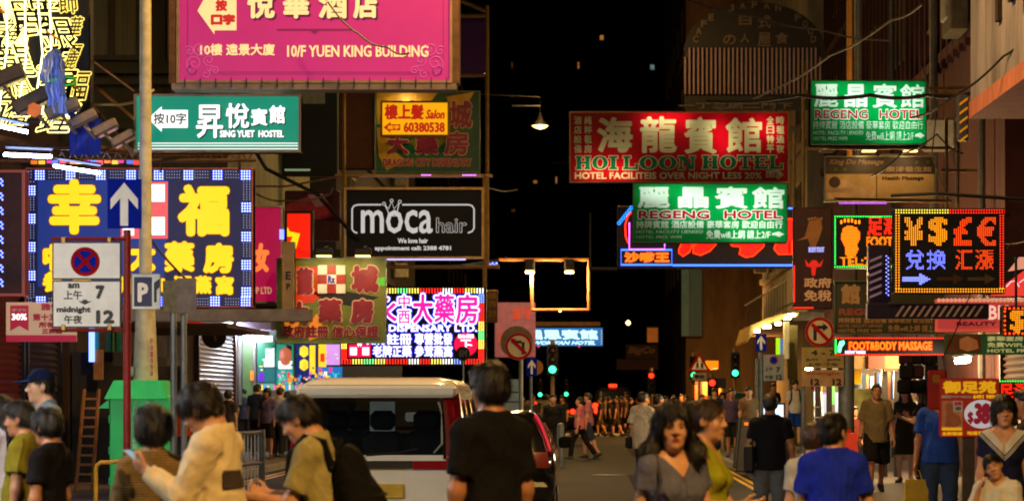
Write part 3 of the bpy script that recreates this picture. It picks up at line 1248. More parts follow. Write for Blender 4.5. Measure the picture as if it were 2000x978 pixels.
slab('pavement', [(-24, 20)] + LK[1:5] + [(-24, 118)], 0, .13, PAVE)
slab('pavement', [(3.35, 24), (24, 24), (24, 118), (3.35, 118)], 0, .13, PAVE)
slab('pavement', [(-24, 150), (-7, 150), (-7, 300), (-24, 300)], 0, .13, PAVE)
slab('pavement', [(4.2, 150), (24, 150), (24, 300), (4.2, 300)], 0, .13, PAVE)
for pts in ([(-5.25, 20), (-5.12, 20), (-5.12, 37.6), (-6.87, 41.05), (-6.87, 118), (-7.0, 118), (-7.0, 41), (-5.25, 37.5)], [(3.22, 24), (3.35, 24), (3.35, 118), (3.22, 118)]):
    slab('kerb', pts, 0, .135, CONC)
mk = MB()
for i in range(9):                                # dashed lane line
    y = 30 + i * 9
    mk.box(-1.05, y, .002, -.93, y + 3, .006)
for i in range(14):                               # zebra / crossing bands at the far junction
    mk.box(-6.5 + i * .75, 104, .002, -6.1 + i * .75, 108, .006)
mk.box(-6.6, 100.5, .002, 3.0, 100.9, .006)
tag(mk.build('road_marking', WHITE_LINE), kind='structure')
mk = MB()
for x in (-6.6, -6.4, 2.85, 3.02):
    mk.box(x, 42, .002, x + .09, 98, .006)
for i in range(2):
    mk.box(-12, 11.0 + i * 6.5, .002, 12, 11.12 + i * 6.5, .006)
tag(mk.build('road_marking', YELLOW_LINE), kind='structure')

PATCH = pmat('asphalt_patch', (26, 25, 24), rough=.9, var=.5, scale=4, spec=.1)
mk = MB()
for (x, y, w, l) in ((-3.2, 33, 1.3, 6), (.8, 41, 1.0, 9), (-4.6, 52, 1.6, 5), (1.2, 66, .9, 14), (-2.2, 78, 2.2, 6), (-.4, 19, 1.4, 3)):
    mk.box(x, y, .0005, x + w, y + l, .0035)
tag(mk.build('road_patch', PATCH), kind='structure')
for i, (x, y) in enumerate(((.4, 50), (-.2, 84))):
    b = MB(); b.lathe([(.34, .001), (.34, .007), (.30, .009), (.02, .009)], n=24)
    r_ = b.build('manhole_cover', pmat('cast_iron', (52, 48, 44), rough=.5, metal=.7, var=.4, scale=14, bump=.4), loc=(x, y, 0))
    tag(r_, ['round iron manhole cover in the road beyond the walking women', 'round iron manhole cover near the far crossing'][i], 'manhole cover')

# ------------------------------------------------------------------ buildings
GRIME = {}


def wallmat(name, col, var=.5):
    m = pmat(name, col, rough=.85, var=var, scale=1.2, bump=.25, bscale=18, stretch=(1, 1, .25))
    return m


WIN_DARK = pmat('dark_window', (18, 20, 24), rough=.08, var=.3, scale=.6, spec=.6)
WIN_FRAME = pmat('window_frame', (92, 84, 62), rough=.5, var=.3)
METAL = pmat('steel', (105, 104, 100), rough=.45, metal=.7, var=.35, scale=8)
DARKM = pmat('dark_steel', (38, 36, 34), rough=.5, metal=.5, var=.4, scale=8)
BRASS = pmat('weathered_brass', (150, 118, 62), rough=.45, metal=.6, var=.35, scale=8)
RUST = pmat('rusty_steel', (96, 66, 44), rough=.75, metal=.3, var=.5, scale=7)
ALU = pmat('aluminium', (165, 165, 162), rough=.4, metal=.7, var=.25, scale=10)


def building(label, x0, y0, x1, y1, z1, mat, z0=0.0, side='R', cols=None, floors=None, name='building', win=(1.3, 1.5), trim=None, lit=(), ac=True, seed=1):
    """a block whose street side carries rows of windows with frames, sills and air conditioners."""
    root = empty(name, ((x0 + x1) / 2, (y0 + y1) / 2, 0), label, 'building')
    ox, oy = (x0 + x1) / 2, (y0 + y1) / 2
    b = MB()
    b.box(x0 - ox, y0 - oy, z0, x1 - ox, y1 - oy, z1)
    sx = x1 if side == 'L' else x0       # the face on the street
    sg = 1 if side == 'L' else -1
    b.build('wall', mat, root)
    rg = random.Random(seed)
    if cols:
        for fl in (floors or []):
            tr = MB()
            tr.box(min(sx, sx + sg * .12) - ox, y0 - oy, fl - .95, max(sx, sx + sg * .12) - ox, y1 - oy, fl - .75)
            tr.build('ledge', trim or mat, root)
            for cy in cols:
                w, h = win
                f = MB()
                a0, a1 = cy - w / 2 - oy, cy + w / 2 - oy
                X0, X1 = sorted((sx + sg * .003, sx + sg * .09))
                t = .07
                f.box(X0 - ox, a0, fl + h, X1 - ox, a1, fl + h + t); f.box(X0 - ox, a0, fl - t, X1 - ox, a1, fl)
                f.box(X0 - ox, a0 - t, fl - t, X1 - ox, a0, fl + h + t); f.box(X0 - ox, a1, fl - t, X1 - ox, a1 + t, fl + h + t)
                f.box(X0 - ox, (a0 + a1) / 2 - .03, fl, X1 - ox, (a0 + a1) / 2 + .03, fl + h)
                fr = f.build('window', WIN_FRAME, root)
                p = MB()
                p.box(min(sx + sg * .004, sx + sg * .03) - ox, a0, fl, max(sx + sg * .004, sx + sg * .03) - ox, a1, fl + h)
                r_ = rg.random()
                p.build('pane', WIN_DARK if r_ > .12 or not lit else rg.choice(lit), fr)
                if ac and rg.random() < .4:
                    q = MB()
                    xa, xb = sorted((sx + sg * .1, sx + sg * .55))
                    q.bbox(xa - ox, a0 + .1, fl - .62, xb - ox, a0 + .8, fl - .12, .03)
                    q.build('air_conditioner', pmat('ac_case', (150, 146, 132), rough=.6, var=.4), root)
    return root


LIT_WARM = emat('lit_window_warm', (230, 150, 60), .55, var=.6)
LIT_COOL = emat('lit_window_cool', (150, 190, 190), .4, var=.6)
W1 = wallmat('wall_green_grey', (84, 84, 60))
W2 = wallmat('wall_dark_brown', (78, 60, 48))
W3 = wallmat('wall_brick_red', (76, 32, 24))
W4 = wallmat('wall_beige', (150, 116, 80))
W5 = wallmat('wall_concrete_pink', (150, 142, 152), .7)
W6 = wallmat('wall_black', (32, 30, 30))
W7 = wallmat('wall_pale', (150, 140, 124))

building('low block with a red roller shutter shop on its street side', -22, 26, -9.6, 43.8, 28, W2, side='L', cols=[36, 40], floors=[6.5, 10], seed=3)
gb = building('greenish old block with a tall curtained window above the blue pharmacy sign', -22, 44.2, -6.6, 57.2, 34, W1, z0=5.3, side='L', cols=[47.6, 51.6, 55], floors=[8.25, 12.0], win=(2.0, 2.6), trim=W1, ac=False, seed=4)
CURT = pmat('curtain_pale', (140, 140, 110), rough=.9, var=.3, scale=3, stretch=(8, 1, .3))
for (x0, x1, z0, z1) in ((-9.16, -8.24, 7.84, 10.6), (-7.6, -6.75, 7.84, 10.6), (-9.16, -8.24, 11.6, 14.2)):
    ox, oy = -14.3, 50.7
    f = MB(); t = .09; ya, yb = 44.08 - oy, 44.197 - oy
    f.box(x0 - ox - t, ya, z0 - t, x1 - ox + t, yb, z0); f.box(x0 - ox - t, ya, z1, x1 - ox + t, yb, z1 + t); f.box(x0 - ox - t, ya, z0, x0 - ox, yb, z1); f.box(x1 - ox, ya, z0, x1 - ox + t, yb, z1); f.box((x0 + x1) / 2 - ox - .05, ya, z0, (x0 + x1) / 2 - ox + .05, yb, z1)
    fr = f.build('window', WIN_FRAME, gb)
    p = MB(); p.box(x0 - ox, ya + .06, z0, x1 - ox, yb - .01, z1); p.build('curtain', CURT, fr)
for z in (6.5, 7.3, 7.5):
    b = MB(); b.box(-10.6 + 14.3, 44.02 - 50.7, z, -6.6 + 14.3, 44.197 - 50.7, z + .1); b.build('ledge', W1, gb)
b = MB(); b.box(-22 + 14.3, -6.4, 0, -9.5 + 14.3, 6.4, 5.29); b.build('ground_floor_wall', W2, gb)
building('brown block with a white striped roller shutter at street level', -22, 57.4, -9.55, 65.8, 36, W2, side='L', cols=[59.5, 62.5], floors=[6.6, 9.9, 13.2], seed=5)
building('dark corner block with the bright poster shop at its foot', -22, 66.0, -6.9, 96, 42, W6, z0=4.1, side='L', cols=[70, 75, 80, 85, 90], floors=[6.4, 9.6, 12.8], lit=(LIT_WARM,), seed=6)
building('far black block beyond the crossing on the pharmacy side', -26, 150, -9, 190, 60, W6, side='L', cols=[155, 160, 165, 170, 175], floors=[9, 15, 22, 30], lit=(LIT_WARM, LIT_COOL), ac=False, seed=8)
building('brick red block with ribbed wall behind the upper green hotel sign', 7.4, 43, 22, 76, 36, W3, z0=0, side='R', cols=[47, 52, 57, 62, 67, 72], floors=[9.5, 13.0], seed=9)
bc = building('corner block with a balcony railing and a bright canopy under it', 6.9, 76.3, 22, 96, 30, W7, z0=4.3, side='R', cols=[79, 84, 89, 93], floors=[7.0, 10.5], seed=10)
building('tall beige block with a pale lit stair window past the crossing', 4.9, 122, 20, 160, 46, W4, side='R', cols=[126, 132, 138, 144, 150], floors=[8, 12, 16, 20], ac=False, seed=11)

# near block on the right: upper storeys project over an arcade
rb = empty('building', (8.67, 30, 0), 'stained pale pink block projecting over an arcade with a salmon underside', 'building')
b = MB(); b.box(-3.3, -6, 5.75, 8, 4.0, 26); b.build('wall', W5, rb)
b = MB(); b.box(-3.32, -6.1, 5.52, 8.02, 4.04, 5.748); b.build('canopy_slab', pmat('salmon_soffit', (196, 118, 96), rough=.8, var=.35, scale=2), rb)
for (yy, zz, hh, w_) in ((-3.6, 8.4, 1.6, .18), (-2.6, 8.9, 2.2, .22), (-.6, 8.6, 1.4, .14), (1.0, 8.7, 2.0, .2), (2.2, 9.2, 1.4, .14), (-1.6, 6.7, .25, .3), (.4, 6.6, .22, .25), (1.4, 6.5, .3, .22)):
    b = MB(); b.box(-3.36, yy, zz, -3.302, yy + w_, zz + hh); b.build('stain_strip', pmat('dark_stain', (50, 36, 32), rough=.9, var=.5), rb)
for (yy, zz) in ((-2.0, 7.6), (1.8, 8.0)):
    f = MB(); f.box(-3.40, yy, zz, -3.303, yy + 1.1, zz + 1.4); fr = f.build('window', WIN_FRAME, rb)
    p = MB(); p.box(-3.43, yy + .08, zz + .08, -3.402, yy + 1.02, zz + 1.32); p.build('pane', WIN_DARK, fr)
b = MB(); b.tube([(-3.44, -.2, 10), (-3.44, -.2, 6.9), (-3.6, -.2, 6.6)], .06, 8); b.build('drain_pipe', DARKM, rb)
b = MB(); b.box(-1.2, -6, .13, 7.9, 4, 5.5); b.build('shopfront_wall', W2, rb)
b = MB(); b.box(-3.2, -.3, .13, -2.8, .1, 5.5); b.build('column', W5, rb)

# fins, pipes and a grey panel on the brick block
bk = [o for o in bpy.data.objects if o.name.startswith('building') and 'brick red' in o.get('label', '')][0]
b = MB()
for i in range(40):
    b.box(7.27 - 14.7, -16 + i * .8, 8.4, 7.395 - 14.7, -15.86 + i * .8, 30)
b.build('fins', pmat('fin_red', (58, 24, 18), rough=.8, var=.5, scale=2), bk)
for (y, r_) in ((-15.2, .07), (-9.0, .09), (-2.0, .06), (6, .08)):
    b = MB(); b.tube([(7.2 - 14.7, y, .2), (7.2 - 14.7, y, 30)], r_, 8); b.build('pipe', pmat('pipe_grey', (84, 80, 74), rough=.6, metal=.3, var=.4), bk)
b = MB(); b.bbox(6.9 - 14.7, -13.4, 8.6, 7.25 - 14.7, -12.2, 10.6, .03); b.build('panel', pmat('panel_greyish', (96, 88, 70), rough=.8, var=.4), bk)
for (y, z) in ((-11, 6.6), (-7, 7.4), (-3, 6.7), (2, 7.2)):
    b = MB(); b.bbox(6.8 - 14.7, y, z, 7.35 - 14.7, y + .85, z + .6, .04); b.build('air_conditioner', pmat('ac_case', (150, 146, 132), rough=.6, var=.4), bk)

# balcony railing and slab on the corner block
b = MB(); b.box(-2.35 - 6, -10.2, 4.02, 7.5, 9.8, 4.29); b.build('balcony_slab', pmat('slab_pale', (170, 158, 138), rough=.8, var=.3), bc)
b = MB()
for i in range(17):
    b.tube([(-8.25, -10.1 + i * 1.2, 4.3), (-8.25, -10.1 + i * 1.2, 5.25)], .014, 5)
b.tube([(-8.25, -10.1, 5.25), (-8.25, 9.7, 5.25)], .03, 6)
b.build('railing', METAL, bc)
b = MB(); b.box(-7.0, -9.9, .13, 7.4, 9.7, 4.0); b.build('ground_floor_wall', wallmat('wall_olive', (104, 92, 56)), bc)

# far towers
for i, (x0, y0, x1, y1, h, lb) in enumerate(((-34, 230, -10, 260, 85, 'tallest far tower with a few lit windows above the street lamp'), (-9, 262, 4.5, 290, 62, 'far black tower closing the end of the street'), (5.5, 240, 30, 270, 95, 'far dark tower with two cool lit windows near the striped sign'))):
    rt = empty('tower', ((x0 + x1) / 2, (y0 + y1) / 2, 0), lb, 'building')
    b = MB(); b.box(-(x1 - x0) / 2, -(y1 - y0) / 2, 0, (x1 - x0) / 2, (y1 - y0) / 2, h); b.build('wall', W6, rt)
    rg = random.Random(40 + i)
    for fl in range(3, int(h / 3.1)):
        for c in range(int((x1 - x0) / 2.4)):
            xa = -(x1 - x0) / 2 + .6 + c * 2.4
            if rg.random() < .13:
                p = MB()
                p.box(xa, -(y1 - y0) / 2 - .03, fl * 3.1, xa + rg.choice((.16, .25, .4)), -(y1 - y0) / 2 - .004, fl * 3.1 + rg.choice((.3, .5, .7)))
                p.build('window', rg.choice((LIT_WARM, LIT_WARM, LIT_COOL, emat('lit_window_dim', (120, 70, 24), .35, var=.7))), rt)

# ------------------------------------------------------------------ street lamps hung over the road
LAMPM = emat('sodium_lamp', (255, 196, 110), 9.0)


def pendant(x, y, z, power, label, arm=-1, rad=.16):
    r = empty('street_lamp', (x, y, z), label, 'street lamp', 'pendant lamps over the street')
    b = MB(); b.lathe([(.03, .42), (.05, .34), (.09, .30), (.12, .2), (.27, .06), (.29, 0), (.27, 0.0)], n=24); b.build('lamp_shade', pmat('lamp_shade', (110, 112, 108), rough=.4, metal=.5, var=.2), r, smooth=True)
    b = MB(); b.lathe([(.02, -.10), (.14, -.075), (.22, -.03), (.25, -.004), (.24, -.002)], n=24); b.build('lens', LAMPM, r, smooth=True)
    b = MB(); b.tube([(0, 0, .42), (0, 0, .95), (arm * 2.2, 0, 1.05)], .025, 6); b.tube([(arm * 2.2, 0, 1.05), (arm * 5.0, 0, 1.1)], .018, 6); b.build('arm', DARKM, r)
    l = bpy.data.lights.new('lamp_light', 'SPOT')
    l.energy = power; l.color = (1.0, .58, .17); l.shadow_soft_size = rad; l.spot_size = R(170); l.spot_blend = .6 
    o = bpy.data.objects.new('lamp_light', l); COL.objects.link(o); o.parent = r; o.location = (0, 0, -.16)
    l2 = bpy.data.lights.new('facade_fill', 'POINT'); l2.energy = power * .12; l2.color = (1.0, .55, .16); l2.shadow_soft_size = .25  # extra point light added to fill the facades
    o = bpy.data.objects.new('facade_fill', l2); COL.objects.link(o); o.parent = r; o.location = (0, -.4, -.3)
    return r


p0 = at(1055, 246, 79)
pendant(p0.x, 79, p0.z, 3600, 'round pendant street lamp glowing orange above the dark street')
pendant(-1.6, 54, 12.2, 3600, 'pendant street lamp over the road between the hotel signs, above the frame')
pendant(-.6, 29, 11.6, 4800, 'pendant street lamp over the road above the pink hotel sign')
pendant(3.0, 5, 9.2, 5200, 'pendant street lamp over the near crossing', arm=1)
pendant(3.4, 104, 10.6, 4500, 'pendant street lamp over the far crossing')  # added to light the far crossing, out of sight behind the signs
# ------------------------------------------------------------------ signs
CREAM = emat('lit_cream', (255, 214, 150), .9)
WHITE_LIT = emat('lit_white', (255, 250, 245), 1.25)
INK = pmat('black_ink', (16, 15, 16), rough=.5, var=.2)
WHITEP = pmat('white_paint', (215, 212, 205), rough=.5, var=.12)
BLUEP = pmat('blue_sign_paint', (8, 34, 165), rough=.8, var=.15, spec=.08)
REDP = pmat('red_paint', (160, 10, 18), rough=.8, var=.2, spec=.08)
YELP = pmat('yellow_paint', (220, 170, 30), rough=.45, var=.2)

def sign_lamp(s, px, py, power, col=(1, .72, .3), out=.55):
    """a small floodlight on an arm over a painted board."""
    x, z = s.P(px, py)
    b = MB(); b.bbox(x - .14, -out - .1, z - .02, x + .14, -out + .08, z + .1, .02); o = b.build('floodlight', DARKM, s.root)
    b = MB(); b.bbox(x - .12, -out - .08, z - .045, x + .12, -out + .06, z - .022, .005); b.build('lens', emat('board_lamp', (255, 214, 120), 4.0), o)
    b = MB(); b.tube([(x, -out, z + .1), (x, 0, z + .16)], .018, 6); b.build('arm', DARKM, o)
    l = bpy.data.lights.new('board_light', 'SPOT'); l.energy = power; l.color = col; l.shadow_soft_size = .08; l.spot_size = R(150); l.spot_blend = .8
    q = bpy.data.objects.new('board_light', l); COL.objects.link(q); q.parent = s.root; q.location = (x, -out, z - .08); q.rotation_euler = (R(38), 0, 0)


# --- big pink hotel sign
s = Sign('hotel_sign', 'large pink hotel banner sign with cream characters and a cream arrow', 'sign', 346, -130, 884, 163, 32)
s.cabinet(DARKM, .25)
PINK = emat('lit_pink', (200, 34, 122), .62, var=.16)
s.rect(350, -126, 880, 160, PINK, 1)
s.frame(pmat('pink_sign_frame', (140, 112, 92), rough=.55, metal=.2, var=.35), 5, .25, proud=.06)
b = MB()
for i in range(18):
    x, z = s.P(362 + i * 30, 158)
    b.box(x, -.075, z - .10, x + .012, -.062, z + .03)
b.build('lacing', INK, s.root)
b = MB(); x0, z1 = s.P(336, 163); x1, z0 = s.P(892, 176); b.box(x0, -.05, z0, x1, .3, z1 - .004); b.build('bottom_rail', pmat('rail_grey', (120, 104, 92), rough=.5, metal=.5, var=.3), s.root)
b = MB(); x0, z1 = s.P(884.5, -130); x1, z0 = s.P(897, 163); b.box(x0, -.05, z0, x1, .3, z1); b.build('side_rail', RUST, s.root); b = MB(); x0, z1 = s.P(331, -130); x1, z0 = s.P(345.5, 163); b.box(x0, -.05, z0, x1, .3, z1); b.build('side_rail', RUST, s.root)
for ch, a, c in (('悅', 483, 537), ('華', 553, 604), ('酒', 622, 679), ('店', 690, 738)):
    s.text(ch, a + 4, -15, c + 4, 41, emat('pink_shadow', (96, 14, 70), .5), 2, 2.4)
    s.text(ch, a, -19, c, 37, CREAM, 4, 2.2)
s.poly([(386, 22), (420, -40), (420, -30), (462, -30), (462, 60), (419, 60), (419, 68)], CREAM, 3)
s.text('按', 421, 0, 444, 23, emat('arrow_red', (200, 30, 30), .7), 4, 1.6)
s.text('囗字', 412, 28, 460, 50, emat('arrow_red', (200, 30, 30), .7), 4, 2.0)
s.rect(541, 57, 690, 61, emat('pink_dark', (140, 14, 84), .5), 2, 'rule')
s.poly([(606, 60.5), (624, 60.5), (615, 68)], emat('pink_dark', (140, 14, 84), .5), 3)
s.text('10樓 遠景大廈', 391, 86, 537, 109, CREAM, 3, .7)
s.text('10/F YUEN KING BUILDING', 561, 89, 837, 112, CREAM, 3, .7)
for (x0, y0, x1, y1) in ((366, -120, 367.2, 112), (865, -120, 866.2, 118), (395, 141, 840, 142.2), (395, 145, 840, 146)):
    s.rect(x0, y0, x1, y1, emat('pink_dark', (140, 14, 84), .5), 2, 'rule')
SW = emat('pink_swirl', (222, 88, 156), .62)
for sgn, cx in ((1, 362), (-1, 868)):
    paths = []
    for (ox, oy, r0, turns, ph) in ((28, 96, 15, 1.6, 0), (46, 118, 12, 1.5, 1), (18, 124, 17, 1.5, 2), (58, 138, 9, 1.4, 3), (40, 145, 9, 1.2, 5), (8, 100, 10, 1.3, 4)):
        pts = []
        for i in range(26):
            t = i / 25
            rr = r0 * (1 - t * .85)
            an = ph + t * turns * 6.28
            pts.append((cx + sgn * (ox + rr * math.cos(an)), oy + rr * math.sin(an)))
        paths.append(pts)
    s.neon(paths, .8, SW, 1.5, 'swirl_ornament')
    s.neon([(cx + sgn * (14 + 9 * math.cos(a * .5)), 137 + 9 * math.sin(a * .5)) for a in range(10)], 1.2, emat('pink_purple', (120, 10, 110), .5), 1.5, 'swirl_ornament')

# --- green hostel sign
s = Sign('hostel_sign', 'teal green hostel sign with a white arrow box beside the yellow lamp post', 'sign', 262, 184, 588, 298, 33.5)
s.cabinet(DARKM, .22)
s.rect(262, 184, 588, 298, emat('lit_teal', (0, 150, 118), .80, var=.10), 1)
s.frame(pmat('tan_frame', (176, 136, 92), rough=.5, metal=.2, var=.3), 4.5, .2, proud=.035)
s.poly([(289, 232), (316, 208), (316, 215), (367, 215), (367, 250), (316, 250), (316, 258)], WHITE_LIT, 2)
s.text('按10字', 300, 221, 364, 243, emat('ink_teal', (20, 50, 48), .4), 3, .5)
SH = emat('teal_shadow', (6, 60, 60), .6)
for ch, a, b0, c, d in (('昇', 383, 205, 436, 270), ('悅', 441, 202, 487, 251), ('賓', 490, 212, 523, 246), ('館', 526, 206, 557, 242)):
    s.text(ch, a + 2.5, b0 + 2.5, c + 2.5, d + 2.5, SH, 2, 1.2)
    s.text(ch, a, b0, c, d, WHITE_LIT, 4, 1.2)
s.text('SING YUET  HOSTEL', 431, 256, 557, 271, SH, 5, 1.1)
s.text('SING YUET  HOSTEL', 430, 255, 555, 269, WHITE_LIT, 7, .7)
for y in (279, 284, 290):
    s.rect(270, y, 582, y + 1.8, WHITE_LIT, 2, 'rule')

# --- blue lucky pharmacy LED sign
s = Sign('pharmacy_sign', 'dark blue pharmacy sign with yellow characters and blue white LED border', 'sign', 50, 328, 494, 600, 38)
s.cabinet(DARKM, .3)
s.rect(50, 328, 494, 600, emat('lit_navy', (17, 19, 66), .75, var=.25), 1)
s.poly([(74, 352), (330, 352), (320, 560), (74, 560)], emat('lit_blue', (15, 50, 140), .75, var=.25), 1.6, 'panel')
YL = emat('lit_yellow', (255, 196, 6), 1.3)
OUT = emat('lit_outline', (120, 60, 0), .6)
for t, a, b0, c, d, bo in (('幸', 94, 350, 198, 458, 5.2), ('福', 347, 360, 449, 462, 5.2), ('中', 84, 476, 122, 530, 4), ('西', 150, 476, 200, 530, 4), ('大', 252, 470, 305, 530, 4), ('藥', 321, 471, 381, 532, 3.4), ('房', 397, 474, 457, 534, 3.8), ('參', 83, 530, 122, 570, 2.6), ('茸', 140, 530, 180, 570, 2.6), ('海', 230, 538, 270, 574, 2.6), ('味', 285, 538, 325, 574, 2.6), ('湯', 338, 538, 378, 574, 2.4), ('燕', 380, 538, 414, 574, 2.4), ('窩', 421, 538, 457, 576, 2.4)):
    s.text(t, a - 2, b0 - 2, c + 2, d + 2, OUT, 3, bo + 1.6)
    s.text(t, a, b0, c, d, YL, 6, bo)
s.rect(236, 355, 328, 466, emat('lit_salmon', (236, 92, 92), .9), 2, 'cross_emblem')
CW = emat('cross_white', (255, 250, 255), 1.5)
for (x0, y0, x1, y1) in ((240, 360, 262, 394), (292, 360, 322, 394), (240, 430, 262, 460), (292, 424, 322, 459)):
    s.rect(x0, y0, x1, y1, CW, 3, 'cross_emblem')
LB = emat('led_blue', (84, 100, 255), 8.0, sample=False)
LW = emat('led_white', (210, 220, 255), 1.4, sample=False)
cl, sm = [], []


def cluster(cx, cy):
    for i in range(4):
        for j in range(4):
            cl.append((cx - 7.5 + i * 5, cy - 7.5 + j * 5))


for x in (78, 138, 197, 256, 310, 368, 425, 480):
    cluster(x, 342)
for y in (372, 427, 482, 538):
    cluster(60, y)
for y in (405, 462, 517, 570):
    cluster(481, y)
for x in (80, 140, 200, 256, 312, 368, 420, 480):
    cluster(x, 588)
for i in range(88):
    x = 56 + i * 5
    for y in (335, 341, 347, 583, 589, 594):
        if not any(abs(x - c) < 13 for c in (78, 138, 197, 256, 310, 368, 425, 480, 80, 140, 200, 312, 420)):
            sm.append((x, y))
for i in range(46):
    y = 355 + i * 5
    for x in (54, 60, 66, 476, 482, 488):
        if not any(abs(y - c) < 13 for c in ((372, 427, 482, 538) if x < 100 else (405, 462, 517, 570))):
            sm.append((x, y))
s.dots(cl, 2.0, LB, 2, 'led_cluster')
s.dots(cl, .9, emat('led_core', (190, 200, 255), 4.0, sample=False), 3, 'led_cluster')
s.dots(sm, .7, LW, 2, 'led_row')
s.frame(pmat('orange_edge', (190, 90, 40), rough=.5, var=.4), 2.2, .3, proud=.02)
b = MB(); b.box(-s.w / 2, -.1, -s.h / 2 - .22, s.w / 2 + .9, .35, -s.h / 2 - .03); b.build('support_beam', pmat('beam_grey', (112, 104, 96), rough=.6, var=.4), s.root)
for i in range(8):      # colourful rags of old decoration on the top edge
    pass

# --- purple box edge sign partly out of frame at the left edge
s = Sign('wall_sign', 'dark maroon box sign with a pink edge at the picture edge beside the pharmacy sign', 'sign', -70, 332, 48, 578, 37)
s.cabinet(pmat('maroon_box', (58, 26, 28), rough=.5, var=.5), .3)
s.frame(emat('salmon_edge', (200, 100, 90), .2), 5, .3, proud=.02)
s.dots([(2 + (j % 2) * 3, 350 + i * 28 + j * 4) for i in range(8) for j in range(4)], 2.0, LB, 2, 'led_cluster')

# --- promo banner under it
s = Sign('promotion_banner', 'pink and pale yellow promotion banner with a 30% ribbon under the maroon box sign', 'banner', 12, 590, 150, 667, 36.6)
PB = emat('lit_paper_pink', (236, 190, 150), .45, var=.2)
s.rect(12, 590, 150, 667, PB, 1, th=.02)
s.rect(12, 654, 150, 667, emat('lit_crimson', (190, 22, 60), .55), 2, 'strip')
s.poly([(20, 596), (56, 596), (56, 646), (38, 636), (20, 646)], emat('lit_crimson', (190, 22, 60), .55), 2, 'ribbon')
s.text('SET UP TO', 24, 603, 52, 608, WHITEP, 3, .3)
s.text('30%', 23, 612, 53, 625, WHITE_LIT, 3, .8)
CRIM = emat('crimson_text', (170, 20, 50), .5)
s.text('雅悅', 80, 592, 118, 606, CRIM, 2, .8)
s.text('第十五屆', 64, 612, 126, 626, CRIM, 2, .8)
s.text('所有貨品', 76, 628, 136, 640, CRIM, 2, .8)
s.text('三折起', 82, 641, 122, 652, CRIM, 2, .8)

# --- salon sign and dragon dispensary signs
DG = pmat('lacquer_green', (14, 84, 44), rough=.45, var=.55, scale=2.2)
GOLD = pmat('gold_leaf', (196, 150, 30), rough=.4, metal=.2, var=.35, scale=5)
RAISED = pmat('raised_red', (150, 40, 66), rough=.5, var=.25)
RIM = pmat('raised_rim', (228, 190, 150), rough=.5, var=.2)


def dragon(s, x0, y0, x1, y1):
    """gilded scrolls and a flaming tail across the board."""
    w, h = x1 - x0, y1 - y0
    for (pts, m) in (([(.0, .0), (.62, .0), (.52, .16), (.2, .2), (.06, .42), (.0, .4)], GOLD), ([(.7, .06), (.98, .0), (.9, .18), (.74, .2)], GOLD),
                     ([(.0, .45), (.1, .42), (.16, .72), (.3, .86), (.1, .98), (.02, .8)], GOLD), ([(.32, .62), (.5, .5), (.72, .6), (.6, .72), (.42, .74)], pmat('olive_scroll', (130, 118, 26), rough=.5, var=.5, scale=4))):
        s.poly([(x0 + a * w, y0 + b_ * h) for a, b_ in pts], m, 1.7, 'gilded_scroll')


s = Sign('dispensary_sign', 'weathered green dispensary sign with maroon raised characters behind the yellow salon sign', 'sign', 733, 178, 938, 338, 46)
s.cabinet(DARKM, .2)
s.rect(733, 178, 938, 338, DG, 1)
dragon(s, 736, 180, 930, 336)
for t, a, b0, c, d in (('龍', 765, 196, 830, 250), ('城', 878, 197, 922, 251), ('大', 755, 262, 798, 302), ('藥', 812, 262, 856, 302), ('房', 868, 257, 915, 303)):
    s.text(t, a - 2, b0 - 2, c + 2, d + 2, RIM, 3, 2.9)
    s.text(t, a, b0, c, d, RAISED, 7, 1.5)
s.text('DRAGON CITY DISPENSARY', 747, 309, 922, 326, RIM, 3, 1.4)
s.text('DRAGON CITY DISPENSARY', 748, 310, 921, 325, RAISED, 6, .6)
s.frame(pmat('glass_edge_green', (90, 120, 90), rough=.3, var=.3), 2, .2)
b = MB(); x0, z1 = s.P(655, 341); x1, z0 = s.P(962, 346); b.box(x0, -.1, z0, x1, .1, z1); b.tube([(s.P(672, 340)[0], 0, s.P(0, 340)[1]), (s.P(672, 340)[0], 0, s.P(0, 170)[1])], .035, 6); b.build('support_bar', BRASS, s.root)
b = MB(); b.tube([(s.P(951, 0)[0], .1, s.P(0, 520)[1]), (s.P(951, 0)[0], .1, s.P(0, 10)[1])], .04, 8); b.tube([(s.P(951, 0)[0], .1, s.P(0, 22)[1]), (s.P(880, 0)[0], .1, s.P(0, -8)[1])], .04, 8); b.tube([(s.P(951, 0)[0], .1, s.P(0, 146)[1]), (s.P(880, 0)[0], .1, s.P(0, 146)[1])], .04, 8); b.tube([(s.P(951, 0)[0], .1, s.P(0, 30)[1]), (s.P(880, 0)[0], .1, s.P(0, 30)[1])], .04, 8); b.build('support_pole', BRASS, s.root)
s.dots([(825 + i * 4, 343) for i in range(5)] + [(905 + i * 4, 343) for i in range(7)], 1.6, emat('led_mixed', (220, 120, 255), 2.5, sample=False), 27, 'led_row')
sign_lamp(s, 790, 178, 26)
s = Sign('purple_banner', 'plain dark purple cloth panel hung high beside the pink hotel sign', 'banner', 897, 36, 948, 144, 46.4)
s.rect(897, 36, 948, 144, pmat('purple_cloth', (62, 20, 96), rough=.8, var=.25), 1, th=.02)

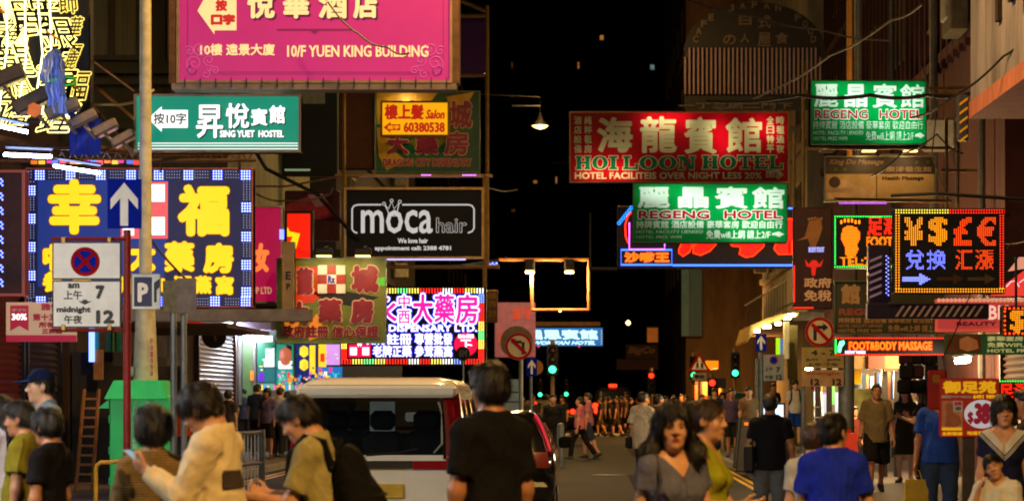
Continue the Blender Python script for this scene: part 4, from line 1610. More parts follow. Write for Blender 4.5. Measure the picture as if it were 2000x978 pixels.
s = Sign('salon_sign', 'bright yellow salon sign with red characters and a phone number', 'sign', 744, 198, 877, 266, 45.2)
s.cabinet(pmat('salon_frame', (150, 96, 30), rough=.5, var=.3), .18, rim=.01)
s.rect(747, 201, 874, 263, emat('lit_amber', (255, 178, 6), .95, var=.08), 1)
RT = emat('lit_red_text', (200, 26, 14), .75)
s.text('樓上髮', 751, 204, 828, 234, RT, 2, 1.3)
s.text('Salon', 831, 214, 869, 233, RT, 2, .9, shear=.3)
s.poly([(749, 249), (763, 238), (763, 243), (782, 243), (782, 255), (763, 255), (763, 260)], RT, 2)
s.text('按字', 757, 245, 780, 253, emat('lit_amber', (255, 178, 6), .95), 3, .3)
s.text('60380538', 788, 239, 869, 259, RT, 2, 1.1)

# --- black hair salon sign
s = Sign('hair_salon_sign', 'black hair salon board with thin white lettering and a crown in a brass frame', 'sign', 672, 366, 946, 506, 42)
s.cabinet(DARKM, .2)
s.rect(672, 366, 946, 506, pmat('salon_black', (12, 13, 16), rough=.6, var=.3, spec=.15), 1)
s.frame(BRASS, 5, .2, proud=.05)
PL = emat('salon_white', (205, 205, 205), .75)
s.text('moca', 705, 410, 845, 456, PL, 3, 1.0)
s.text('hair', 852, 425, 912, 455, PL, 3, .9)
s.text('hair', 853, 426, 911, 454, INK, 6, .1)
s.neon([(745, 400), (700, 400), (692, 402), (688, 408), (688, 448), (692, 453), (698, 455)], 1.7, PL, 2, 'border_line')
s.neon([(786, 400), (915, 400), (922, 402), (926, 408), (926, 446), (922, 452), (914, 455)], 1.7, PL, 2, 'border_line')
s.neon([(752, 400), (762, 422), (774, 422), (780, 396), (770, 408), (765, 394), (759, 408), (752, 400)], 1.1, PL, 2, 'crown_emblem')
for c in ((750, 398), (765, 392), (781, 394)):
    s.ring(c[0], c[1], 2.2, 3.6, PL, 3, 'crown_emblem', 14)
s.text('We love hair', 777, 465, 836, 475, PL, 2, .5)
s.text('appointment call: 2388 4781', 732, 480, 881, 491, PL, 2, .5)
b = MB()
for x in (672, 946):
    b.tube([(s.P(x, 0)[0], .1, s.P(0, 560)[1]), (s.P(x, 0)[0], .1, s.P(0, 340)[1])], .04, 6)
b.tube([(s.P(655, 0)[0], .12, s.P(0, 520)[1]), (s.P(975, 0)[0], .12, s.P(0, 520)[1])], .04, 6)
b.build('support_pole', BRASS, s.root)
s.neon([(756, 507), (910, 507)], 1.6, emat('tube_lilac', (190, 180, 255), 1.6), 14, 'tube_lamp')

# --- crimson ltd sign, red sign behind, small beige sign
s = Sign('shop_sign', 'crimson vertical sign with an orange character and small LTD lettering', 'sign', 462, 402, 552, 592, 40.5)
s.cabinet(ALU, .2)
s.rect(463, 404, 549, 588, emat('lit_burgundy', (176, 8, 70), .8, var=.2), 1)
s.text('女', 496, 474, 526, 532, emat('lit_orange', (255, 130, 60), 1.0), 2, 3)
s.text('GROUP LTD', 466, 560, 531, 574, emat('lit_tan', (220, 160, 120), .7), 2, .5)
s.frame(ALU, 3, .2, proud=.04)
s.dots([(548 + (i % 3) * 3, 450 + (i // 3) * 4) for i in range(15)] + [(548 + (i % 3) * 3, 510 + (i // 3) * 4) for i in range(15)] + [(548 + (i % 2) * 3, 560 + (i // 2) * 4) for i in range(16)], 1.6, LB, 12, 'led_row')
s = Sign('name_sign', 'narrow beige upright sign with two dark letters beside the crimson sign', 'sign', 551, 472, 575, 620, 39.6)
s.cabinet(pmat('beige_sign', (150, 122, 96), rough=.6, var=.3), .15)
s.text('E', 558, 530, 568, 546, INK, 2, .8)
s.text('P', 559, 553, 567, 566, INK, 2, .6)
s.frame(BRASS, 3, .15)
s = Sign('red_lightbox', 'glowing red lightbox with a yellow figure in a black frame', 'sign', 556, 412, 612, 526, 43)
s.cabinet(DARKM, .2)
s.rect(558, 416, 606, 522, emat('lit_scarlet', (246, 28, 8), .95), 1)
s.poly([(556, 448), (562, 444), (566, 452), (586, 456), (578, 486), (566, 474), (572, 462), (556, 462)], emat('lit_lemon', (255, 224, 20), 1.0), 2)
s.frame(DARKM, 5, .2)

# --- olive dragon dispensary sign (lower)
s = Sign('dispensary_sign', 'olive dispensary sign with maroon characters and a red white checked cross plate', 'sign', 540, 504, 754, 670, 40)
s.cabinet(DARKM, .18)
OLV = pmat('olive_board', (104, 112, 34), rough=.5, var=.5, scale=2.0)
s.rect(540, 504, 754, 670, OLV, 1)
for pts, m in (([(578, 520), (640, 522), (648, 560), (612, 590), (578, 592)], emat('lit_flame', (240, 50, 10), .5, var=.4)), ([(596, 534), (612, 528), (622, 560), (602, 572)], emat('lit_flame_yellow', (240, 180, 20), .6, var=.3)), ([(554, 625), (572, 612), (590, 618), (580, 640), (596, 660), (575, 650), (560, 650)], emat('lit_flame_orange', (255, 140, 30), .65, var=.3)), ([(600, 640), (618, 612), (630, 630), (622, 658), (604, 665)], emat('lit_flame_orange', (255, 140, 30), .65)), ([(610, 572), (640, 562), (740, 580), (700, 600), (640, 590)], INK), ([(732, 545), (754, 540), (754, 558), (738, 558)], emat('lit_green_scrap', (90, 200, 40), .6))):
    s.poly(pts, m, 1.7, 'gilded_scroll')
for t, a, b0, c, d, bo in (('龍', 580, 522, 612, 574, 3), ('城', 686, 518, 740, 572, 3.4), ('大', 566, 588, 604, 632, 3.4), ('藥', 622, 583, 668, 630, 3), ('房', 685, 583, 730, 631, 3.2)):
    s.text(t, a - 2.4, b0 - 2.4, c + 2.4, d + 2.4, pmat('raised_rim_pink', (214, 176, 168), rough=.5, var=.2), 3, bo + 1.8)
    s.text(t, a, b0, c, d, pmat('raised_maroon', (128, 24, 44), rough=.5, var=.25), 7, bo)
s.text('政府註冊 信心保證', 550, 634, 741, 660, pmat('raised_rim_pink', (214, 176, 168), rough=.5), 3, 2.0)
s.text('政府註冊 信心保證', 551, 635, 740, 659, pmat('raised_maroon', (128, 24, 44), rough=.5), 6, 1.0)
for i in range(3):
    for j in range(3):
        s.rect(621 + i * 18, 518 + j * 18.4, 639 + i * 18, 536 + j * 18.4, pmat('plate_white', (200, 196, 200), rough=.5) if (i + j) % 2 == 0 else pmat('plate_red', (140, 30, 36), rough=.5), 8, 'cross_plate')
s.rect(640, 537, 656, 554, pmat('plate_white', (200, 196, 200), rough=.5), 9, 'cross_plate')
s.text('Rx', 641, 538, 655, 553, BLUEP, 10, .8)
s.frame(pmat('glass_edge_green', (90, 120, 90), rough=.3, var=.3), 2, .18)

sign_lamp(s, 640, 500, 34)
sign_lamp(s, 715, 500, 20)
# --- LED dispensary sign
s = Sign('pharmacy_sign', 'glowing dispensary LED sign with magenta characters and rainbow LED border', 'sign', 664, 560, 950, 714, 52)
s.cabinet(INK, .25)
s.rect(664, 560, 950, 714, pmat('led_board_black', (10, 10, 22), rough=.4, var=.2), 1)
WG = emat('led_glow_white', (235, 232, 255), 1.9)
MG = emat('led_magenta', (255, 20, 150), 1.5)
BG = emat('led_blue_glow', (40, 40, 255), 1.3)
for t, a, b0, c, d, bo in (('永', 720, 574, 776, 632, 2.4), ('中', 778, 576, 801, 602, 1.5), ('西', 778, 606, 801, 632, 1.5), ('大', 806, 574, 846, 632, 2.6), ('藥', 848, 574, 888, 630, 2.2), ('房', 890, 574, 934, 632, 2.4)):
    s.text(t, a - 5, b0 - 5, c + 5, d + 5, BG, 2.4, bo + 2.6)
    s.text(t, a - 3, b0 - 3, c + 3, d + 3, WG, 4, bo + 1.4)
    s.text(t, a, b0, c, d, MG, 7, bo - .9)
s.text('WING DISPENSARY LTD.', 688, 632, 934, 649, BG, 2.4, 1.8)
s.text('WING DISPENSARY LTD.', 690, 633.5, 932, 647.5, WG, 5, .7)
for t, a, b0, c, d in (('政府註冊', 706, 650, 804, 673), ('專營批發', 810, 650, 884, 673), ('老牌正藥', 728, 674, 804, 697), ('參茸燕窩', 810, 674, 884, 697)):
    s.text(t, a - 2, b0 - 1, c + 2, d + 1, BG, 2.4, 1.6)
    s.text(t, a, b0, c, d, WG, 5, .6)
s.disc(910, 672, 23, emat('led_crimson', (240, 10, 70), 1.2), 3, 'seal')
s.neon([(900 + i * 2, 664) for i in range(11)], 1.8, WG, 5, 'seal'); s.neon([(910, 664), (910, 684)], 1.8, WG, 5, 'seal'); s.neon([(911, 672), (922, 674)], 1.5, WG, 5, 'seal')
s.text('信心保證', 894, 652, 926, 660, WG, 5, .5)
s.rect(681, 672, 724, 697, emat('led_crimson', (240, 10, 70), 1.2), 3, 'emblem')
for r_ in ((684, 678, 697, 693), (708, 678, 721, 693)):
    s.rect(*r_, WG, 5, 'emblem')
s.text('W', 697, 666, 708, 677, WG, 6, .6)
COLS = [('led_r', (255, 40, 30)), ('led_w', (255, 255, 235)), ('led_y', (255, 230, 90)), ('led_g', (120, 255, 140)), ('led_c', (120, 160, 255))]
buck = {k[0]: [] for k in COLS}
order = ['led_w', 'led_c', 'led_r', 'led_r', 'led_y', 'led_g', 'led_y', 'led_r', 'led_r', 'led_w', 'led_r', 'led_y']
for i in range(51):
    k = order[(i // 4) % 12]
    for dy in (564, 567.5, 571):
        buck[k].append((668 + i * 5.5, dy))
    k = order[(i // 4 + 3) % 12]
    for dy in (702, 705.5, 709):
        buck[k].append((668 + i * 5.5, dy))
for i in range(36):
    k = order[(i // 5 + 1) % 12]
    for dx in (936, 940, 944):
        buck[k].append((dx, 575 + i * 3.6))
        buck[k].append((dx - 268, 575 + i * 3.6))
for k, c in COLS:
    s.dots(buck[k], 1.5, emat('m_' + k, c, 2.6, sample=False), 3, 'led_row')

# --- small beige and yellow panels beyond it
s = Sign('name_sign', 'small brown upright sign with the number 29 beside the rainbow LED border', 'sign', 951, 566, 972, 630, 54)
s.cabinet(pmat('brown_sign', (96, 66, 28), rough=.6, var=.3), .1)
s.text('藥房', 953, 570, 970, 600, pmat('dull_gold', (150, 110, 40), rough=.6), 2, .6, vertical=True)
s.text('29', 954, 606, 969, 618, pmat('dull_gold', (150, 110, 40), rough=.6), 2, .5)
s = Sign('banner_sign', 'faded mauve banner with orange lettering behind the no turn sign', 'banner', 966, 590, 1046, 698, 62)
s.cabinet(pmat('mauve', (146, 92, 128), rough=.7, var=.3), .05)
s.text('ST', 1000, 602, 1044, 624, pmat('orange_letter', (190, 70, 60), rough=.6), 2, 2)
s.text('A', 972, 648, 988, 668, pmat('orange_letter', (190, 70, 60), rough=.6), 2, 1.5)

# --- blue hotel sign far
s = Sign('hotel_sign', 'small bright blue hotel sign over the far green traffic light', 'sign', 1020, 640, 1177, 675, 86)
s.cabinet(DARKM, .25)
s.rect(1020, 640, 1177, 675, emat('lit_azure', (14, 110, 190), .9, var=.1), 1)
s.text('國恩賓館', 1024, 643, 1168, 663, emat('lit_ice', (190, 240, 245), 1.2), 2, 1.4, shear=-.1)
s.text('KWOK YAN HOTEL', 1030, 665, 1163, 673, emat('lit_ice', (190, 240, 245), 1.2), 2, .7, shear=.3)
b = MB(); x0, z1 = s.P(1046, 628); x1, z0 = s.P(1172, 636); b.box(x0, .05, z0, x1, .15, z1); b.build('support_bar', RUST, s.root)
s.dots([(1175, 646 + i * 5) for i in range(6)], 1.2, emat('lit_lemon', (255, 224, 20), 1.0), 3, 'led_row')
s.dots([(1052, 676.5), (1083, 676.5), (1131, 676.5)], 2, emat('led_pinkish', (255, 20, 110), 1.2), 3, 'led_row')

# --- Hoi Loon hotel: translucent red face with real tubes behind
s = Sign('hotel_sign', 'wide dark red hotel sign with cream characters and green English lettering', 'sign', 1112, 218, 1541, 357, 50)
CR = tmat('acrylic_cream', (240, 230, 170), .8)
GR = tmat('acrylic_green', (0, 120, 74), .8)
RD = tmat('acrylic_red', (214, 8, 30), .85)
big = [('海', 1166, 229, 1236, 298, 2.6), ('龍', 1250, 227, 1322, 299, 2.2), ('賓', 1336, 228, 1400, 301, 2.2), ('館', 1417, 230, 1489, 299, 2.3)]
serif = []


def slab_letters(word, x0, y0, x1, y1):
    """fat slab-serif capitals from polygons."""
    wd_ = {'H': 1.15, 'O': 1.15, 'I': .62, 'L': .95, 'N': 1.1, 'T': 1.05, 'E': .95, ' ': .28}
    tot = sum(wd_[c] for c in word) + .10 * (len(word) - 1)
    u = (x1 - x0) / tot
    hgt = y1 - y0
    out, x = [], x0
    sv = hgt * .15

    def bx(a, b_, c, d):
        out.append(('poly', [(a, b_), (c, b_), (c, d), (a, d)]))
    for c in word:
        w = wd_[c] * u
        st = w * .27
        if c == 'H':
            for q in (x + .03 * w, x + w * .97 - st - w * .12):
                bx(q + w * .06, y0, q + w * .06 + st, y1)
                bx(q, y0, q + st + w * .12, y0 + sv); bx(q, y1 - sv, q + st + w * .12, y1)
            bx(x + .2 * w, y0 + hgt * .43, x + .8 * w, y0 + hgt * .57)
        elif c == 'I':
            bx(x + w * .24, y0, x + w * .76, y1); bx(x, y0, x + w, y0 + sv); bx(x, y1 - sv, x + w, y1)
        elif c == 'L':
            bx(x + w * .1, y0, x + w * .1 + st, y1); bx(x, y0, x + w * .52, y0 + sv); bx(x, y1 - sv, x + w, y1); bx(x + w * .84, y1 - hgt * .42, x + w, y1)
        elif c == 'T':
            bx(x + w * .5 - st / 2, y0, x + w * .5 + st / 2, y1); bx(x, y0, x + w, y0 + sv); bx(x + w * .2, y1 - sv, x + w * .8, y1); bx(x, y0, x + w * .13, y0 + hgt * .38); bx(x + w * .87, y0, x + w, y0 + hgt * .38)
        elif c == 'E':
            bx(x + w * .1, y0, x + w * .1 + st, y1)
            for q, e in ((y0, 1), (y0 + hgt * .43, .72), (y1 - sv, 1)):
                bx(x, q, x + w * e, q + sv)
            bx(x + w * .86, y0, x + w, y0 + hgt * .34); bx(x + w * .86, y1 - hgt * .36, x + w, y1)
        elif c == 'N':
            bx(x + w * .1, y0, x + w * .24, y1); bx(x + w * .78, y0, x + w * .92, y1); bx(x, y0, x + w * .3, y0 + sv); bx(x + w * .66, y0, x + w, y0 + sv); bx(x, y1 - sv, x + w * .38, y1)
            out.append(('poly', [(x + w * .1, y0), (x + w * .42, y0), (x + w * .92, y1), (x + w * .62, y1)]))
        elif c == 'O':
            n = 20
            for i in range(n):
                t0, t1 = 2 * math.pi * i / n, 2 * math.pi * (i + 1) / n
                cx, cy = x + w / 2, (y0 + y1) / 2
                P_ = lambda r1, r2, t: (cx + r1 * w * math.cos(t), cy + r2 * hgt * math.sin(t))
                out.append(('poly', [P_(.5, .5, t0), P_(.5, .5, t1), P_(.22, .38, t1), P_(.22, .38, t0)]))
        x += w + .10 * u
    return out


def fatten(items, d):
    r_ = []
    for it in items:
        cx = sum(p[0] for p in it[1]) / len(it[1]); cy = sum(p[1] for p in it[1]) / len(it[1])
        r_.append(('poly', [(p[0] + d * (1 if p[0] > cx else -1), p[1] + d * (1 if p[1] > cy else -1)) for p in it[1]]))
    return r_


S_ = slab_letters('HOI', 1124, 305, 1206, 331) + slab_letters('LOON', 1217, 305, 1358, 331) + slab_letters('HOTEL', 1371, 304, 1529, 330)
cream = [(t, a, b0, c, d, bo, 0, False) for t, a, b0, c, d, bo in big]
cream += [('酒店設備', 1121, 226, 1136, 300, .5, 0, True), ('純粹租房', 1141, 226, 1156, 300, .5, 0, True), ('全日特平', 1497, 226, 1512, 300, .6, 0, True), ('時租過夜', 1516, 226, 1532, 300, .6, 0, True)]
cream += [('HOTEL FACILITEIS OVER NIGHT LESS 20%', 1122, 336, 1488, 350, .8, 0, False)]
cream += [('poly', [(1496, 334), (1520, 334), (1520, 331), (1530, 341), (1520, 351), (1520, 347), (1496, 347)])]
cream += fatten(S_, 1.3)
s.masked([(CR, 'lettering', cream), (GR, 'lettering', S_), (RD, 'lettering', [('1/F', 1499, 336, 1520, 346, .4, 0, False)])], RD, cell=.5)
s.lightbox([(1255, 231, 1345, 231), (1395, 236, 1420, 300), (1135, 332, 1235, 338), (1470, 240, 1520, 262)], DARKM, depth=.34, strength=21, col=(255, 244, 214))
s.frame(pmat('bronze_frame', (120, 88, 48), rough=.4, metal=.5, var=.3), 2.5, .34, proud=.03)

# --- the two green hotel signs with tubes inside
CWH = tmat('acrylic_white', (245, 250, 240), .85)
CGN = tmat('acrylic_emerald', (0, 150, 70), .88)
CRD = tmat('acrylic_crimson', (200, 10, 40), .85)


def regeng(label, x0, y0, x1, y1, Y, dim=1.0):
    s = Sign('hotel_sign', label, 'sign', x0, y0, x1, y1, Y, 'green backlit hotel signs')
    w, h = x1 - x0, y1 - y0
    q = lambda t, a, b0, c, d, bo=0, v=False: (t, x0 + a * w, y0 + b0 * h, x0 + c * w, y0 + d * h, bo, 0, v)
    k = w / 300
    white = [q('麗', .03, .06, .24, .42, 1.5 * k), q('晶', .29, .06, .49, .42, 2.2 * k), q('賓', .53, .05, .745, .43, 1.7 * k), q('館', .77, .06, .98, .43, 1.7 * k)]
    white += [q('REGENG', .03, .44, .50, .615, 2.6 * k), q('HOTEL', .585, .44, .97, .615, 2.6 * k)]
    white += [q('持牌賓館 酒店設備 豪華套房 歡迎自由行', .02, .625, .97, .76, .6 * k), q('HOTEL FACILITY LIENSED', .02, .785, .455, .845, .3 * k), q('HOTEL FREE WIFI', .02, .875, .315, .93, .3 * k), q('免費wifi上網 請上2/F', .475, .785, .89, .935, .5 * k)]
    white += [('poly', [(x0 + a * w, y0 + b0 * h) for a, b0 in ((.90, .84), (.945, .84), (.945, .81), (.98, .858), (.945, .905), (.945, .875), (.90, .875))])]
    red = [q('REGENG', .035, .455, .495, .60, 1.2 * k), q('HOTEL', .59, .455, .965, .60, 1.2 * k)]
    s.masked([(CWH, 'lettering', white), (CRD, 'lettering', red)], CGN, cell=.5)
    s.lightbox([(x0 + .3 * w, y0 + .22 * h, x0 + .97 * w, y0 + .22 * h), (x0 + .25 * w, y0 + .52 * h, x0 + .95 * w, y0 + .52 * h), (x0 + .04 * w, y0 + .14 * h, x0 + .35 * w, y0 + .14 * h), (x0 + .6 * w, y0 + .85 * h, x0 + .97 * w, y0 + .85 * h)], DARKM, depth=.36, strength=17 * dim, col=(225, 255, 235))
    s.frame(pmat('green_frame', (40, 80, 48), rough=.4, metal=.3, var=.3), 2, .36, proud=.02)
    return s


regeng('backlit green hotel sign hanging under the wide red hotel sign', 1236, 358, 1538, 474, 49.4)
regeng('backlit green hotel sign crossed by a black cable in front of the brick block', 1583, 157, 1810, 283, 40)

# --- red / blue neon satay sign behind
s = Sign('neon_sign', 'neon sign of red strokes and blue tubes partly behind the green hotel sign', 'sign', 1206, 402, 1550, 524, 51)
s.cabinet(pmat('neon_back', (18, 8, 16), rough=.7, var=.4), .25)
NR = emat('neon_red', (255, 44, 6), 3.2)
NBL = emat('neon_blue', (60, 110, 255), 3.0)
NP = emat('neon_pink', (255, 120, 255), 2.4)
NRF = emat('neon_red_face', (250, 16, 6), 1.1)
s.neon([(1313, 518), (1548, 518)], 2.2, NBL, 6)
s.neon([(1213, 488), (1312, 488), (1312, 517), (1213, 517)], 2.0, NBL, 6, closed=True)
s.neon([(1229, 435), (1229, 487), (1298, 487), (1298, 474)], 1.6, NP, 9)
s.neon([(1233, 415), (1226, 422), (1221, 440), (1222, 462), (1227, 475)], 1.6, NR, 7)
s.text('沙嗲王', 1219, 492, 1308, 513, emat('neon_orange', (255, 100, 10), 2.0), 5, 1.5)
s.neon([[(1209 + i * 4 + 3 * math.cos(j), 436 - i * 5 + 3 * math.sin(j)) for j in range(7)] for i in range(7)], 1.0, emat('neon_sky', (30, 130, 255), 2.6), 6, 'neon_tube', True)
for pts in ([(1332, 474), (1326, 486), (1326, 494), (1334, 500), (1346, 492), (1352, 478), (1354, 472)], [(1362, 472), (1354, 482), (1354, 494), (1368, 498), (1386, 490), (1400, 474), (1402, 470)], [(1424, 472), (1430, 480), (1446, 482), (1444, 496), (1456, 502), (1470, 500), (1490, 482), (1494, 470)], [(1516, 472), (1512, 486), (1520, 496), (1546, 496), (1546, 470)]):
    s.poly(pts, NRF, 4, 'neon_stroke')
    s.neon(pts, 1.7, NR, 6)
s.rect(1539, 426, 1549, 496, NRF, 4, 'neon_stroke')
s.neon([(1539, 428), (1548, 428)], 1.6, NR, 6)
s.neon([(1539, 407), (1549, 407)], 2.0, NBL, 6)
b = MB(); b.tube([(s.P(1152, 0)[0], .2, s.P(0, 525)[1]), (s.P(1152, 0)[0], .2, s.P(0, 414)[1])], .03, 6); b.tube([(s.P(1152, 0)[0], .2, s.P(0, 524)[1]), (s.P(1206, 0)[0], .2, s.P(0, 524)[1])], .04, 6); b.build('support_pole', DARKM, s.root)

# --- dark round-topped striped cafe sign
s = Sign('striped_sign', 'unlit round topped sign of thin pale vertical bars and small scattered letters', 'sign', 1335, 4, 1612, 214, 56)
pts = [(1338, 214), (1338, 100)] + [(1474 - 138 * math.cos(t * math.pi / 20), 100 - 96 * math.sin(t * math.pi / 20)) for t in range(21)] + [(1612, 214)]
b = MB(); q = [s.P(*p) for p in pts][::-1]; b.prism(q, 0, .2); b.build('board', pmat('dead_board', (12, 8, 9), rough=.8, var=.4), s.root)
bar = pmat('dead_tube', (112, 92, 92), rough=.4, var=.2)
b = MB()
for i in range(32):
    x = 1338 + i * 8.5
    s0, z0 = s.P(x, 184); z1 = s.P(0, 94 if i not in (0, 31) else 112)[1]
    b.box(s0 - .02, -.03, z0, s0 + .02, -.002, z1)
b.build('bar', bar, s.root)
dul = pmat('dead_letter', (74, 60, 46), rough=.6, var=.3)
for i, ch in enumerate('CAFE JAPAN FOOD'):
    if ch == ' ': continue
    t = math.pi * (i + .7) / 15.4
    cx, cy = 1474 - 116 * math.cos(t), 88 - 78 * math.sin(t)
    s.text(ch, cx - 6, cy - 7, cx + 6, cy + 7, dul, 2, .8)
for ch, a, b0, c, d in (('日', 1443, 32, 1468, 50), ('の', 1412, 68, 1438, 88), ('式', 1480, 30, 1506, 56), ('人', 1446, 66, 1464, 84), ('屋', 1480, 64, 1506, 92), ('食', 1514, 64, 1540, 86)):
    s.text(ch, a, b0, c, d, dul, 2, .8)
s.text('一丁三田二門下', 1326, 201, 1548, 213, dul, 2, .6)

# --- health massage board
s = Sign('massage_board', 'unlit brown and tan massage board with a reclining figure under the upper green sign', 'sign', 1610, 305, 1828, 394, 43)
s.cabinet(DARKM, .16)
s.rect(1610, 305, 1828, 394, pmat('board_brown', (64, 46, 28), rough=.5, var=.3), 1)
TAN = pmat('board_tan', (190, 150, 88), rough=.55, var=.3, scale=2)
s.rect(1612, 340, 1711, 391, TAN, 2)
s.rect(1713, 340, 1825, 391, TAN, 2)
s.poly([(1616, 372), (1630, 352), (1650, 350), (1668, 362), (1690, 366), (1708, 374), (1708, 388), (1616, 388)], pmat('board_skin', (206, 164, 112), rough=.6, var=.25), 3, 'figure_print')
s.disc(1630, 356, 11, pmat('board_hair', (70, 44, 22), rough=.6), 4, 'figure_print')
GL = pmat('board_gold', (150, 118, 80), rough=.5)
s.text('King Du Massage', 1620, 311, 1726, 324, GL, 2, .5, shear=.3)
s.text('康淳養生館', 1730, 325, 1820, 336, GL, 2, .6)
s.text('Health Massage', 1723, 344, 1804, 354, pmat('board_ink', (60, 40, 20), rough=.6), 3, .6)
for (cx, cy) in ((1632, 331), (1650, 331), (1790, 317), (1812, 316)):
    s.poly([(cx + (5 if i % 2 == 0 else 2) * math.cos(i * math.pi / 5), cy + (5 if i % 2 == 0 else 2) * math.sin(i * math.pi / 5)) for i in range(10)], pmat('board_green', (80, 110, 30), rough=.6), 3, 'flower_print')
s.frame(pmat('silver_edge', (150, 150, 130), rough=.35, metal=.5), 1.8, .16)
s.dots([(1640 + i * 3.6, 397) for i in range(26)], 1.5, emat('led_violet', (200, 80, 255), 2.2, sample=False), 2, 'led_row')

sign_lamp(s, 1690, 298, 14, (1, .66, .28))  # floodlight added to brighten the tan massage board
sign_lamp(s, 1770, 298, 14, (1, .66, .28))  # second added floodlight, also there to brighten the board
# --- black rectangular board and government duty free board
s = Sign('massage_board', 'dark maroon board with a foot print, a red bull head and beige characters', 'sign', 1549, 405, 1626, 604, 38)
s.cabinet(pmat('maroon_board', (54, 20, 22), rough=.5, var=.4), .16)
s.rect(1570, 420, 1612, 496, pmat('board_umber', (40, 24, 18), rough=.5), 1)
s.poly([(1556, 470), (1572, 462), (1580, 432), (1604, 428), (1606, 446), (1598, 470), (1592, 482), (1582, 480), (1578, 466)], pmat('foot_tan', (150, 100, 54), rough=.6, var=.3), 2, 'foot_print')
for i in range(5):
    s.disc(1580 + i * 6, 428 - (i % 3), 3, pmat('foot_tan', (150, 100, 54), rough=.6), 2, 'foot_print', n=12)
s.text('BODY FOOT', 1579, 482, 1610, 493, emat('lit_pale_blue', (170, 170, 255), .9), 3, .7)
s.poly([(1572, 506), (1580, 516), (1586, 508), (1594, 508), (1600, 516), (1608, 506), (1604, 520), (1594, 522), (1592, 538), (1586, 538), (1584, 522), (1575, 520)], emat('lit_bull', (220, 30, 20), .8), 2, 'bull_head')
BT = emat('lit_beige_text', (214, 150, 92), .35)
s.text('政府', 1570, 542, 1624, 562, BT, 2, .9)
s.text('免稅', 1570, 566, 1624, 588, BT, 2, .9)
s.dots([(1551, 520 + i * 4) for i in range(18)] + [(1551 + i * 4, 601) for i in range(10)], 1.8, emat('led_r2', (255, 40, 20), 2.0, sample=False), 3, 'led_row')

# --- foot LED sign
s = Sign('foot_sign', 'LED foot massage sign with an orange foot, green dotted border and phone number', 'sign', 1628, 420, 1752, 524, 36.5)
s.cabinet(INK, .2)
s.rect(1628, 420, 1752, 524, pmat('led_board_black', (10, 10, 22), rough=.4), 1)
LO = emat('led_orange', (255, 130, 10), 2.2, sample=False)
LR = emat('led_red', (255, 36, 12), 2.4, sample=False)
LG = emat('led_green', (40, 255, 90), 2.2, sample=False)
s.dots([(1631 + i * 4.6, 423) for i in range(26)] + [(1631, 428 + i * 4.6) for i in range(20)] + [(1631 + i * 4.6, 521) for i in range(26)], 1.6, LG, 3, 'led_row')
foot = [(1646, 446), (1656, 440), (1672, 444), (1680, 454), (1680, 466), (1674, 476), (1676, 488), (1670, 500), (1660, 504), (1652, 498), (1650, 482), (1642, 466)]
s.poly(foot, emat('led_foot_red', (240, 40, 10), .8), 2, 'foot_emblem')
pp = np.array(foot); nx, ny = 16, 24
M = raster((pp - [1640, 0]) * [nx / 42, 0] + np.stack([np.zeros(len(pp)), (506 - pp[:, 1]) * ny / 68], 1), [(0, i, i + 1) for i in range(1, len(foot) - 1)], nx, ny)
s.led('', 1640, 438, 1682, 506, LO, r=1.25, lay=3, mask=M, name='foot_emblem')
s.dots([(1643 + i * 7, 434 - (3 if 0 < i < 4 else 0) + dy) for i in range(6) for dy in (-2, 1.5)], 2.4, LO, 3, 'foot_emblem')
s.led('足', 1694, 424, 1722, 460, LR, 2.6, 1.1, 3, 1.2)
s.led('浴', 1726, 426, 1750, 458, LR, 2.6, 1.1, 3, 1.2)
s.led('FOOT', 1692, 462, 1742, 482, LO, 2.2, 1.0, 3, 1.0)
s.led('TEL:2332', 1640, 502, 1740, 519, LO, 2.0, .95, 3, 1.0)

# --- currency exchange LED sign
s = Sign('exchange_sign', 'black currency exchange LED sign with yen dollar pound euro symbols', 'sign', 1746, 407, 1963, 573, 30)
s.cabinet(INK, .22)
s.rect(1746, 407, 1963, 573, pmat('led_board_black', (10, 10, 22), rough=.4), 1)
LA = emat('led_amber', (255, 150, 20), 2.4, sample=False)
LRO = emat('led_redorange', (255, 70, 14), 2.4, sample=False)
LBW = emat('led_bluewhite', (110, 120, 255), 4.0, sample=False)
for t, a, c, m in (('¥', 1766, 1802, LA), ('$', 1813, 1850, LA), ('£', 1862, 1898, LRO), ('€', 1908, 1945, LRO)):
    s.led(t, a, 424, c, 480, m, 3.7, 1.35, 3, 1.2)
for t, a, c, m in (('兌', 1769, 1804, LBW), ('换', 1810, 1846, LBW), ('汇', 1866, 1899, LRO), ('漲', 1905, 1940, LRO)):
    s.led(t, a, 488, c, 526, m, 2.6, .95, 3, .5)
arr = [(0, .34), (.62, .34), (.62, 0), (1, .5), (.62, 1), (.62, .66), (0, .66)]
for a, c, m in ((1762, 1817, LBW),):
    pp = np.array(arr) * [20, 7]
    M = raster(pp, [(0, 1, 5), (0, 5, 6), (2, 3, 4), (1, 2, 3), (1, 4, 5), (1, 3, 4)], 20, 7)
    s.led('', a, 534, c, 556, m, r=1.25, lay=3, mask=M, name='arrow')
for a, c, col in ((1830, 1882, (84, 44, 10)), (1890, 1944, (96, 74, 44))):
    s.poly([(a + p[0] * (c - a), 534 + p[1] * 21) for p in arr], pmat('dead_arrow_%d' % col[0], col, rough=.6), 2, 'arrow')
ed = [(1750 + i * 5.05, y) for i in range(43) for y in (410.5, 415.5, 564.5, 569.5)]
ed2 = [(x, 421 + i * 5.05) for i in range(29) for x in (1750, 1755.5, 1953.5, 1959)]
s.dots([p for p in ed + ed2 if p[0] < 1856 and p[1] < 420], 1.5, emat('led_lime', (240, 220, 70), 2.2, sample=False), 3, 'led_row')
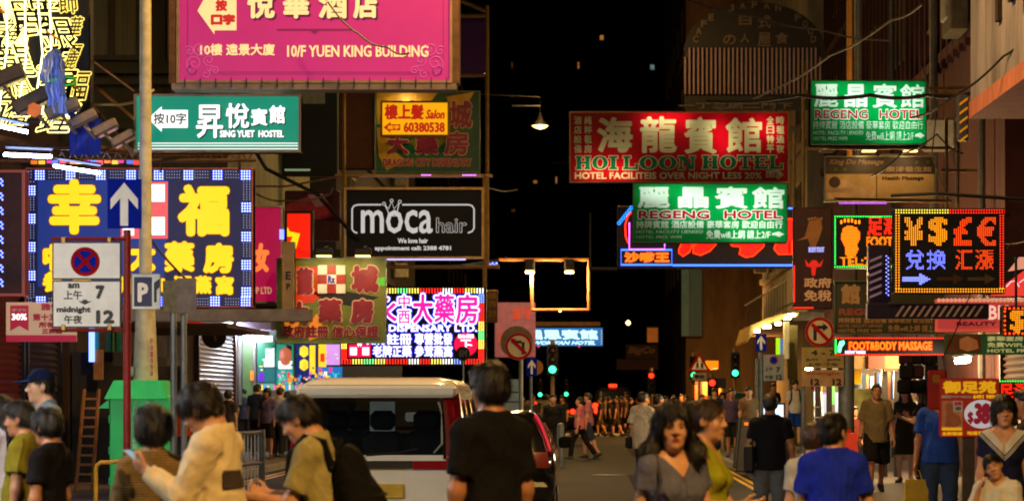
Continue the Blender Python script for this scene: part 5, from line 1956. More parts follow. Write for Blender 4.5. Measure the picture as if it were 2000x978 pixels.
s.dots([p for p in ed + ed2 if p[1] >= 420 and p[0] < 1800 or p[1] > 560], 1.5, LA, 3, 'led_row')
s.dots([p for p in ed + ed2 if p[0] >= 1856 and p[1] <= 560], 1.5, emat('led_red3', (255, 50, 26), 2.2, sample=False), 3, 'led_row')
s.frame(DARKM, 1.2, .22)

# --- dark regeng board, massage LED strip, barber stripe box, salmon beauty sign, green hotel strip
s = Sign('hotel_sign', 'unlit dark hotel board with dull brown lettering above the red massage strip', 'sign', 1629, 548, 1846, 652, 35)
s.cabinet(pmat('dead_green', (44, 46, 26), rough=.5, var=.35), .16)
DB = pmat('dead_beige', (150, 112, 66), rough=.6, var=.25)
s.text('館', 1642, 554, 1680, 594, DB, 2, 1.8)
s.text('賓', 1690, 554, 1730, 594, DB, 2, 1.6)
s.text('REGENG HOTEL', 1638, 602, 1836, 616, pmat('dead_red', (130, 60, 40), rough=.6), 2, 1.1)
s.text('持牌賓館 酒店設備 豪華套房 歡迎自由行', 1637, 620, 1840, 631, DB, 2, .4)
s.text('HOTEL FACILITY LIENSED', 1637, 633, 1724, 639, DB, 2, .2)
s.text('HOTEL FREE WIFI', 1637, 642, 1722, 649, DB, 2, .3)
s.text('免費wifi上網 請上2/F', 1734, 634, 1838, 648, DB, 2, .3)
s.frame(pmat('dull_green_edge', (70, 84, 50), rough=.5), 2, .16)

s = Sign('massage_strip', 'glowing red LED strip reading FOOT & BODY MASSAGE', 'sign', 1629, 658, 1846, 694, 34)
s.cabinet(INK, .14)
s.text('FOOT&BODY MASSAGE', 1656, 665, 1822, 685, emat('strip_glow', (200, 14, 4), .9), 2, 2.2)
s.text('FOOT&BODY MASSAGE', 1658, 667, 1820, 683, emat('strip_orange', (255, 120, 10), 1.9), 5, .5)
s.dots([(1632 + i * 5, 660) for i in range(43)] + [(1632 + i * 5, 692) for i in range(43)], 1.6, LR, 2, 'led_row')
s.poly([(1636, 676), (1640, 666), (1648, 664), (1650, 670), (1644, 678), (1642, 688), (1636, 688)], emat('strip_foot', (120, 255, 190), 2.2), 3, 'foot_emblem')
s.dots([(1632, 664 + i * 4) for i in range(7)], 2, LG, 3, 'led_row')
s.text('HOW WAN', 1650, 684, 1690, 691, emat('strip_white', (200, 210, 255), 1.6), 6, .8)

s = Sign('barber_light', 'long purple box with white diagonal stripes under the currency sign', 'lamp', 1694, 592, 1932, 622, 30.6)
s.cabinet(pmat('barber_purple', (24, 14, 42), rough=.35, var=.3), .2)
for i in range(12):
    x = 1748 + i * 14
    s.poly([(x, 618), (x + 5, 618), (x + 19, 597), (x + 14, 597)], pmat('barber_white', (180, 150, 140), rough=.4), 2, 'stripe')
s = Sign('barber_light', 'upright striped barber box beside the foot sign', 'lamp', 1696, 478, 1740, 592, 33)
s.cabinet(pmat('barber_purple', (24, 14, 42), rough=.35, var=.3), .2)
for i in range(6):
    y = 498 + i * 14
    s.poly([(1698, y + 10), (1722, y), (1722, y + 5), (1698, y + 15)], emat('barber_lit', (170, 140, 170), .16), 2, 'stripe')
s.dots([(1731 + (i % 2) * 4, 500 + i * 4) for i in range(20)], 1.5, LBW, 3, 'led_row')

s = Sign('beauty_sign', 'salmon coloured scalloped beauty shop sign behind the dollar sign', 'sign', 1826, 584, 2040, 648, 33)
s.cabinet(DARKM, .2)
s.rect(1826, 584, 2040, 648, emat('lit_salmon2', (226, 84, 60), .6, var=.15), 1)
s.rect(1832, 592, 2040, 642, emat('lit_salmon3', (206, 70, 66), .55, var=.15), 2)
for i in range(22):
    s.disc(1834 + i * 8, 586, 4, emat('lit_peach', (250, 170, 140), .6), 3, 'scallop', n=12)
s.text('BEAUTY', 1868, 628, 1946, 636, pmat('beauty_ink', (90, 20, 60), rough=.6), 4, .5)
s.text('BI', 1930, 596, 1954, 624, emat('lit_peach2', (255, 190, 170), .9), 4, 1)
s.text('L', 1962, 596, 1990, 624, emat('lit_peach2', (255, 190, 170), .9), 4, 1)
s = Sign('beauty_sign', 'glowing coral panel with pale scrollwork behind the currency sign', 'sign', 1930, 500, 2050, 580, 34.5)
s.cabinet(DARKM, .2)
s.poly([(1932, 578), (2048, 578), (2048, 502), (2000, 528)], emat('lit_coral', (240, 60, 50), .8), 1.5, 'panel')
s.poly([(1968, 530), (2004, 524), (2048, 502), (1990, 502)], emat('lit_peach', (250, 170, 140), .6), 2, 'panel')
s.neon([[(1965, 560), (1974, 550), (1984, 548), (1990, 560)], [(1990, 552), (2000, 545), (2010, 555)]], 1.1, emat('neon_pale', (255, 190, 200), 1.4), 3)

s = Sign('hotel_sign', 'green hotel strip sign with a picture panel right of the massage strip', 'sign', 1846, 652, 2060, 692, 32)
s.cabinet(DARKM, .16)
s.rect(1846, 652, 2060, 692, emat('lit_darkgreen', (26, 84, 36), .35, var=.3), 1)
s.rect(1850, 655, 1916, 689, pmat('picture_brown', (100, 56, 30), rough=.5, var=.4), 2, 'picture')
s.poly([(1874, 662), (1890, 656), (1908, 664), (1912, 680), (1890, 686), (1874, 680)], pmat('picture_skin', (196, 134, 90), rough=.6, var=.3), 3, 'picture')
BL = emat('lit_buff', (200, 190, 120), .55)
s.text('豪華套房 歡迎', 1928, 656, 2040, 666, BL, 2, .4)
s.text('免費WIFI上網', 1928, 668, 2030, 678, BL, 2, .4)
s.text('HOTEL FREE', 1928, 681, 2020, 688, BL, 2, .4)

# --- dollar sign lightbox
s = Sign('dollar_sign', 'small rounded LED sign with an orange dollar symbol', 'sign', 1957, 597, 2014, 656, 25)
s.cabinet(DARKM, .14)
s.led('$', 1972, 606, 1999, 650, LA, 3.2, 1.25, 3, 1.2)
s.dots([(1963 + i * 8.5, y) for i in range(6) for y in (602, 651)] + [(x, 608 + i * 9) for i in range(5) for x in (1962, 2009)], 2.4, LRO, 3, 'led_row')
s.frame(RUST, 2.5, .14)
b = MB(); b.tube([(s.P(1986, 0)[0], .05, s.P(0, 597)[1]), (s.P(1986, 0)[0], .05, s.P(0, 500)[1])], .015, 6); b.build('hanger', DARKM, s.root)

# --- red foot massage placard on a post
s = Sign('price_placard', 'red foot massage price placard reading $38 on a grey post', 'sign', 1834, 738, 1952, 853, 23)
s.cabinet(pmat('placard_red', (176, 28, 20), rough=.45, var=.2), .03)
s.rect(1835, 739, 1951, 852, emat('lit_placard', (190, 30, 18), .28, var=.15), 1)
YG = emat('lit_placard_yellow', (250, 180, 20), .6)
s.text('御足苑', 1841, 743, 1946, 768, YG, 2, 1.7)
s.text('足底按摩 FOOT MASSAGE', 1838, 771, 1897, 777, WHITEP, 2, .4)
s.text('6491 9894', 1900, 770, 1948, 778, YG, 2, .8)
s.rect(1839, 782, 1880, 840, pmat('photo_skin', (220, 150, 110), rough=.5, var=.3), 2, 'picture')
s.poly([(1846, 832), (1848, 806), (1846, 790), (1852, 786), (1860, 788), (1862, 806), (1874, 812), (1878, 826), (1864, 836)], pmat('photo_skin_dark', (190, 110, 76), rough=.5, var=.25), 3, 'picture')
s.rect(1861, 782, 1880, 804, WHITEP, 3, 'picture')
s.text('營業', 1863, 784, 1878, 791, CRIM, 4, .4); s.text('中', 1866, 793, 1876, 802, INK, 4, .4)
s.disc(1917, 808, 28, emat('placard_white', (235, 230, 235), .42), 2, 'price_oval', rx=34)
s.text('$', 1889, 803, 1901, 828, emat('placard_crimson', (150, 10, 40), .5), 3, 1.4)
s.text('38', 1901, 786, 1934, 828, emat('placard_crimson', (150, 10, 40), .5), 3, 3.0, shear=.08)
s.text('全新裝修', 1839, 842, 1880, 850, YG, 3, .5); s.text('地道享受', 1888, 841, 1930, 849, YG, 3, .5)
s.rect(1839, 834, 1878, 840, YG, 4, 'strip')
b = MB(); b.box(s.P(1882, 0)[0], .035, -EYE + .14 + (s.cy - VPY) * s.k, s.P(1905, 0)[0], .11, -s.h / 2 + .3); b.build('post', pmat('post_grey', (74, 66, 56), rough=.6, metal=.3, var=.4), s.root)
s = Sign('price_placard', 'darker red placard edge on the far side of the man in the blue tee shirt', 'sign', 1812, 722, 1850, 800, 26)
s.cabinet(pmat('placard_red', (176, 28, 20), rough=.45), .03)
s.text('御', 1820, 730, 1836, 748, pmat('dull_gold2', (190, 120, 30), rough=.5), 2, 1)
s = Sign('led_board', 'LED board with red characters and coloured border behind the woman in the navy dress', 'sign', 1951, 742, 2030, 800, 27)
s.cabinet(INK, .1)
s.led('足浴', 1952, 748, 2006, 778, LR, 2.6, 1.1, 3, 1.0)
s.dots([(1953 + i * 5, 744) for i in range(15)], 1.6, LG, 3, 'led_row')
s.dots([(1953 + i * 4, 788 + (i % 3) * 4) for i in range(18)] , 1.8, LBW, 3, 'led_row')

# --- yellow-white neon wall at upper left, black vertical sign
s = Sign('neon_sign', 'wall of tangled yellow white neon tubing on black at the top of the shop row', 'sign', -60, -120, 176, 236, 33)
s.cabinet(pmat('neon_black', (20, 18, 12), rough=.6, var=.4), .25)
NY = emat('neon_yellow', (255, 232, 120), 3.6)
NY2 = emat('neon_yellow_dim', (240, 210, 90), 1.6)
rg = random.Random(5)
cur = []
for gx in range(4):
    for gy in range(7):
        ox, oy = -50 + gx * 58, -110 + gy * 50
        ch = '金銀珠寶鐘錶首飾華麗福龍鳳禧祥瑞'[(gx * 7 + gy) % 16]
        if ox < 128 - (oy > 150) * 60:
            sh_, dx, dy, z_ = rg.uniform(-.6, .9), rg.uniform(-16, 6), rg.uniform(-12, 8), rg.uniform(.7, 1.35)
            w_, h_ = 74 * z_ - (gx == 3) * 18, 62 * z_
            s.text(ch, ox + dx, oy + dy, ox + dx + w_, oy + dy + h_, NY if gx < 3 else NY2, 3, 2.3, shear=sh_)
            s.text(ch, ox + dx + 2.2, oy + dy + 2.2, ox + dx + w_ - 2.2, oy + dy + h_ - 2.2, INK, 5, .2, shear=sh_)
for i in range(5):
    x = -30 + i * 31 + rg.random() * 22
    s.neon([(x, -118), (x - 8 + rg.random() * 10, -20), (x + 4, 80 + rg.random() * 60), (x - 14, 225)], 1.8, emat('neon_pale_yellow', (255, 250, 200), 3.0), 7)
s.poly([(8, 60), (40, 20), (58, 60), (46, 130), (24, 120)], NY, 2, 'neon_stroke')
s.poly([(0, 0), (26, -20), (30, 30), (10, 44)], NY, 2, 'neon_stroke')
s.poly([(60, 10), (72, 6), (66, 70), (56, 60)], NY, 2, 'neon_stroke')
s = Sign('wall_sign', 'narrow black upright sign with pale yellow characters beside the neon wall', 'sign', 88, -100, 140, 150, 33.6, yaw=0)
s.cabinet(pmat('neon_black', (20, 18, 12), rough=.6), .2)
LY = emat('lit_pale_yellow', (255, 240, 190), 1.1)
s.text('足浴按摩沐足', 92, -90, 108, 106, LY, 2, 1.1, vertical=True)
s.text('珠寶金行鐘錶', 116, -100, 132, 76, LY, 2, 1.1, vertical=True)
# ------------------------------------------------------------------ road signs, poles, signals
SIGNGREY = pmat('galvanised', (120, 124, 122), rough=.5, metal=.5, var=.3, scale=7)
POLE_Y = pmat('lamp_post_paint', (184, 176, 142), rough=.6, var=.35, scale=5)
BRIGHT = pmat('sign_white', (236, 236, 232), rough=.4, var=.12)


def post(s, px, py0, py1, r_px, mat, name='pole', y=.04, ground=0.0, down=True):
    b = MB()
    zb = ground - s.root.location.z if down else s.P(0, py1)[1]
    b.tube([(s.P(px, 0)[0], y + r_px * s.k, zb), (s.P(px, 0)[0], y + r_px * s.k, s.P(0, py0)[1])], r_px * s.k, 14)
    return b.build(name, mat, s.root, smooth=True)


def arrow_up(cx, cy, w, h):
    return [(cx - w * .12, cy + h * .5), (cx - w * .12, cy - h * .14), (cx - w * .42, cy + h * .12), (cx - w * .42, cy - h * .12), (cx, cy - h * .5), (cx + w * .42, cy - h * .12), (cx + w * .42, cy + h * .12), (cx + w * .12, cy - h * .14), (cx + w * .12, cy + h * .5)]


s = Sign('road_sign', 'no stopping plate with 7 to 12 hours and blue arrow on a red pole', 'road sign', 102, 472, 237, 640, 21)
for (x0, y0, x1, y1, nm) in ((102, 472, 237, 546, 'plate'), (102, 547, 237, 640, 'plate')):
    s.rect(x0, y0, x1, y1, INK, 1, nm, .02)
    s.rect(x0 + 3, y0 + 3, x1 - 3, y1 - 3, BRIGHT, 2, nm)
s.disc(167, 511, 28.5, REDP, 3, 'roundel')
for a in (0, 90, 180, 270):
    pts = []
    c = (167 + 3.6 * 1.41 * math.cos(R(a)), 511 + 3.6 * 1.41 * math.sin(R(a)))
    pts.append(c)
    for t in range(-36, 37, 6):
        pts.append((167 + 21.5 * math.cos(R(a + t)), 511 + 21.5 * math.sin(R(a + t))))
    s.poly(pts, BLUEP, 4, 'roundel')
s.text('am', 133, 553, 156, 563, INK, 3, 1.0)
s.text('上午', 125, 567, 161, 585, INK, 3, .5)
s.text('7', 187, 557, 205, 584, INK, 3, 2.2)
s.poly([(162, 585), (171, 585), (171, 588), (180, 588), (166, 595), (153, 588), (162, 588)], INK, 3, 'arrow')
s.text('midnight', 111, 598, 178, 613, INK, 3, .9)
s.text('午夜', 126, 615, 161, 632, INK, 3, .5)
s.text('12', 188, 605, 224, 632, INK, 3, 2.2)
POLE_R = pmat('pole_red', (142, 30, 26), rough=.55, var=.35, scale=9)
post(s, 245, 448, 0, 7.5, POLE_R)
for y in (466, 644):
    b = MB(); b.tube([(s.P(98, y)[0], .05, s.P(0, y)[1]), (s.P(244, y)[0], .05, s.P(0, y)[1])], 3.8 * s.k, 8); b.build('bracket', POLE_R, s.root)
b = MB()
for x in (124, 214):
    for y in (470, 640):
        b.bbox(s.P(x - 4, 0)[0], -.012, s.P(0, y + 5)[1], s.P(x + 4, 0)[0], .06, s.P(0, y - 7)[1], .004)
b.build('clamp', BRASS, s.root)
s.rect(210, 350, 276, 446, BLUEP, 1, 'arrow_plate', .02)
s.poly(arrow_up(243, 399, 64, 84), BRIGHT, 3, 'arrow')

# lamp post: wide at the base
s = Sign('lamp_post', 'tall yellowish lamp post with a wider base beside the green utility cabinet', 'lamp post', 268, -200, 292, 745, 31.5)
x = s.P(280, 0)[0]; g = .13 - s.root.location.z
b = MB(); b.lathe([(.125, s.P(0, 590)[1]), (.085, s.P(0, 560)[1]), (.078, s.P(0, 200)[1]), (.075, s.P(0, -330)[1])], (x, .15, 0), 16); b.build('shaft', POLE_Y, s.root, smooth=True)
b = MB(); b.lathe([(.17, g), (.165, s.P(0, 740)[1]), (.14, s.P(0, 650)[1]), (.125, s.P(0, 590)[1])], (x, .15, 0), 16); b.build('base', POLE_Y, s.root, smooth=True)
b = MB(); b.bbox(x - .20, .0, s.P(0, 735)[1], x - .12, .25, s.P(0, 715)[1], .01); b.build('door_latch', SIGNGREY, s.root)
s.text('P01098', 293.5, 660, 299, 735, emat('tag_red', (200, 60, 80), .15), 1, .5, vertical=True)

s = Sign('parking_sign', 'weathered blue and white parking sign on the lamp post', 'road sign', 257, 534, 314, 604, 31)
s.rect(257, 534, 314, 604, BRIGHT, 1, 'plate', .02)
s.rect(262, 541, 297, 598, pmat('faded_navy', (16, 26, 84), rough=.5, var=.4), 2, 'plate')
s.text('P', 269, 552, 290, 590, BRIGHT, 3, 2.2)
s.poly([(301, 590), (301, 552), (312, 544), (312, 560), (306, 566), (306, 590)], INK, 3, 'arrow')
s.frame(SIGNGREY, 1.2, .02)

s = Sign('sign_pair', 'pair of grey posts carrying the backs of two small traffic plates', 'road sign', 316, 545, 384, 622, 29)
b = MB(); b.bbox(s.P(318, 0)[0], -.01, s.P(0, 610)[1], s.P(346, 0)[0], .01, s.P(0, 548)[1], .004); b.build('plate', pmat('plate_dull', (110, 100, 60), rough=.6, var=.5, scale=12), s.root)
b = MB(); b.bbox(s.P(346, 0)[0], -.04, s.P(0, 612)[1], s.P(384, 0)[0], -.02, s.P(0, 543)[1], .004); b.build('plate', pmat('plate_back', (120, 104, 90), rough=.6, var=.35, scale=10), s.root)
post(s, 337, 606, 0, 6.5, SIGNGREY, ground=.13)
post(s, 357, 608, 0, 6, SIGNGREY, ground=.13)

# green utility cabinet
s = Sign('utility_cabinet', 'bright green metal utility cabinet with graffiti and a sloped lid by the red pole', 'cabinet', 214, 742, 330, 1020, 31)
GREEN = pmat('cabinet_green', (26, 196, 104), rough=.45, var=.18, scale=5)
g = .13 - s.root.location.z
w = s.w / 2; zt = s.h / 2
b = MB(); b.bbox(-w, 0, g + .06, w, .62, zt - .2, .015); b.build('body', GREEN, s.root)
b = MB(); b.add([(-w - .06, -.05, zt - .24), (w - .02, -.05, zt - .24), (w - .02, .66, zt - .24), (-w - .06, .66, zt - .24), (-w + .05, .02, zt), (w - .10, .02, zt), (w - .10, .6, zt), (-w + .05, .6, zt)], [(0, 3, 2, 1), (4, 5, 6, 7), (0, 1, 5, 4), (1, 2, 6, 5), (2, 3, 7, 6), (3, 0, 4, 7)]); b.build('lid', GREEN, s.root)
b = MB(); b.add([(-w - .14, -.04, zt - .36), (-w, -.04, zt - .24), (-w, .6, zt - .24), (-w - .14, .6, zt - .36), (-w, -.04, zt - .36), (-w, .6, zt - .36)], [(0, 1, 2, 3), (0, 4, 1), (3, 2, 5), (0, 3, 5, 4)]); b.build('rain_flap', GREEN, s.root)
b = MB(); b.box(-w - .02, -.02, g, w + .02, .64, g + .06); b.build('plinth', CONC, s.root)
b = MB()
for z in (zt - .55, zt - .95, g + .35):
    b.bbox(-w - .025, .05, z, -w - .001, .10, z + .1, .004)
b.build('hinge', GREEN, s.root)
GRA = pmat('graffiti', (190, 215, 200), rough=.6, var=.2)
s.neon([[(260, 812), (263, 790), (270, 775), (280, 770), (287, 782), (288, 800)], [(266, 798), (276, 792)], [(290, 782), (296, 804), (306, 780)], [(296, 804), (304, 806)]], .7, GRA, 1, 'graffiti')
s.text('不准標貼', 259, 824, 268, 878, GRA, 1, .3, vertical=True)

# yellow hoop rail and the grey pedestrian railings
yr = empty('guard_rail', at(195, 1010, 30), 'yellow hoop guard rail beside the green cabinet', 'railing')
YP = pmat('rail_yellow', (196, 150, 40), rough=.5, var=.25)
k = 30 / F
b = MB(); g = .13 - yr.location.z
b.tube([(-8 * k, 0, g), (-8 * k, 0, 92 * k), (-6 * k, 0, 102 * k), (2 * k, 0, 108 * k), (20 * k, 0, 108 * k), (20 * k, .9, 108 * k), (20 * k, .9, g)], 4.2 * k, 10); b.build('rail', YP, yr, smooth=True)
for i, (px, Y, n, lb) in enumerate(((474, 34.5, 1, 'grey pedestrian railing at the kerb bend beside the man in the navy tee shirt'),)):
    r = empty('railing', at(px, VPY + EYE * F / Y, Y), lb, 'railing')
    L_ = 2.0
    for q in range(n + 1):
        b = MB(); b.tube([(-.35 + q * .35, q * L_, 0), (-.35 + q * .35, q * L_, 1.12)], .055, 10); b.build('post', SIGNGREY, r, smooth=True)
    b = MB()
    for z in (1.08, .62, .2):
        b.tube([(-.35, 0, z), (-.35 + n * .35, n * L_, z)], .03, 8)
    for q in range(n * 12):
        t = q / (n * 12)
        b.tube([(-.35 + t * n * .35, t * n * L_, .2), (-.35 + t * n * .35, t * n * L_, 1.06)], .01, 5)
    b.build('bars', ALU, r)


def road_disc(label, px, py, r_px, Y, turn, post_px=None, ground=0.0, back=False, extra=None):
    s = Sign('road_sign', label, 'road sign', px - r_px, py - r_px, px + r_px, py + r_px, Y)
    s.disc(px, py, r_px, SIGNGREY, 0.2, 'back_plate')
    s.disc(px, py, r_px * .97, REDP, 1, 'rim')
    s.disc(px, py, r_px * .78, pmat('sign_buff', (190, 176, 140), rough=.45, var=.2), 2, 'face')
    u = r_px / 28
    d = turn
    s.poly([(px + d * -10 * u * -1 - 3.5 * u, py + 16 * u), (px + 10 * d * -u * -1 + 3.5 * u if False else px + 10 * u * d * 1 + 3.5 * u, py + 16 * u), (px + 10 * u * d + 3.5 * u, py - 10 * u), (px + 10 * u * d - 3.5 * u, py - 10 * u)] if False else
           [(px - d * 9 * u - 3.2 * u, py + 16 * u), (px - d * 9 * u + 3.2 * u, py + 16 * u), (px - d * 9 * u + 3.2 * u, py - 9 * u), (px - d * 9 * u - 3.2 * u, py - 9 * u)], INK, 3, 'arrow')
    s.poly([(px - d * 6 * u, py - 12 * u), (px + d * 6 * u, py - 12 * u), (px + d * 6 * u, py - 17 * u), (px + d * 16 * u, py - 9 * u), (px + d * 6 * u, py - 1 * u), (px + d * 6 * u, py - 6 * u), (px - d * 6 * u, py - 6 * u)], INK, 3.3, 'arrow')
    c = .707
    e = 21 * u
    s.poly([(px - e * c - 2.4 * u, py - e * c + 2.4 * u), (px - e * c + 2.4 * u, py - e * c - 2.4 * u), (px + e * c + 2.4 * u, py + e * c - 2.4 * u), (px + e * c - 2.4 * u, py + e * c + 2.4 * u)], REDP, 5, 'bar')
    if post_px:
        post(s, post_px[0], post_px[1], 0, post_px[2], SIGNGREY, ground=ground)
    return s


s = road_disc('round no left turn sign on a grey post near the blue far hotel sign', 1013, 676, 27, 46, -1, (1017, 690, 4.5), 0.0)
s.disc(1009, 668, 32, pmat('sign_back_grey', (110, 96, 70), rough=.6, var=.4), -6, 'back_plate')
s.rect(985, 740, 1013, 800, pmat('blue_grey_panel', (120, 150, 170), rough=.5, var=.25), 1, 'plate', .02)
s.rect(985, 764, 1013, 766.5, INK, 2, 'rule'); s.rect(985, 783, 1013, 785.5, INK, 2, 'rule')
s = Sign('road_sign', 'small blue arrow plate on a thin post right of the no left turn sign', 'road sign', 1028, 699, 1049, 734, 52)
s.rect(1028, 699, 1049, 734, BLUEP, 1, 'plate', .02); s.poly(arrow_up(1038.5, 716, 18, 28), BRIGHT, 2, 'arrow')
post(s, 1037, 700, 0, 3, SIGNGREY)
s.disc(1046, 717, 15, pmat('sign_back_tan', (170, 110, 50), rough=.6), -6, 'back_plate')
s = road_disc('round no right turn sign on buff plates at the corner of the shop street', 1601, 648, 29, 38, 1, (1655, 690, 16), .13)
s.rect(1566, 678, 1648, 718, pmat('plate_buff', (150, 130, 70), rough=.5, var=.25), 1, 'plate', .02)
s.rect(1566, 722, 1648, 754, pmat('plate_buff2', (160, 126, 86), rough=.5, var=.25), 1, 'plate', .02)
s.text('4 - 7', 1584, 683, 1632, 694, INK, 2, .7); s.text('am   pm', 1574, 700, 1640, 706, INK, 2, .3); s.text('上午 下午', 1576, 708, 1638, 715, INK, 2, .3)
s.text('12', 1583, 739, 1601, 752, INK, 2, 1.0); s.text('12', 1626, 739, 1644, 752, INK, 2, 1.0); s.text('midnight', 1575, 726, 1640, 733, pmat('plate_red_ink', (150, 40, 40), rough=.6), 2, .3)
post(s, 1570, 754, 0, 5, SIGNGREY, ground=.13); post(s, 1588, 754, 0, 3, SIGNGREY, ground=.13)

s = Sign('road_sign', 'blue arrow plate above a no stopping plate on a pale post by the canopy shop', 'road sign', 1476, 652, 1497, 686, 58)
s.rect(1476, 652, 1497, 686, BLUEP, 1, 'plate', .02); s.poly(arrow_up(1486.5, 669, 18, 28), BRIGHT, 2, 'arrow')
s.rect(1491, 692, 1532, 743, pmat('plate_grey', (150, 146, 140), rough=.5, var=.2), 1, 'plate', .02)
s.disc(1511, 703, 8.5, pmat('dull_red', (130, 40, 60), rough=.5), 2, 'roundel'); s.disc(1511, 703, 6.2, BLUEP, 3, 'roundel')
s.text('7', 1516, 716, 1524, 726, INK, 2, .8); s.text('12', 1516, 731, 1528, 741, INK, 2, .8); s.text('上午', 1494, 716, 1510, 724, INK, 2, .3); s.text('午夜', 1494, 732, 1510, 740, INK, 2, .3)
post(s, 1487, 688, 0, 5, SIGNGREY, ground=.13)
post(s, 1479, 700, 0, 3.5, SIGNGREY, ground=.13)

s = Sign('road_sign', 'triangular school children warning sign by the green traffic light', 'road sign', 1345, 690, 1386, 724, 84)
s.poly([(1344, 725), (1388, 725), (1366, 688)], REDP, 1, 'rim'); s.poly([(1351, 721), (1381, 721), (1366, 696)], BRIGHT, 2, 'face')
for cx in (1362, 1371):
    s.disc(cx, 705, 1.9, INK, 3, 'figure', n=10); s.poly([(cx - 2, 708), (cx + 2, 708), (cx + 2.6, 713), (cx + 2.5, 720), (cx + .8, 720), (cx, 715), (cx - 1.5, 720), (cx - 3, 720), (cx - 2.2, 713)], INK, 3, 'figure')
s.rect(1352, 728, 1380, 742, pmat('plate_grey', (150, 146, 140), rough=.5), 1, 'plate', .02); s.text('學校', 1356, 731, 1376, 739, INK, 2, .4)
post(s, 1366, 724, 0, 2, SIGNGREY)

s = Sign('mirror', 'round black sign back on a bracket above the white roller shutter', 'road sign', 393, 634, 443, 678, 55)
s.disc(418, 656, 24, pmat('sign_black', (24, 22, 22), rough=.5), 1, 'disc'); s.poly([(414, 640), (418, 640), (424, 664), (420, 666)], BRASS, 2, 'bracket')
b = MB(); b.tube([(0, .03, 0), (0, .1, 0), (-.8, .5, .3)], .03, 6); b.build('arm', DARKM, s.root)
s = Sign('plate_sign', 'round black plate marked 6M in front of the LED pharmacy sign', 'road sign', 890, 676, 918, 708, 48)
s.disc(904, 690, 14, pmat('sign_black', (24, 22, 22), rough=.5), 1, 'disc'); s.text('6M', 896, 683, 912, 697, SIGNGREY, 2, .8)
post(s, 904, 690, 0, 2, SIGNGREY)


def signal(label, px, py, Y, lit, r_px=6.5, pole=True, both=None, ped=False):
    """traffic signal head with three (or two) aspects; the lit one glows."""
    k = Y / F
    root = empty('traffic_light', at(px, py, Y), label, 'traffic light', 'traffic lights at the far crossing')
    n = 2 if ped else 3
    idx = {'R': 0, 'A': 1, 'G': n - 1}[lit]
    sp = .26
    z0 = idx * sp
    b = MB(); b.bbox(-.15, 0, z0 - (n - 1) * sp - .17, .15, .22, z0 + .17, .03); b.build('housing', pmat('signal_black', (24, 24, 22), rough=.5), root)
    for i in range(n):
        z = z0 - i * sp
        c = [('signal_red', (255, 40, 20)), ('signal_amber', (255, 170, 30)), ('signal_green', (60, 255, 170))][(0, 1, 2)[i] if n == 3 else (0, 2)[i]]
        b = MB(); b.lathe([(.001, -.02), (.07, -.016), (.10, 0)], (0, -.004, z), 18, 'y')
        lens = b.build('lens', emat(c[0] + '_on', c[1], 4.0) if i == idx else pmat(c[0] + '_off', tuple(v // 6 for v in c[1]), rough=.3), root, smooth=True)
        b = MB()
        b.lathe([(.115, -.001), (.115, -.14), (.112, -.14), (.112, -.001)], (0, 0, z), 18, 'y'); b.build('visor', pmat('signal_black', (24, 24, 22), rough=.5), root)
    b = MB(); b.tube([(0, .3, -root.location.z), (0, .3, z0 + .3)], .06, 8); b.build('pole', pmat('signal_pole', (150, 120, 70), rough=.5, metal=.3, var=.3), root)
    return root


signal('green traffic light glowing under the blue hotel sign', 1079, 721, 66, 'G')
signal('green traffic light beside the triangular school sign', 1355, 732, 88, 'G')
signal('green traffic light in front of the dark green hoarding', 1436, 728, 80, 'G')
signal('red traffic light glowing over the far crowd', 1272, 733, 92, 'R')
signal('red pedestrian light in front of the lit orange shopfront', 1391, 747, 78, 'R', ped=True)
signal('small red traffic light behind the man in the black tee shirt', 984, 731, 74, 'R')
signal('distant green traffic light low behind the parked cars', 1055, 770, 125, 'G')
signal('distant green traffic light left of the far minibus', 1106, 769, 130, 'G')

# floodlit empty sign frame
s = Sign('floodlight_gantry', 'empty rusty sign frame with two glowing floodlights hanging from its top bar', 'gantry', 978, 506, 1152, 606, 58)
b = MB()
for (x0, y0, x1, y1) in ((975, 507, 1152, 507), (1039, 507, 1039, 606), (1150, 507, 1150, 606), (1039, 605, 1150, 605)):
    b.tube([(s.P(x0, y0)[0], 0, s.P(x0, y0)[1]), (s.P(x1, y1)[0], 0, s.P(x1, y1)[1])], .038, 8)
b.build('frame', pmat('frame_orange_steel', (170, 110, 60), rough=.6, metal=.2, var=.4), s.root)
b = MB(); b.tube([(s.P(975, 507)[0], 0, s.P(0, 507)[1]), (s.P(860, 507)[0], 3, s.P(0, 507)[1])], .035, 6); b.build('arm', DARKM, s.root)
FL = emat('flood_lamp', (255, 205, 120), 9.0)
for cx in (1035, 1112):
    x, z = s.P(cx, 519)
    b = MB(); b.bbox(x - .12, -.22, z - .12, x + .12, .05, z + .16, .03); h_ = b.build('floodlight', DARKM, s.root)
    b = MB(); b.bbox(x - .11, -.24, z - .185, x + .11, .03, z - .125, .02); b.build('lens', FL, h_)
    l = bpy.data.lights.new('flood_light', 'POINT'); l.energy = 260; l.color = (1, .62, .26); l.shadow_soft_size = .1
    o = bpy.data.objects.new('flood_light', l); COL.objects.link(o); o.parent = s.root; o.location = (x, -.1, z - .32)
s.dots([(1094, 606)], 3.5, emat('flood_lamp', (255, 205, 120), 9.0), 6, 'lamp')
s.dots([(954 + i * 4, 514 + (i % 2) * 3) for i in range(5)], 2, emat('led_blue', (70, 84, 255), 5.0), 3, 'led_row')
r = empty('distant_lamp', at(1227, 630, 200), 'tiny orange lamp far down the dark street', 'street lamp')
b = MB(); b.lathe([(.02, .2), (.14, .1), (.2, 0), (.14, -.1), (.02, -.2)], n=12); b.build('globe', FL, r)
b = MB(); b.tube([(0, .3, .1), (0, .3, -r.location.z)], .06, 6); b.tube([(0, .3, .1), (0, 0, .2)], .04, 6); b.build('pole', DARKM, r)

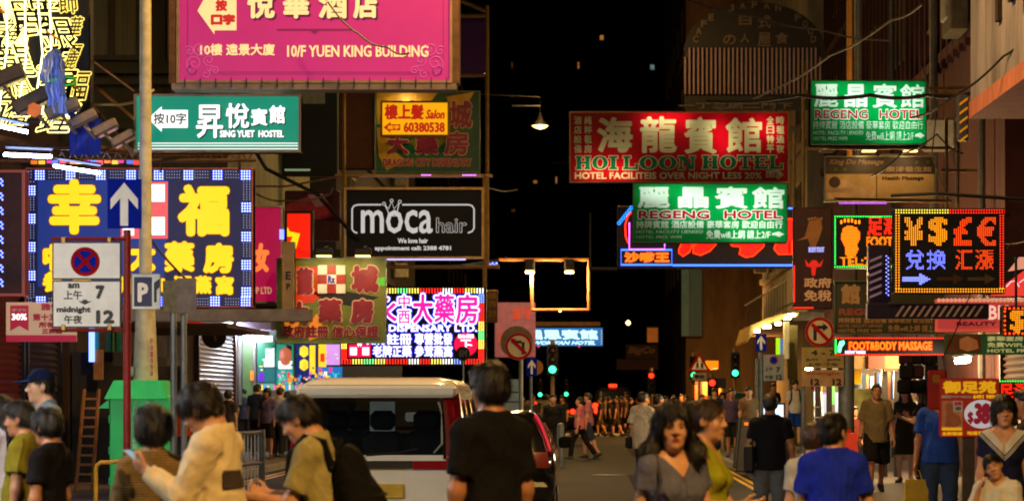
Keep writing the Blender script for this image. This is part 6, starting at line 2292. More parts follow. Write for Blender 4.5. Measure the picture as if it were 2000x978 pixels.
# ------------------------------------------------------------------ the shop row on the left
def shutter(label, Y0, Y1, x, z1, mat, frame=DARKM):
    r = empty('roller_shutter', (x, (Y0 + Y1) / 2, .13), label, 'roller shutter')
    n = int((z1 - .13) / .11)
    vs, fs = [], []
    L_ = (Y1 - Y0) / 2
    for i in range(n + 1):
        z = i * .11
        vs += [(.02, -L_, z), (.02, L_, z), (.075, -L_, z + .055), (.075, L_, z + .055)]
    for i in range(n):
        a = i * 4
        fs += [(a, a + 1, a + 3, a + 2), (a + 2, a + 3, a + 5, a + 4)]
    b = MB(); b.add(vs, fs); b.build('slats', mat, r)
    b = MB(); b.box(.005, -L_ - .12, 0, .12, -L_, z1); b.box(.005, L_, 0, .12, L_ + .12, z1); b.bbox(.005, -L_ - .12, z1 - .12, .35, L_ + .12, z1 + .3, .03); b.build('housing', frame, r)
    return r


shutter('dull red roller shutter of the shop under the promotion banner', 36.0, 40.6, -9.6, 3.4, pmat('shutter_red', (150, 62, 50), rough=.5, var=.25))
shutter('brown roller shutter between the red shutter and the dark doorway', 41.0, 43.4, -9.6, 3.3, pmat('shutter_brown', (88, 66, 40), rough=.5, var=.3))
shutter('white and blue roller shutter beside the bright poster shop', 58.6, 64.6, -9.55, 3.7, pmat('shutter_white', (190, 190, 214), rough=.45, var=.15), pmat('shutter_frame', (70, 40, 40), rough=.5))
# dark doorway stall: posts, cloths, LED strip, ladder
r = empty('stall', (-9.0, 46, .13), 'dark doorway stall with a grey curtain, hanging cloths and a green awning', 'stall')
b = MB(); b.box(-.45, -1.8, 0, .3, 6, 2.3); b.build('back_board', pmat('stall_grey', (60, 56, 52), rough=.9, var=.5, scale=2), r)
b = MB(); b.box(.32, -1.6, 0, 1.5, -1.55, 2.05); b.build('curtain', pmat('curtain_grey', (70, 62, 56), rough=.95, var=.6, scale=3, bump=.5, bscale=8), r)
for i, (px, c) in enumerate(((190, (50, 150, 150)), (216, (40, 130, 120)), (224, (90, 150, 80)), (232, (50, 140, 130)))):
    q = at(px, 660, 44.0) - r.location
    b = MB(); b.bbox(q.x - .06, -2.1, q.z - .25, q.x + .06, -2.05, q.z + .35, .01); b.build('hanging_cloth', pmat('cloth_teal_%d' % i, c, rough=.9, var=.3), r)
q = at(183, 640, 44) - r.location
b = MB(); b.bbox(q.x - .05, -2.2, q.z - .62, q.x + .05, -2.14, q.z + .2, .01); b.build('led_strip', emat('strip_bluewhite', (130, 160, 255), 2.6), r)
b = MB(); b.box(.1, -1.9, 2.75, 2.4, 4, 2.83); b.build('awning', pmat('awning_brown', (80, 48, 30), rough=.8, var=.4), r)
q = at(196, 715, 44) - r.location
b = MB(); b.bbox(q.x - .1, -2.15, q.z - .25, q.x + .08, -2.1, q.z + .3, .01); b.build('poster', pmat('poster_tan', (190, 140, 90), rough=.7, var=.3), r)

r = empty('ladder', at(170, 1000, 38), 'brown wooden ladder leaning against the dark doorway stall', 'ladder')
WOOD = pmat('ladder_wood', (142, 88, 34), rough=.6, var=.35, scale=9)
k = 38 / F
b = MB(); g = .13 - r.location.z
for sx in (-16, 16):
    b.tube([(sx * k, -.25, g), (sx * .9 * k, .35, 240 * k)], .03, 6)
b.build('rail', WOOD, r)
for i in range(10):
    t = .08 + i * .092
    b = MB(); z = g + (240 * k - g) * t
    b.box(-16 * k, -.25 + .6 * t - .02, z - .018, 16 * k, -.25 + .6 * t + .02, z + .018); b.build('rung', WOOD, r)

# bright corner shop: lit posters on its front, fluorescent tube and awning
r = empty('shopfront', (-8.2, 66, .13), 'bright corner shop front with glowing posters, shelves and a white tube lamp', 'shop')


def lp(px, py, Y=65.9):
    q = at(px, py, Y) - r.location
    return q.x, q.z


def panel(x0, y0, x1, y1, mat, dy=-.1, name='poster', th=.03):
    a, d = lp(x0, y0); c, e = lp(x1, y1)
    b = MB(); b.box(a, dy, e, c, dy + th, d)
    return b.build(name, mat, r)


def lmat(n, c, e=.8, v=.25):
    e *= 1.8
    return emat('poster_' + n, c, e, var=v)


b = MB(); a, d = lp(452, 604); c, e = lp(770, 900); b.box(a, 0, 0, c + .2, .1, d); b.build('wall', pmat('shop_wall', (70, 74, 78), rough=.6), r)
panel(503, 668, 540, 716, lmat('emerald', (12, 120, 84), .7)); panel(503, 716, 546, 746, lmat('teal_box', (16, 96, 100), .6)); panel(505, 728, 516, 744, lmat('violet', (90, 20, 170), .8), -.14)
panel(519, 680, 536, 700, lmat('pale_bottle', (190, 220, 226), .8), -.14); panel(516, 700, 536, 716, lmat('pale_can', (210, 225, 220), .8), -.14)
panel(540, 672, 573, 748, lmat('portrait_bg', (30, 130, 110), .75))
a, d = lp(556, 676)
b = MB(); b.lathe([(.02, .2), (.16, .1), (.17, -.1), (.1, -.26), (.02, -.3)], (a + .03, -.16, d - .22), 14); b.build('poster_face', lmat('face', (190, 100, 70), .55), r)
panel(560, 674, 570, 702, lmat('hair', (20, 14, 16), .2, .5), -.155)
panel(544, 704, 571, 720, lmat('white_blouse', (220, 228, 222), .8), -.15); panel(541, 722, 572, 748, lmat('turquoise', (20, 130, 140), .8), -.15)
panel(578, 672, 619, 740, lmat('navy', (14, 30, 100), .7))
for i in range(2):
    a, d = lp(594, 686 + i * 26)
    b = MB(); b.lathe([(.02, .16), (.11, .1), (.12, -.08), (.02, -.16)], (a, -.15, d), 14); b.build('yellow_bottle', lmat('lemon', (230, 200, 40), .8), r)
panel(605, 674, 616, 730, lmat('lemon', (230, 200, 40), .8), -.15)
panel(622, 672, 637, 716, lmat('yellow_red', (246, 190, 30), .85)); panel(626, 690, 634, 706, lmat('scarlet', (230, 40, 30), .85), -.15)
panel(637, 672, 664, 712, lmat('lilac', (196, 140, 214), .8))
panel(620, 716, 668, 744, lmat('sky', (20, 110, 190), .7))
for i, (px, py, c) in enumerate(((626, 724, (230, 60, 120)), (636, 730, (240, 230, 200)), (646, 722, (220, 40, 130)), (640, 738, (240, 200, 40)), (655, 734, (60, 200, 210)), (630, 738, (80, 60, 200)))):
    panel(px - 3, py - 5, px + 3, py + 5, lmat('pack_%d' % i, c, .8), -.15, 'pack')
panel(502, 748, 664, 762, lmat('shelf_goods', (120, 150, 150), .45, .8)); panel(500, 762, 668, 800, pmat('counter', (150, 146, 150), rough=.5, var=.4, scale=14), -.3, 'counter', .28)
rg = random.Random(9)
for i in range(26):
    x = 506 + i * 6
    panel(x, 750 + rg.random() * 3, x + 4, 761, lmat('goods_%d' % (i % 7), [(230, 60, 60), (240, 210, 60), (60, 160, 220), (230, 230, 230), (60, 190, 120), (220, 120, 200), (250, 140, 40)][i % 7], .6), -.36, 'goods', .05)
for i in range(70):
    x, y = 542 + rg.random() * 122, 724 + rg.random() * 30
    w_ = 2 + rg.random() * 4
    panel(x, y, x + w_, y + 3 + rg.random() * 6, lmat('goods_%d' % (i % 7), (230, 60, 60), .6), -.19 - rg.random() * .04, 'goods', .02)
for i in range(24):
    x, y = 504 + rg.random() * 160, 672 + rg.random() * 50
    panel(x, y, x + 2 + rg.random() * 7, y + 1 + rg.random() * 2.5, lmat('stroke_%d' % (i % 4), [(230, 240, 235), (20, 40, 90), (250, 220, 120), (20, 80, 70)][i % 4], .6), -.17 - rg.random() * .015, 'print', .004)
panel(452, 660, 462, 790, lmat('green_glass', (110, 180, 140), .55, .5)); panel(466, 660, 472, 790, pmat('door_post', (90, 84, 80), rough=.5), -.12); panel(474, 662, 494, 790, lmat('amber_glass', (90, 120, 70), .45, .6)); panel(494, 660, 500, 800, pmat('door_post', (90, 84, 80), rough=.5), -.16)
panel(454, 700, 461, 722, lmat('paper', (220, 230, 220), .7), -.14); panel(454, 732, 461, 752, lmat('paper', (220, 230, 220), .7), -.14); panel(490, 724, 496, 742, lmat('orange_card', (250, 120, 30), .9), -.2)
panel(440, 606, 536, 645, pmat('canopy_mauve', (120, 106, 130), rough=.6, var=.3), -.8, 'canopy', .7)
b = MB(); a, d = lp(460, 646); c, e = lp(508, 660); b.tube([(a, -.95, d), (c, -.6, e)], .05, 8); b.build('tube_lamp', emat('tube_white', (225, 240, 255), 420.0), r)
panel(506, 656, 536, 668, lmat('paper', (220, 230, 220), .7), -.5)
for px, c in ((576, (40, 70, 80)), (539, (46, 60, 70))):
    panel(px - 1.5, 664, px + 1.5, 800, pmat('shop_post', c, rough=.4), -.2, 'post')

# tube lamps and the row of sign floodlights at upper left
TUBE = emat('tube_blue_white', (160, 180, 255), 150.0)
for (x0, y0, x1, y1, Y, lb) in ((-30, 240, 54, 258, 30, 'topmost white tube lamp below the neon wall'), (8, 302, 100, 306, 31, 'long white tube lamp at the level of the pharmacy sign top'), (105, 324, 195, 338, 35, 'thin slanting tube lamp in front of the pharmacy sign border'), (-560, 250, -330, 250, 23, 'tube lamp of the next shop towards the viewer'), (-1500, 130, -700, 130, 14, 'long tube lamp of the nearest shop in the row'), (-1900, 0, -1000, 0, 11, 'long tube lamp over the shop at the near crossing')):
    a, c = at(x0, y0, Y), at(x1, y1, Y)
    r = empty('tube_lamp', (a + c) / 2, lb, 'lamp', 'tube lamps over the first shops')
    d = (c - a) / 2
    b = MB(); b.tube([-d, d], (3.4 if Y > 29 and Y < 34 else (3.0 if Y > 29 else 14)) * Y / F, 10); b.build('tube', TUBE if x0 > -100 else emat('tube_fill', (250, 246, 240), 380.0), r, smooth=True)  # tubes out of view are added to light the near corner
    up = Vector((0, .08, 17 * Y / F))
    b = MB(); b.tube([-d + up, d + up], .03, 6); b.build('reflector', DARKM, r)
FB = pmat('flood_case', (120, 100, 72), rough=.55, metal=.2, var=.35)
for i, (px, py, ang, sc_) in enumerate(((8, 152, 24, 1.25), (62, 196, 28, 1.2), (122, 212, 24, 1.05), (163, 232, 28, .85), (205, 250, 28, .8), (240, 270, 30, .75))):
    k = 33 / F * sc_
    r = empty('sign_floodlight', at(px, py, 32.4), ['dark sign floodlight at the picture edge', 'brown sign floodlight under the blue shirt with an orange tag', 'sign floodlight over the blue cloth', 'small sign floodlight over the teal sign side', 'sign floodlight between the bamboo and the hostel sign', 'sign floodlight nearest the yellow lamp post'][i], 'floodlight', 'sign floodlights above the pharmacy')
    r.rotation_euler = (0, -R(ang), R(8))
    b = MB(); b.bbox(-32 * k, -.12, -11 * k, 32 * k, .18, 11 * k, .02); b.build('case', FB if i > 1 else pmat('flood_case_dark', (64, 52, 34), rough=.6, var=.4), r)
    b = MB(); b.bbox(-28 * k, -.1, -13.5 * k, 28 * k, .16, -11.4 * k, .006); b.build('glass', pmat('flood_glass', (110, 100, 84), rough=.2, var=.3), r)
    b = MB(); b.tube([(-6 * k, 0, -10 * k), (4 * k, .02, -52 * k)], .028, 6); b.build('bracket', FB, r)
r = empty('tag', at(68, 215, 32.2), 'small orange cloth tag below the brown floodlight', 'cloth')
b = MB(); b.prism([(-.09, -.06), (.0, -.1), (.09, -.04), (.08, .06), (-.02, .1), (-.09, .06)], 0, .015); b.build('cloth', pmat('orange_tag', (220, 120, 50), rough=.8), r)
r = empty('cloth', at(165, 262, 32.6), 'deep blue cloth strip hanging below the floodlights', 'cloth')
b = MB()
for i in range(5):
    b.box(-.2 + i * .085, (i % 2) * .02, -.28, -.2 + i * .085 + .08, (i % 2) * .02 + .012, .28 - (i % 2) * .03)
b.build('drape', pmat('blue_cloth', (24, 44, 130), rough=.9, var=.3), r)

# bamboo poles and cables
BAM = pmat('bamboo', (196, 128, 58), rough=.6, var=.35, scale=5)
for (pts, rad, lb, m) in ((((-20, 5), (60, 62), (140, 130), (262, 232), (360, 300)), 3.6, 'thick brown bamboo pole slanting behind the blue shirt', BAM), (((90, 62), (180, 118), (262, 178)), 2.2, 'thin bamboo pole slanting above the thick one', BAM), (((84, 200), (150, 203), (232, 205), (262, 200), (300, 176)), 2.8, 'pale bent rod the blue shirt hangs over', pmat('pale_rod', (214, 180, 110), rough=.5, var=.2)), (((140, 160), (205, 232), (262, 300)), 1.7, 'thin bamboo stay beside the green hanger', BAM)):
    r = empty('bamboo_pole', at(*pts[0], 32.9), lb, 'pole')
    b = MB(); b.tube([at(*p, 32.9 + .3 * i) - r.location for i, p in enumerate(pts)], rad * 33 / F, 8); b.build('pole', m, r, smooth=True)
for (pts, rad, lb, Y0, Y1) in ((((-10, 268), (60, 284), (150, 288), (330, 300), (480, 296)), 7, 'rusty truss beam carrying the first shop signs', 33, 36), (((1330, -4), (1480, 34), (1600, 58), (1740, 80)), 1.8, 'pale stay cable running down to the orange post', 44, 38), (((1400, 214), (1500, 180), (1620, 110), (1740, 40), (1800, 10)), 1.7, 'grey cable rising across the brick block', 40, 34), (((1380, 196), (1560, 186), (1700, 186), (1810, 186), (1910, 180)), 4.0, 'thick black cable crossing the upper green hotel sign', 38.6, 38.2), (((1740, 382), (1830, 378), (2010, 390)), 4.0, 'black bar with clamps above the currency sign', 29.5, 29.3), (((1780, 230), (1860, 190), (1960, 110), (2010, 60)), 2.2, 'cable climbing to the pink stained wall', 33, 30), (((640, 4), (700, 66), (756, 92), (800, 104)), 2.0, 'thin black wire across the pink sign corner', 31.6, 31.6), (((430, 180), (520, 330), (620, 380), (700, 470)), 4, 'dark stay beam behind the hostel sign', 40, 42), (((500, 378), (560, 392), (640, 380), (650, 366)), 2, 'loop of pale cable under the hostel sign', 41, 41), (((470, 364), (560, 364), (660, 345), (700, 346)), 2.2, 'steel bar behind the crimson sign', 42, 43), (((860, 370), (960, 368), (1010, 370)), 1.6, 'thin cable beside the black salon board', 50, 55), (((1000, 206), (1056, 206)), 2.2, 'dark arm of the pendant lamp', 79, 79), (((280, 448), (380, 560)), 2.6, 'slanting wire near the parking sign', 33, 33), (((1840, 700), (1900, 560), (2000, 440)), 1.2, 'tangled black service wire at the shop corner', 31, 30), (((1850, 560), (1930, 470), (2010, 470)), 2.2, 'black wire behind the coral panel', 31, 30.5), (((1700, 345), (1760, 300), (1830, 262), (1880, 300)), 1.6, 'service wire looping beside the massage board', 38, 36), (((1800, 130), (1830, 200), (1820, 300), (1850, 380)), 1.4, 'hanging service wire on the dark corner of the block', 36, 35)):
    r = empty('cable', at(*pts[0], Y0), lb, 'cable')
    n = len(pts)
    path = [at(*p, Y0 + (Y1 - Y0) * i / max(1, n - 1)) - r.location for i, p in enumerate(pts)]
    if 'loop' in lb or 'wire' in lb or 'cable' in lb:
        fine = []
        for i in range(n - 1):
            for t in range(6):
                u = t / 6
                p_ = path[i].lerp(path[i + 1], u)
                p_.z -= .05 * math.sin(math.pi * u)
                fine.append(p_)
        path = fine + [path[-1]]
    b = MB(); b.tube(path, rad * Y0 / F, 6); b.build('wire', RUST if 'truss' in lb or 'steel' in lb else (pmat('grey_cable', (74, 66, 48), rough=.6, var=.3) if 'pale' in lb or 'grey' in lb else INK), r)
# truss webs under the beam
r = empty('truss', at(240, 305, 35.4), 'lattice truss with hooks above the blue pharmacy sign', 'truss')
k = 35.4 / F
b = MB()
for i in range(22):
    x = -230 + i * 22
    b.tube([(x * k, 0, 8 * k), ((x + 11) * k, .02, -10 * k), ((x + 22) * k, 0, 8 * k)], .014, 5)
b.tube([(-240 * k, 0, -10 * k), (260 * k, 0, -8 * k)], .03, 6)
for x in (72, 226):
    b.tube([(x * k, .1, 0), (x * k, .1, -30 * k)], .02, 5)
b.build('lattice', RUST, r)
rg = random.Random(3)
for i in range(16):
    x = -180 + i * 14 + rg.random() * 8
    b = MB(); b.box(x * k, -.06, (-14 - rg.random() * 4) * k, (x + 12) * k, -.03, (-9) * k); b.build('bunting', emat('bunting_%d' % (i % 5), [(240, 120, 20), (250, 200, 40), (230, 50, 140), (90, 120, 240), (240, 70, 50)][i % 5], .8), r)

# blue shirt on a green hanger
r = empty('shirt', at(108, 160, 32.3), 'blue shirt drying on a bright green hanger above the pharmacy', 'shirt')
k = 32.3 / F
def drape(name, prof, dy, mat, seed, amp=.05):
    """hanging cloth: left and right edges per height (px), gathered into vertical folds; two faces a finger apart."""
    rg_ = random.Random(seed); ph = [rg_.random() * 6 for _ in range(4)]
    nu, zs = 36, np.linspace(prof[0][0], prof[-1][0], 40)
    L_ = np.interp(zs, [p[0] for p in prof], [p[1] for p in prof]); R_ = np.interp(zs, [p[0] for p in prof], [p[2] for p in prof])
    vs, fs = [], []
    for side in (0, 1):
        for z, l_, r_ in zip(zs, L_, R_):
            for i in range(nu + 1):
                u = i / nu
                fold = abs(math.sin(u * 9 + ph[0] + z * .012)) ** .6 * .9 + .35 * math.sin(u * 23 + ph[1] + z * .03) + .3 * math.sin(z * .11 + ph[2] + u * 3)
                edge = min(1, 6 * u, 6 * (1 - u))
                vs.append(((l_ + (r_ - l_) * u) * k + .01 * math.sin(z * .2 + ph[3]), dy - amp * fold * edge + side * (.05 * edge + .004), -z * k))
    m_ = len(zs)
    for side in (0, 1):
        o = side * m_ * (nu + 1)
        for j in range(m_ - 1):
            for i in range(nu):
                a = o + j * (nu + 1) + i
                f = (a, a + nu + 1, a + nu + 2, a + 1)
                fs.append(f if side == 0 else f[::-1])
    o = m_ * (nu + 1)
    for j in range(m_ - 1):
        for i in (0, nu):
            a = j * (nu + 1) + i
            fs.append((a, a + o, a + o + nu + 1, a + nu + 1))
    b = MB(); b.add(vs, fs); return b.build(name, mat, r, smooth=True)


SHM = cloth_mat((150, 176, 255), key='shirt')
drape('fabric', [(-64, -6, 6), (-58, -14, 12), (-40, -20, 18), (-10, -24, 20), (10, -20, 20), (26, -16, 20), (50, -15, 24), (62, -12, 22)], 0, SHM, 1, .07)
drape('sleeve', [(-56, -12, 2), (-30, -24, -4), (-6, -27, -8), (4, -24, -10)], -.10, SHM, 2, .05)
drape('sleeve', [(-54, 2, 14), (-20, 6, 21), (20, 8, 22), (30, 12, 20)], -.09, SHM, 3, .05)
b = MB(); b.lathe([(.001, -.012), (3.4 * k, -.008), (3.6 * k, 0)], (-15 * k, -.18, 17 * k), 12, 'y'); b.build('badge', WHITEP, r)
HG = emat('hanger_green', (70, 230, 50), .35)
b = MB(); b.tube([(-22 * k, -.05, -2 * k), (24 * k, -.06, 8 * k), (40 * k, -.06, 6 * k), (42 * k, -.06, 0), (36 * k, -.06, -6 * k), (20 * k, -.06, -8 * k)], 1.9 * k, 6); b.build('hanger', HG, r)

# dark hoarding panel and brown wall patch behind the hostel sign, red umbrella shape
s = Sign('billboard', 'blank dark green billboard with a lit lower edge behind the hostel sign', 'billboard', 532, 178, 660, 344, 52)
s.cabinet(pmat('billboard_dark', (22, 30, 28), rough=.6, var=.3), .2)
s.rect(556, 330, 606, 334, emat('edge_lit', (150, 170, 130), .6), 3, 'lit_edge')
s.rect(550, 179, 635, 203, pmat('billboard_cap', (140, 150, 130), rough=.6, var=.3), 3, 'cap')
s = Sign('billboard', 'plain brown panel on a steel frame between the billboard and the dragon sign', 'billboard', 662, 178, 732, 332, 54)
s.cabinet(pmat('panel_brown', (96, 58, 22), rough=.7, var=.3), .1)
s.frame(DARKM, 2.5, .1)
s = Sign('wall_sign', 'pinkish torn awning sign behind the glowing red lightbox', 'sign', 556, 372, 664, 470, 48)
s.cabinet(pmat('awning_pink', (70, 26, 44), rough=.7, var=.5), .15)
s.poly([(558, 400), (600, 384), (640, 392), (660, 420), (630, 428), (558, 426)], pmat('torn_pink', (170, 50, 80), rough=.7, var=.5), 2, 'torn_cloth')
s.poly([(600, 380), (630, 378), (642, 400), (616, 404)], pmat('torn_mauve', (176, 130, 160), rough=.7, var=.4), 3, 'torn_cloth')
r = empty('red_lantern', at(380, 637, 50), 'red and white shop lamp near the round black sign back', 'lamp')
k = 50 / F
b = MB(); b.lathe([(6 * k, 14 * k), (15 * k, 10 * k), (17 * k, 0), (15 * k, -12 * k), (8 * k, -15 * k)], n=18); b.build('shade', emat('lantern_red', (220, 30, 24), .7), r, smooth=True)
b = MB(); b.lathe([(4 * k, 20 * k), (12 * k, 17 * k), (12 * k, 14.5 * k)], n=18); b.build('cap', WHITEP, r)

# ------------------------------------------------------------------ right side shops
r = empty('shopfront', (7.0, 47, .13), 'clothes shop front with hanging garments and lit interior behind the foot massage strip', 'shop')
def lp2(px, py, Y):
    q = at(px, py, Y) - r.location
    return q.x, q.z
def panel2(x0, y0, x1, y1, mat, Y, name='garment', th=.05):
    a, d = lp2(x0, y0, Y); c, e = lp2(x1, y1, Y)
    b = MB(); b.bbox(a, Y - 47, e, c, Y - 47 + th, d, .004)
    return b.build(name, mat, r)
panel2(1660, 694, 1764, 720, pmat('fascia_tan', (120, 92, 46), rough=.6, var=.35), 44.5, 'fascia', .3)
panel2(1696, 694, 1728, 720, pmat('fascia_brown', (90, 40, 20), rough=.6, var=.3), 44.4, 'fascia', .05)
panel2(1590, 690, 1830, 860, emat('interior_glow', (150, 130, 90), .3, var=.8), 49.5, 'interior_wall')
rg = random.Random(21)
gc = [(50, 70, 110), (90, 120, 150), (110, 110, 120), (40, 50, 80), (120, 80, 40), (30, 50, 110), (150, 160, 170), (70, 40, 40)]
for i in range(30):
    x = 1668 + i * 5.4 + rg.random() * 3
    y0 = 724 + rg.random() * 12
    panel2(x, y0, x + 4 + rg.random() * 4, y0 + 40 + rg.random() * 40, cloth_mat(gc[i % 8], key='garment'), 45.5 + rg.random() * 2, 'garment', .06)
panel2(1669, 722, 1682, 750, cloth_mat((210, 170, 20), key='garment'), 45.2)
panel2(1668, 758, 1726, 800, pmat('hut_green', (90, 92, 40), rough=.7, var=.4), 45.6, 'box', .4)
for i, c in enumerate(((230, 60, 140), (230, 190, 40), (190, 110, 220), (250, 110, 60), (120, 220, 120), (200, 220, 255), (210, 200, 190))):
    panel2(1591 + i * 8, 742 + (i % 3) * 12, 1598 + i * 8, 770 + (i % 3) * 20, emat('goods_lit_%d' % i, c, .5), 46.5, 'goods')
panel2(1606, 770, 1614, 812, emat('goods_lit_5', (200, 220, 255), .22), 46.3, 'goods')
for px in (1598, 1620, 1728, 1752):
    a, d = lp2(px, 700, 45.0); b = MB(); b.box(a - .05, -2.0, 0, a + .05, -1.9, d); b.build('post', DARKM, r)
panel2(1728, 720, 1753, 724, emat('led_mix2', (255, 80, 60), 1.6), 44.6, 'led_strip')
l = bpy.data.lights.new('shop_light', 'POINT'); l.energy = 700; l.color = (1, .72, .36); l.shadow_soft_size = .4
o = bpy.data.objects.new('shop_light', l); COL.objects.link(o); o.parent = r; a, d = lp2(1700, 700, 46.3); o.location = (a, -.9, d)
l = bpy.data.lights.new('shop_light', 'POINT'); l.energy = 650; l.color = (1, .62, .30); l.shadow_soft_size = .4
o = bpy.data.objects.new('shop_light', l); COL.objects.link(o); o.parent = r; a, d = lp2(1790, 690, 43.5); o.location = (a, -3.5, d)

for i, (px, py, w_, h_, lb) in enumerate(((1790, 728, 52, 66, 'cluster of black bags hanging under the massage strip'), (1768, 708, 16, 40, 'pale blue garment hanging beside the black bags'))):
    q = empty('hanging_bags' if i == 0 else 'hanging_garment', at(px, py, 39.5), lb, 'bag' if i == 0 else 'garment')
    k = 39.5 / F
    if i:
        A = SDF().ell((0, 0, 0), (w_ * .3 * k, .1, h_ * .4 * k), None, .03).ell((.03, 0, .12), (w_ * .36 * k, .08, h_ * .16 * k), None, .03)
        grow('fabric', A, .025, cloth_mat((110, 130, 180), key='bag', bump=.6), q, post=lambda P, d: d + .012 * wob(P, 20, 4))
        continue
    rg = random.Random(12)
    for j in range(9):
        x, z, w2, h2 = (-.20 + .2 * (j % 3)) + rg.random() * .06, .26 - .24 * (j // 3), .10 + rg.random() * .03, .11 + rg.random() * .03
        b = MB(); b.bbox(x - w2, -.1 + (j % 3) * .05, z - h2, x + w2, .06 + (j % 3) * .05, z + h2, .035); bg = b.build('bag', cloth_mat((24, 22, 27) if j % 4 else (52, 30, 34), key='bag', bump=.6), q, smooth=True)
        b = MB(); b.tube([(x - w2 * .5, -.02, z + h2 - .01), (x - w2 * .3, -.02, z + h2 + .09), (x + w2 * .3, -.02, z + h2 + .09), (x + w2 * .5, -.02, z + h2 - .01)], .01, 5); b.build('handle', INK, bg)
    b = MB(); b.tube([(0, 0, .35), (0, 0, .9)], .012, 6); b.build('hanger', DARKM, q)
r2 = shutter('brown roller shutter across the shop on the pink block side', 36.5, 42.5, 7.35, 3.2, pmat('shutter_tan', (84, 56, 32), rough=.5, var=.3)); r2.scale.x = -1
# tube lamps added under the awnings to brighten the right hand shops
for (px, py, Y, w_, c_, lb) in ((1880, 704, 33, 1.0, (255, 236, 190), 'warm tube lamp over the arcade behind the price placard'), (1620, 736, 55, 1.2, (235, 255, 220), 'greenish tube lamp in the shop past the clothes stall'), (1580, 720, 62, 1.2, (255, 240, 200), 'warm tube lamp in the shop by the step ladder')):
    q = empty('tube_lamp', at(px, py, Y), lb, 'lamp', 'tube lamps of the far side shops')
    b = MB(); b.tube([(0, -w_ / 2, 0), (0, w_ / 2, 0)], .035, 8); b.build('tube', emat('tube_shop_%d' % c_[0], c_, 130.0), q)
    b = MB(); b.bbox(-.07, -w_ / 2, .045, .07, w_ / 2, .09, .01); b.build('reflector', ALU, q)
# glowing screen, hoarding, canopy lights on the corner shop
s = Sign('display_screen', 'bright bluish white display screen behind the man in black on the pavement', 'screen', 1478, 788, 1532, 826, 66)
s.cabinet(INK, .12, rim=.02); s.rect(1480, 790, 1530, 824, emat('screen', (190, 215, 255), 2.2), 1, 'screen'); s.rect(1496, 808, 1522, 824, emat('screen_teal', (90, 200, 230), 1.6), 2, 'picture')
b = MB(); b.box(-.04, .04, -s.root.location.z + .13, .04, .1, -s.h / 2); b.build('stand', DARKM, s.root)
s = Sign('hoarding', 'dark green hoarding panel beside the red bollards past the crossing', 'hoarding', 1434, 766, 1468, 866, 74)
s.cabinet(pmat('hoarding_green', (12, 84, 56), rough=.6, var=.25), .6)
s = Sign('canopy', 'curved pale canopy with small lamps over the corner shop', 'canopy', 1460, 596, 1560, 672, 74)
GOLDL = pmat('canopy_gold', (170, 140, 70), rough=.5, var=.35)
b = MB()
pts = [(1460, 668), (1474, 646), (1500, 632), (1530, 622), (1560, 616), (1560, 610), (1526, 614), (1496, 622), (1466, 636), (1458, 664)]
b.prism([s.P(*p) for p in pts][::-1], 0, 5.5); b.build('awning', GOLDL, s.root)
for (px, py, w_) in ((1479, 645, 9), (1498, 637, 14), (1520, 631, 10), (1538, 620, 12), (1546, 614, 14)):
    x, z = s.P(px, py); b = MB(); b.bbox(x - w_ * .5 * s.k, -.2, z - .05, x + w_ * .5 * s.k, .3, z + .03, .01); b.build('lamp', emat('canopy_lamp', (255, 236, 190), 30.0), s.root)
s.rect(1515, 660, 1523, 692, emat('sign_lime', (170, 230, 20), 1.1), 30, 'lit_strip', .05); s.rect(1523, 662, 1528, 690, emat('sign_sky', (60, 120, 200), .9), 30, 'lit_strip', .05)
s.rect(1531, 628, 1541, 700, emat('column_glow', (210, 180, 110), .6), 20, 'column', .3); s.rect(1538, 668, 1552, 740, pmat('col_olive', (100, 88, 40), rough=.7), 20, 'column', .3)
b = MB(); b.box(s.P(1544, 0)[0], .4, -s.root.location.z + .13, s.P(1560, 0)[0], .8, 0); b.build('column', pmat('col_olive', (100, 88, 40), rough=.7), s.root)
s = Sign('stair_window', 'tall pale lit window strip on the dim beige block', 'window', 1331, 526, 1372, 656, 121.6)
s.cabinet(WIN_FRAME, .2); s.rect(1331, 526, 1346, 656, emat('stair_lit', (70, 84, 56), .5, var=.4), 1, 'pane'); s.rect(1347.5, 526, 1371, 656, emat('stair_lit2', (54, 64, 44), .5, var=.4), 1, 'pane')
s = Sign('lit_window', 'dim orange lit window past the crossing beside the stair window', 'window', 1262, 636, 1286, 668, 140)
s.cabinet(WIN_FRAME, .2); s.rect(1264, 640, 1285, 668, emat('orange_room', (150, 76, 20), .8, var=.3), 1, 'pane')
for (x0, y0, x1, y1, lb, c) in ((1222, 672, 1286, 700, 'dim shop sign with swirling white letters far down the street', (60, 34, 20)), (1204, 700, 1286, 722, 'dim red brown shop fascia far down the street', (70, 26, 12))):
    s = Sign('shop_sign', lb, 'sign', x0, y0, x1, y1, 128); s.cabinet(pmat('far_sign_%d' % c[0], c, rough=.6, var=.4), .4)
    if y0 < 690: s.text('BigCo', 1226, 676, 1280, 694, pmat('far_letter', (150, 110, 70), rough=.6), 2, 1.2, shear=.3)
s = Sign('shop_sign', 'glowing orange shop sign behind the triangular school sign', 'sign', 1378, 704, 1403, 720, 96)
s.cabinet(DARKM, .2); s.rect(1378, 704, 1403, 720, emat('orange_sign', (255, 120, 10), 1.6), 1)
s = Sign('shopfront', 'far shopfront glowing orange red between the green and red signals', 'shop', 1352, 744, 1412, 800, 98)
s.cabinet(pmat('far_shop', (60, 30, 20), rough=.7), 1.0)
for (x0, y0, x1, y1, c) in ((1372, 746, 1384, 772, (255, 110, 20)), (1356, 752, 1362, 780, (255, 80, 20)), (1388, 756, 1402, 764, (250, 140, 40)), (1404, 752, 1408, 784, (230, 120, 20)), (1366, 776, 1400, 784, (200, 60, 20))):
    s.rect(x0, y0, x1, y1, emat('far_glow_%d' % c[1], c, 2.6), 2, 'lit_panel')
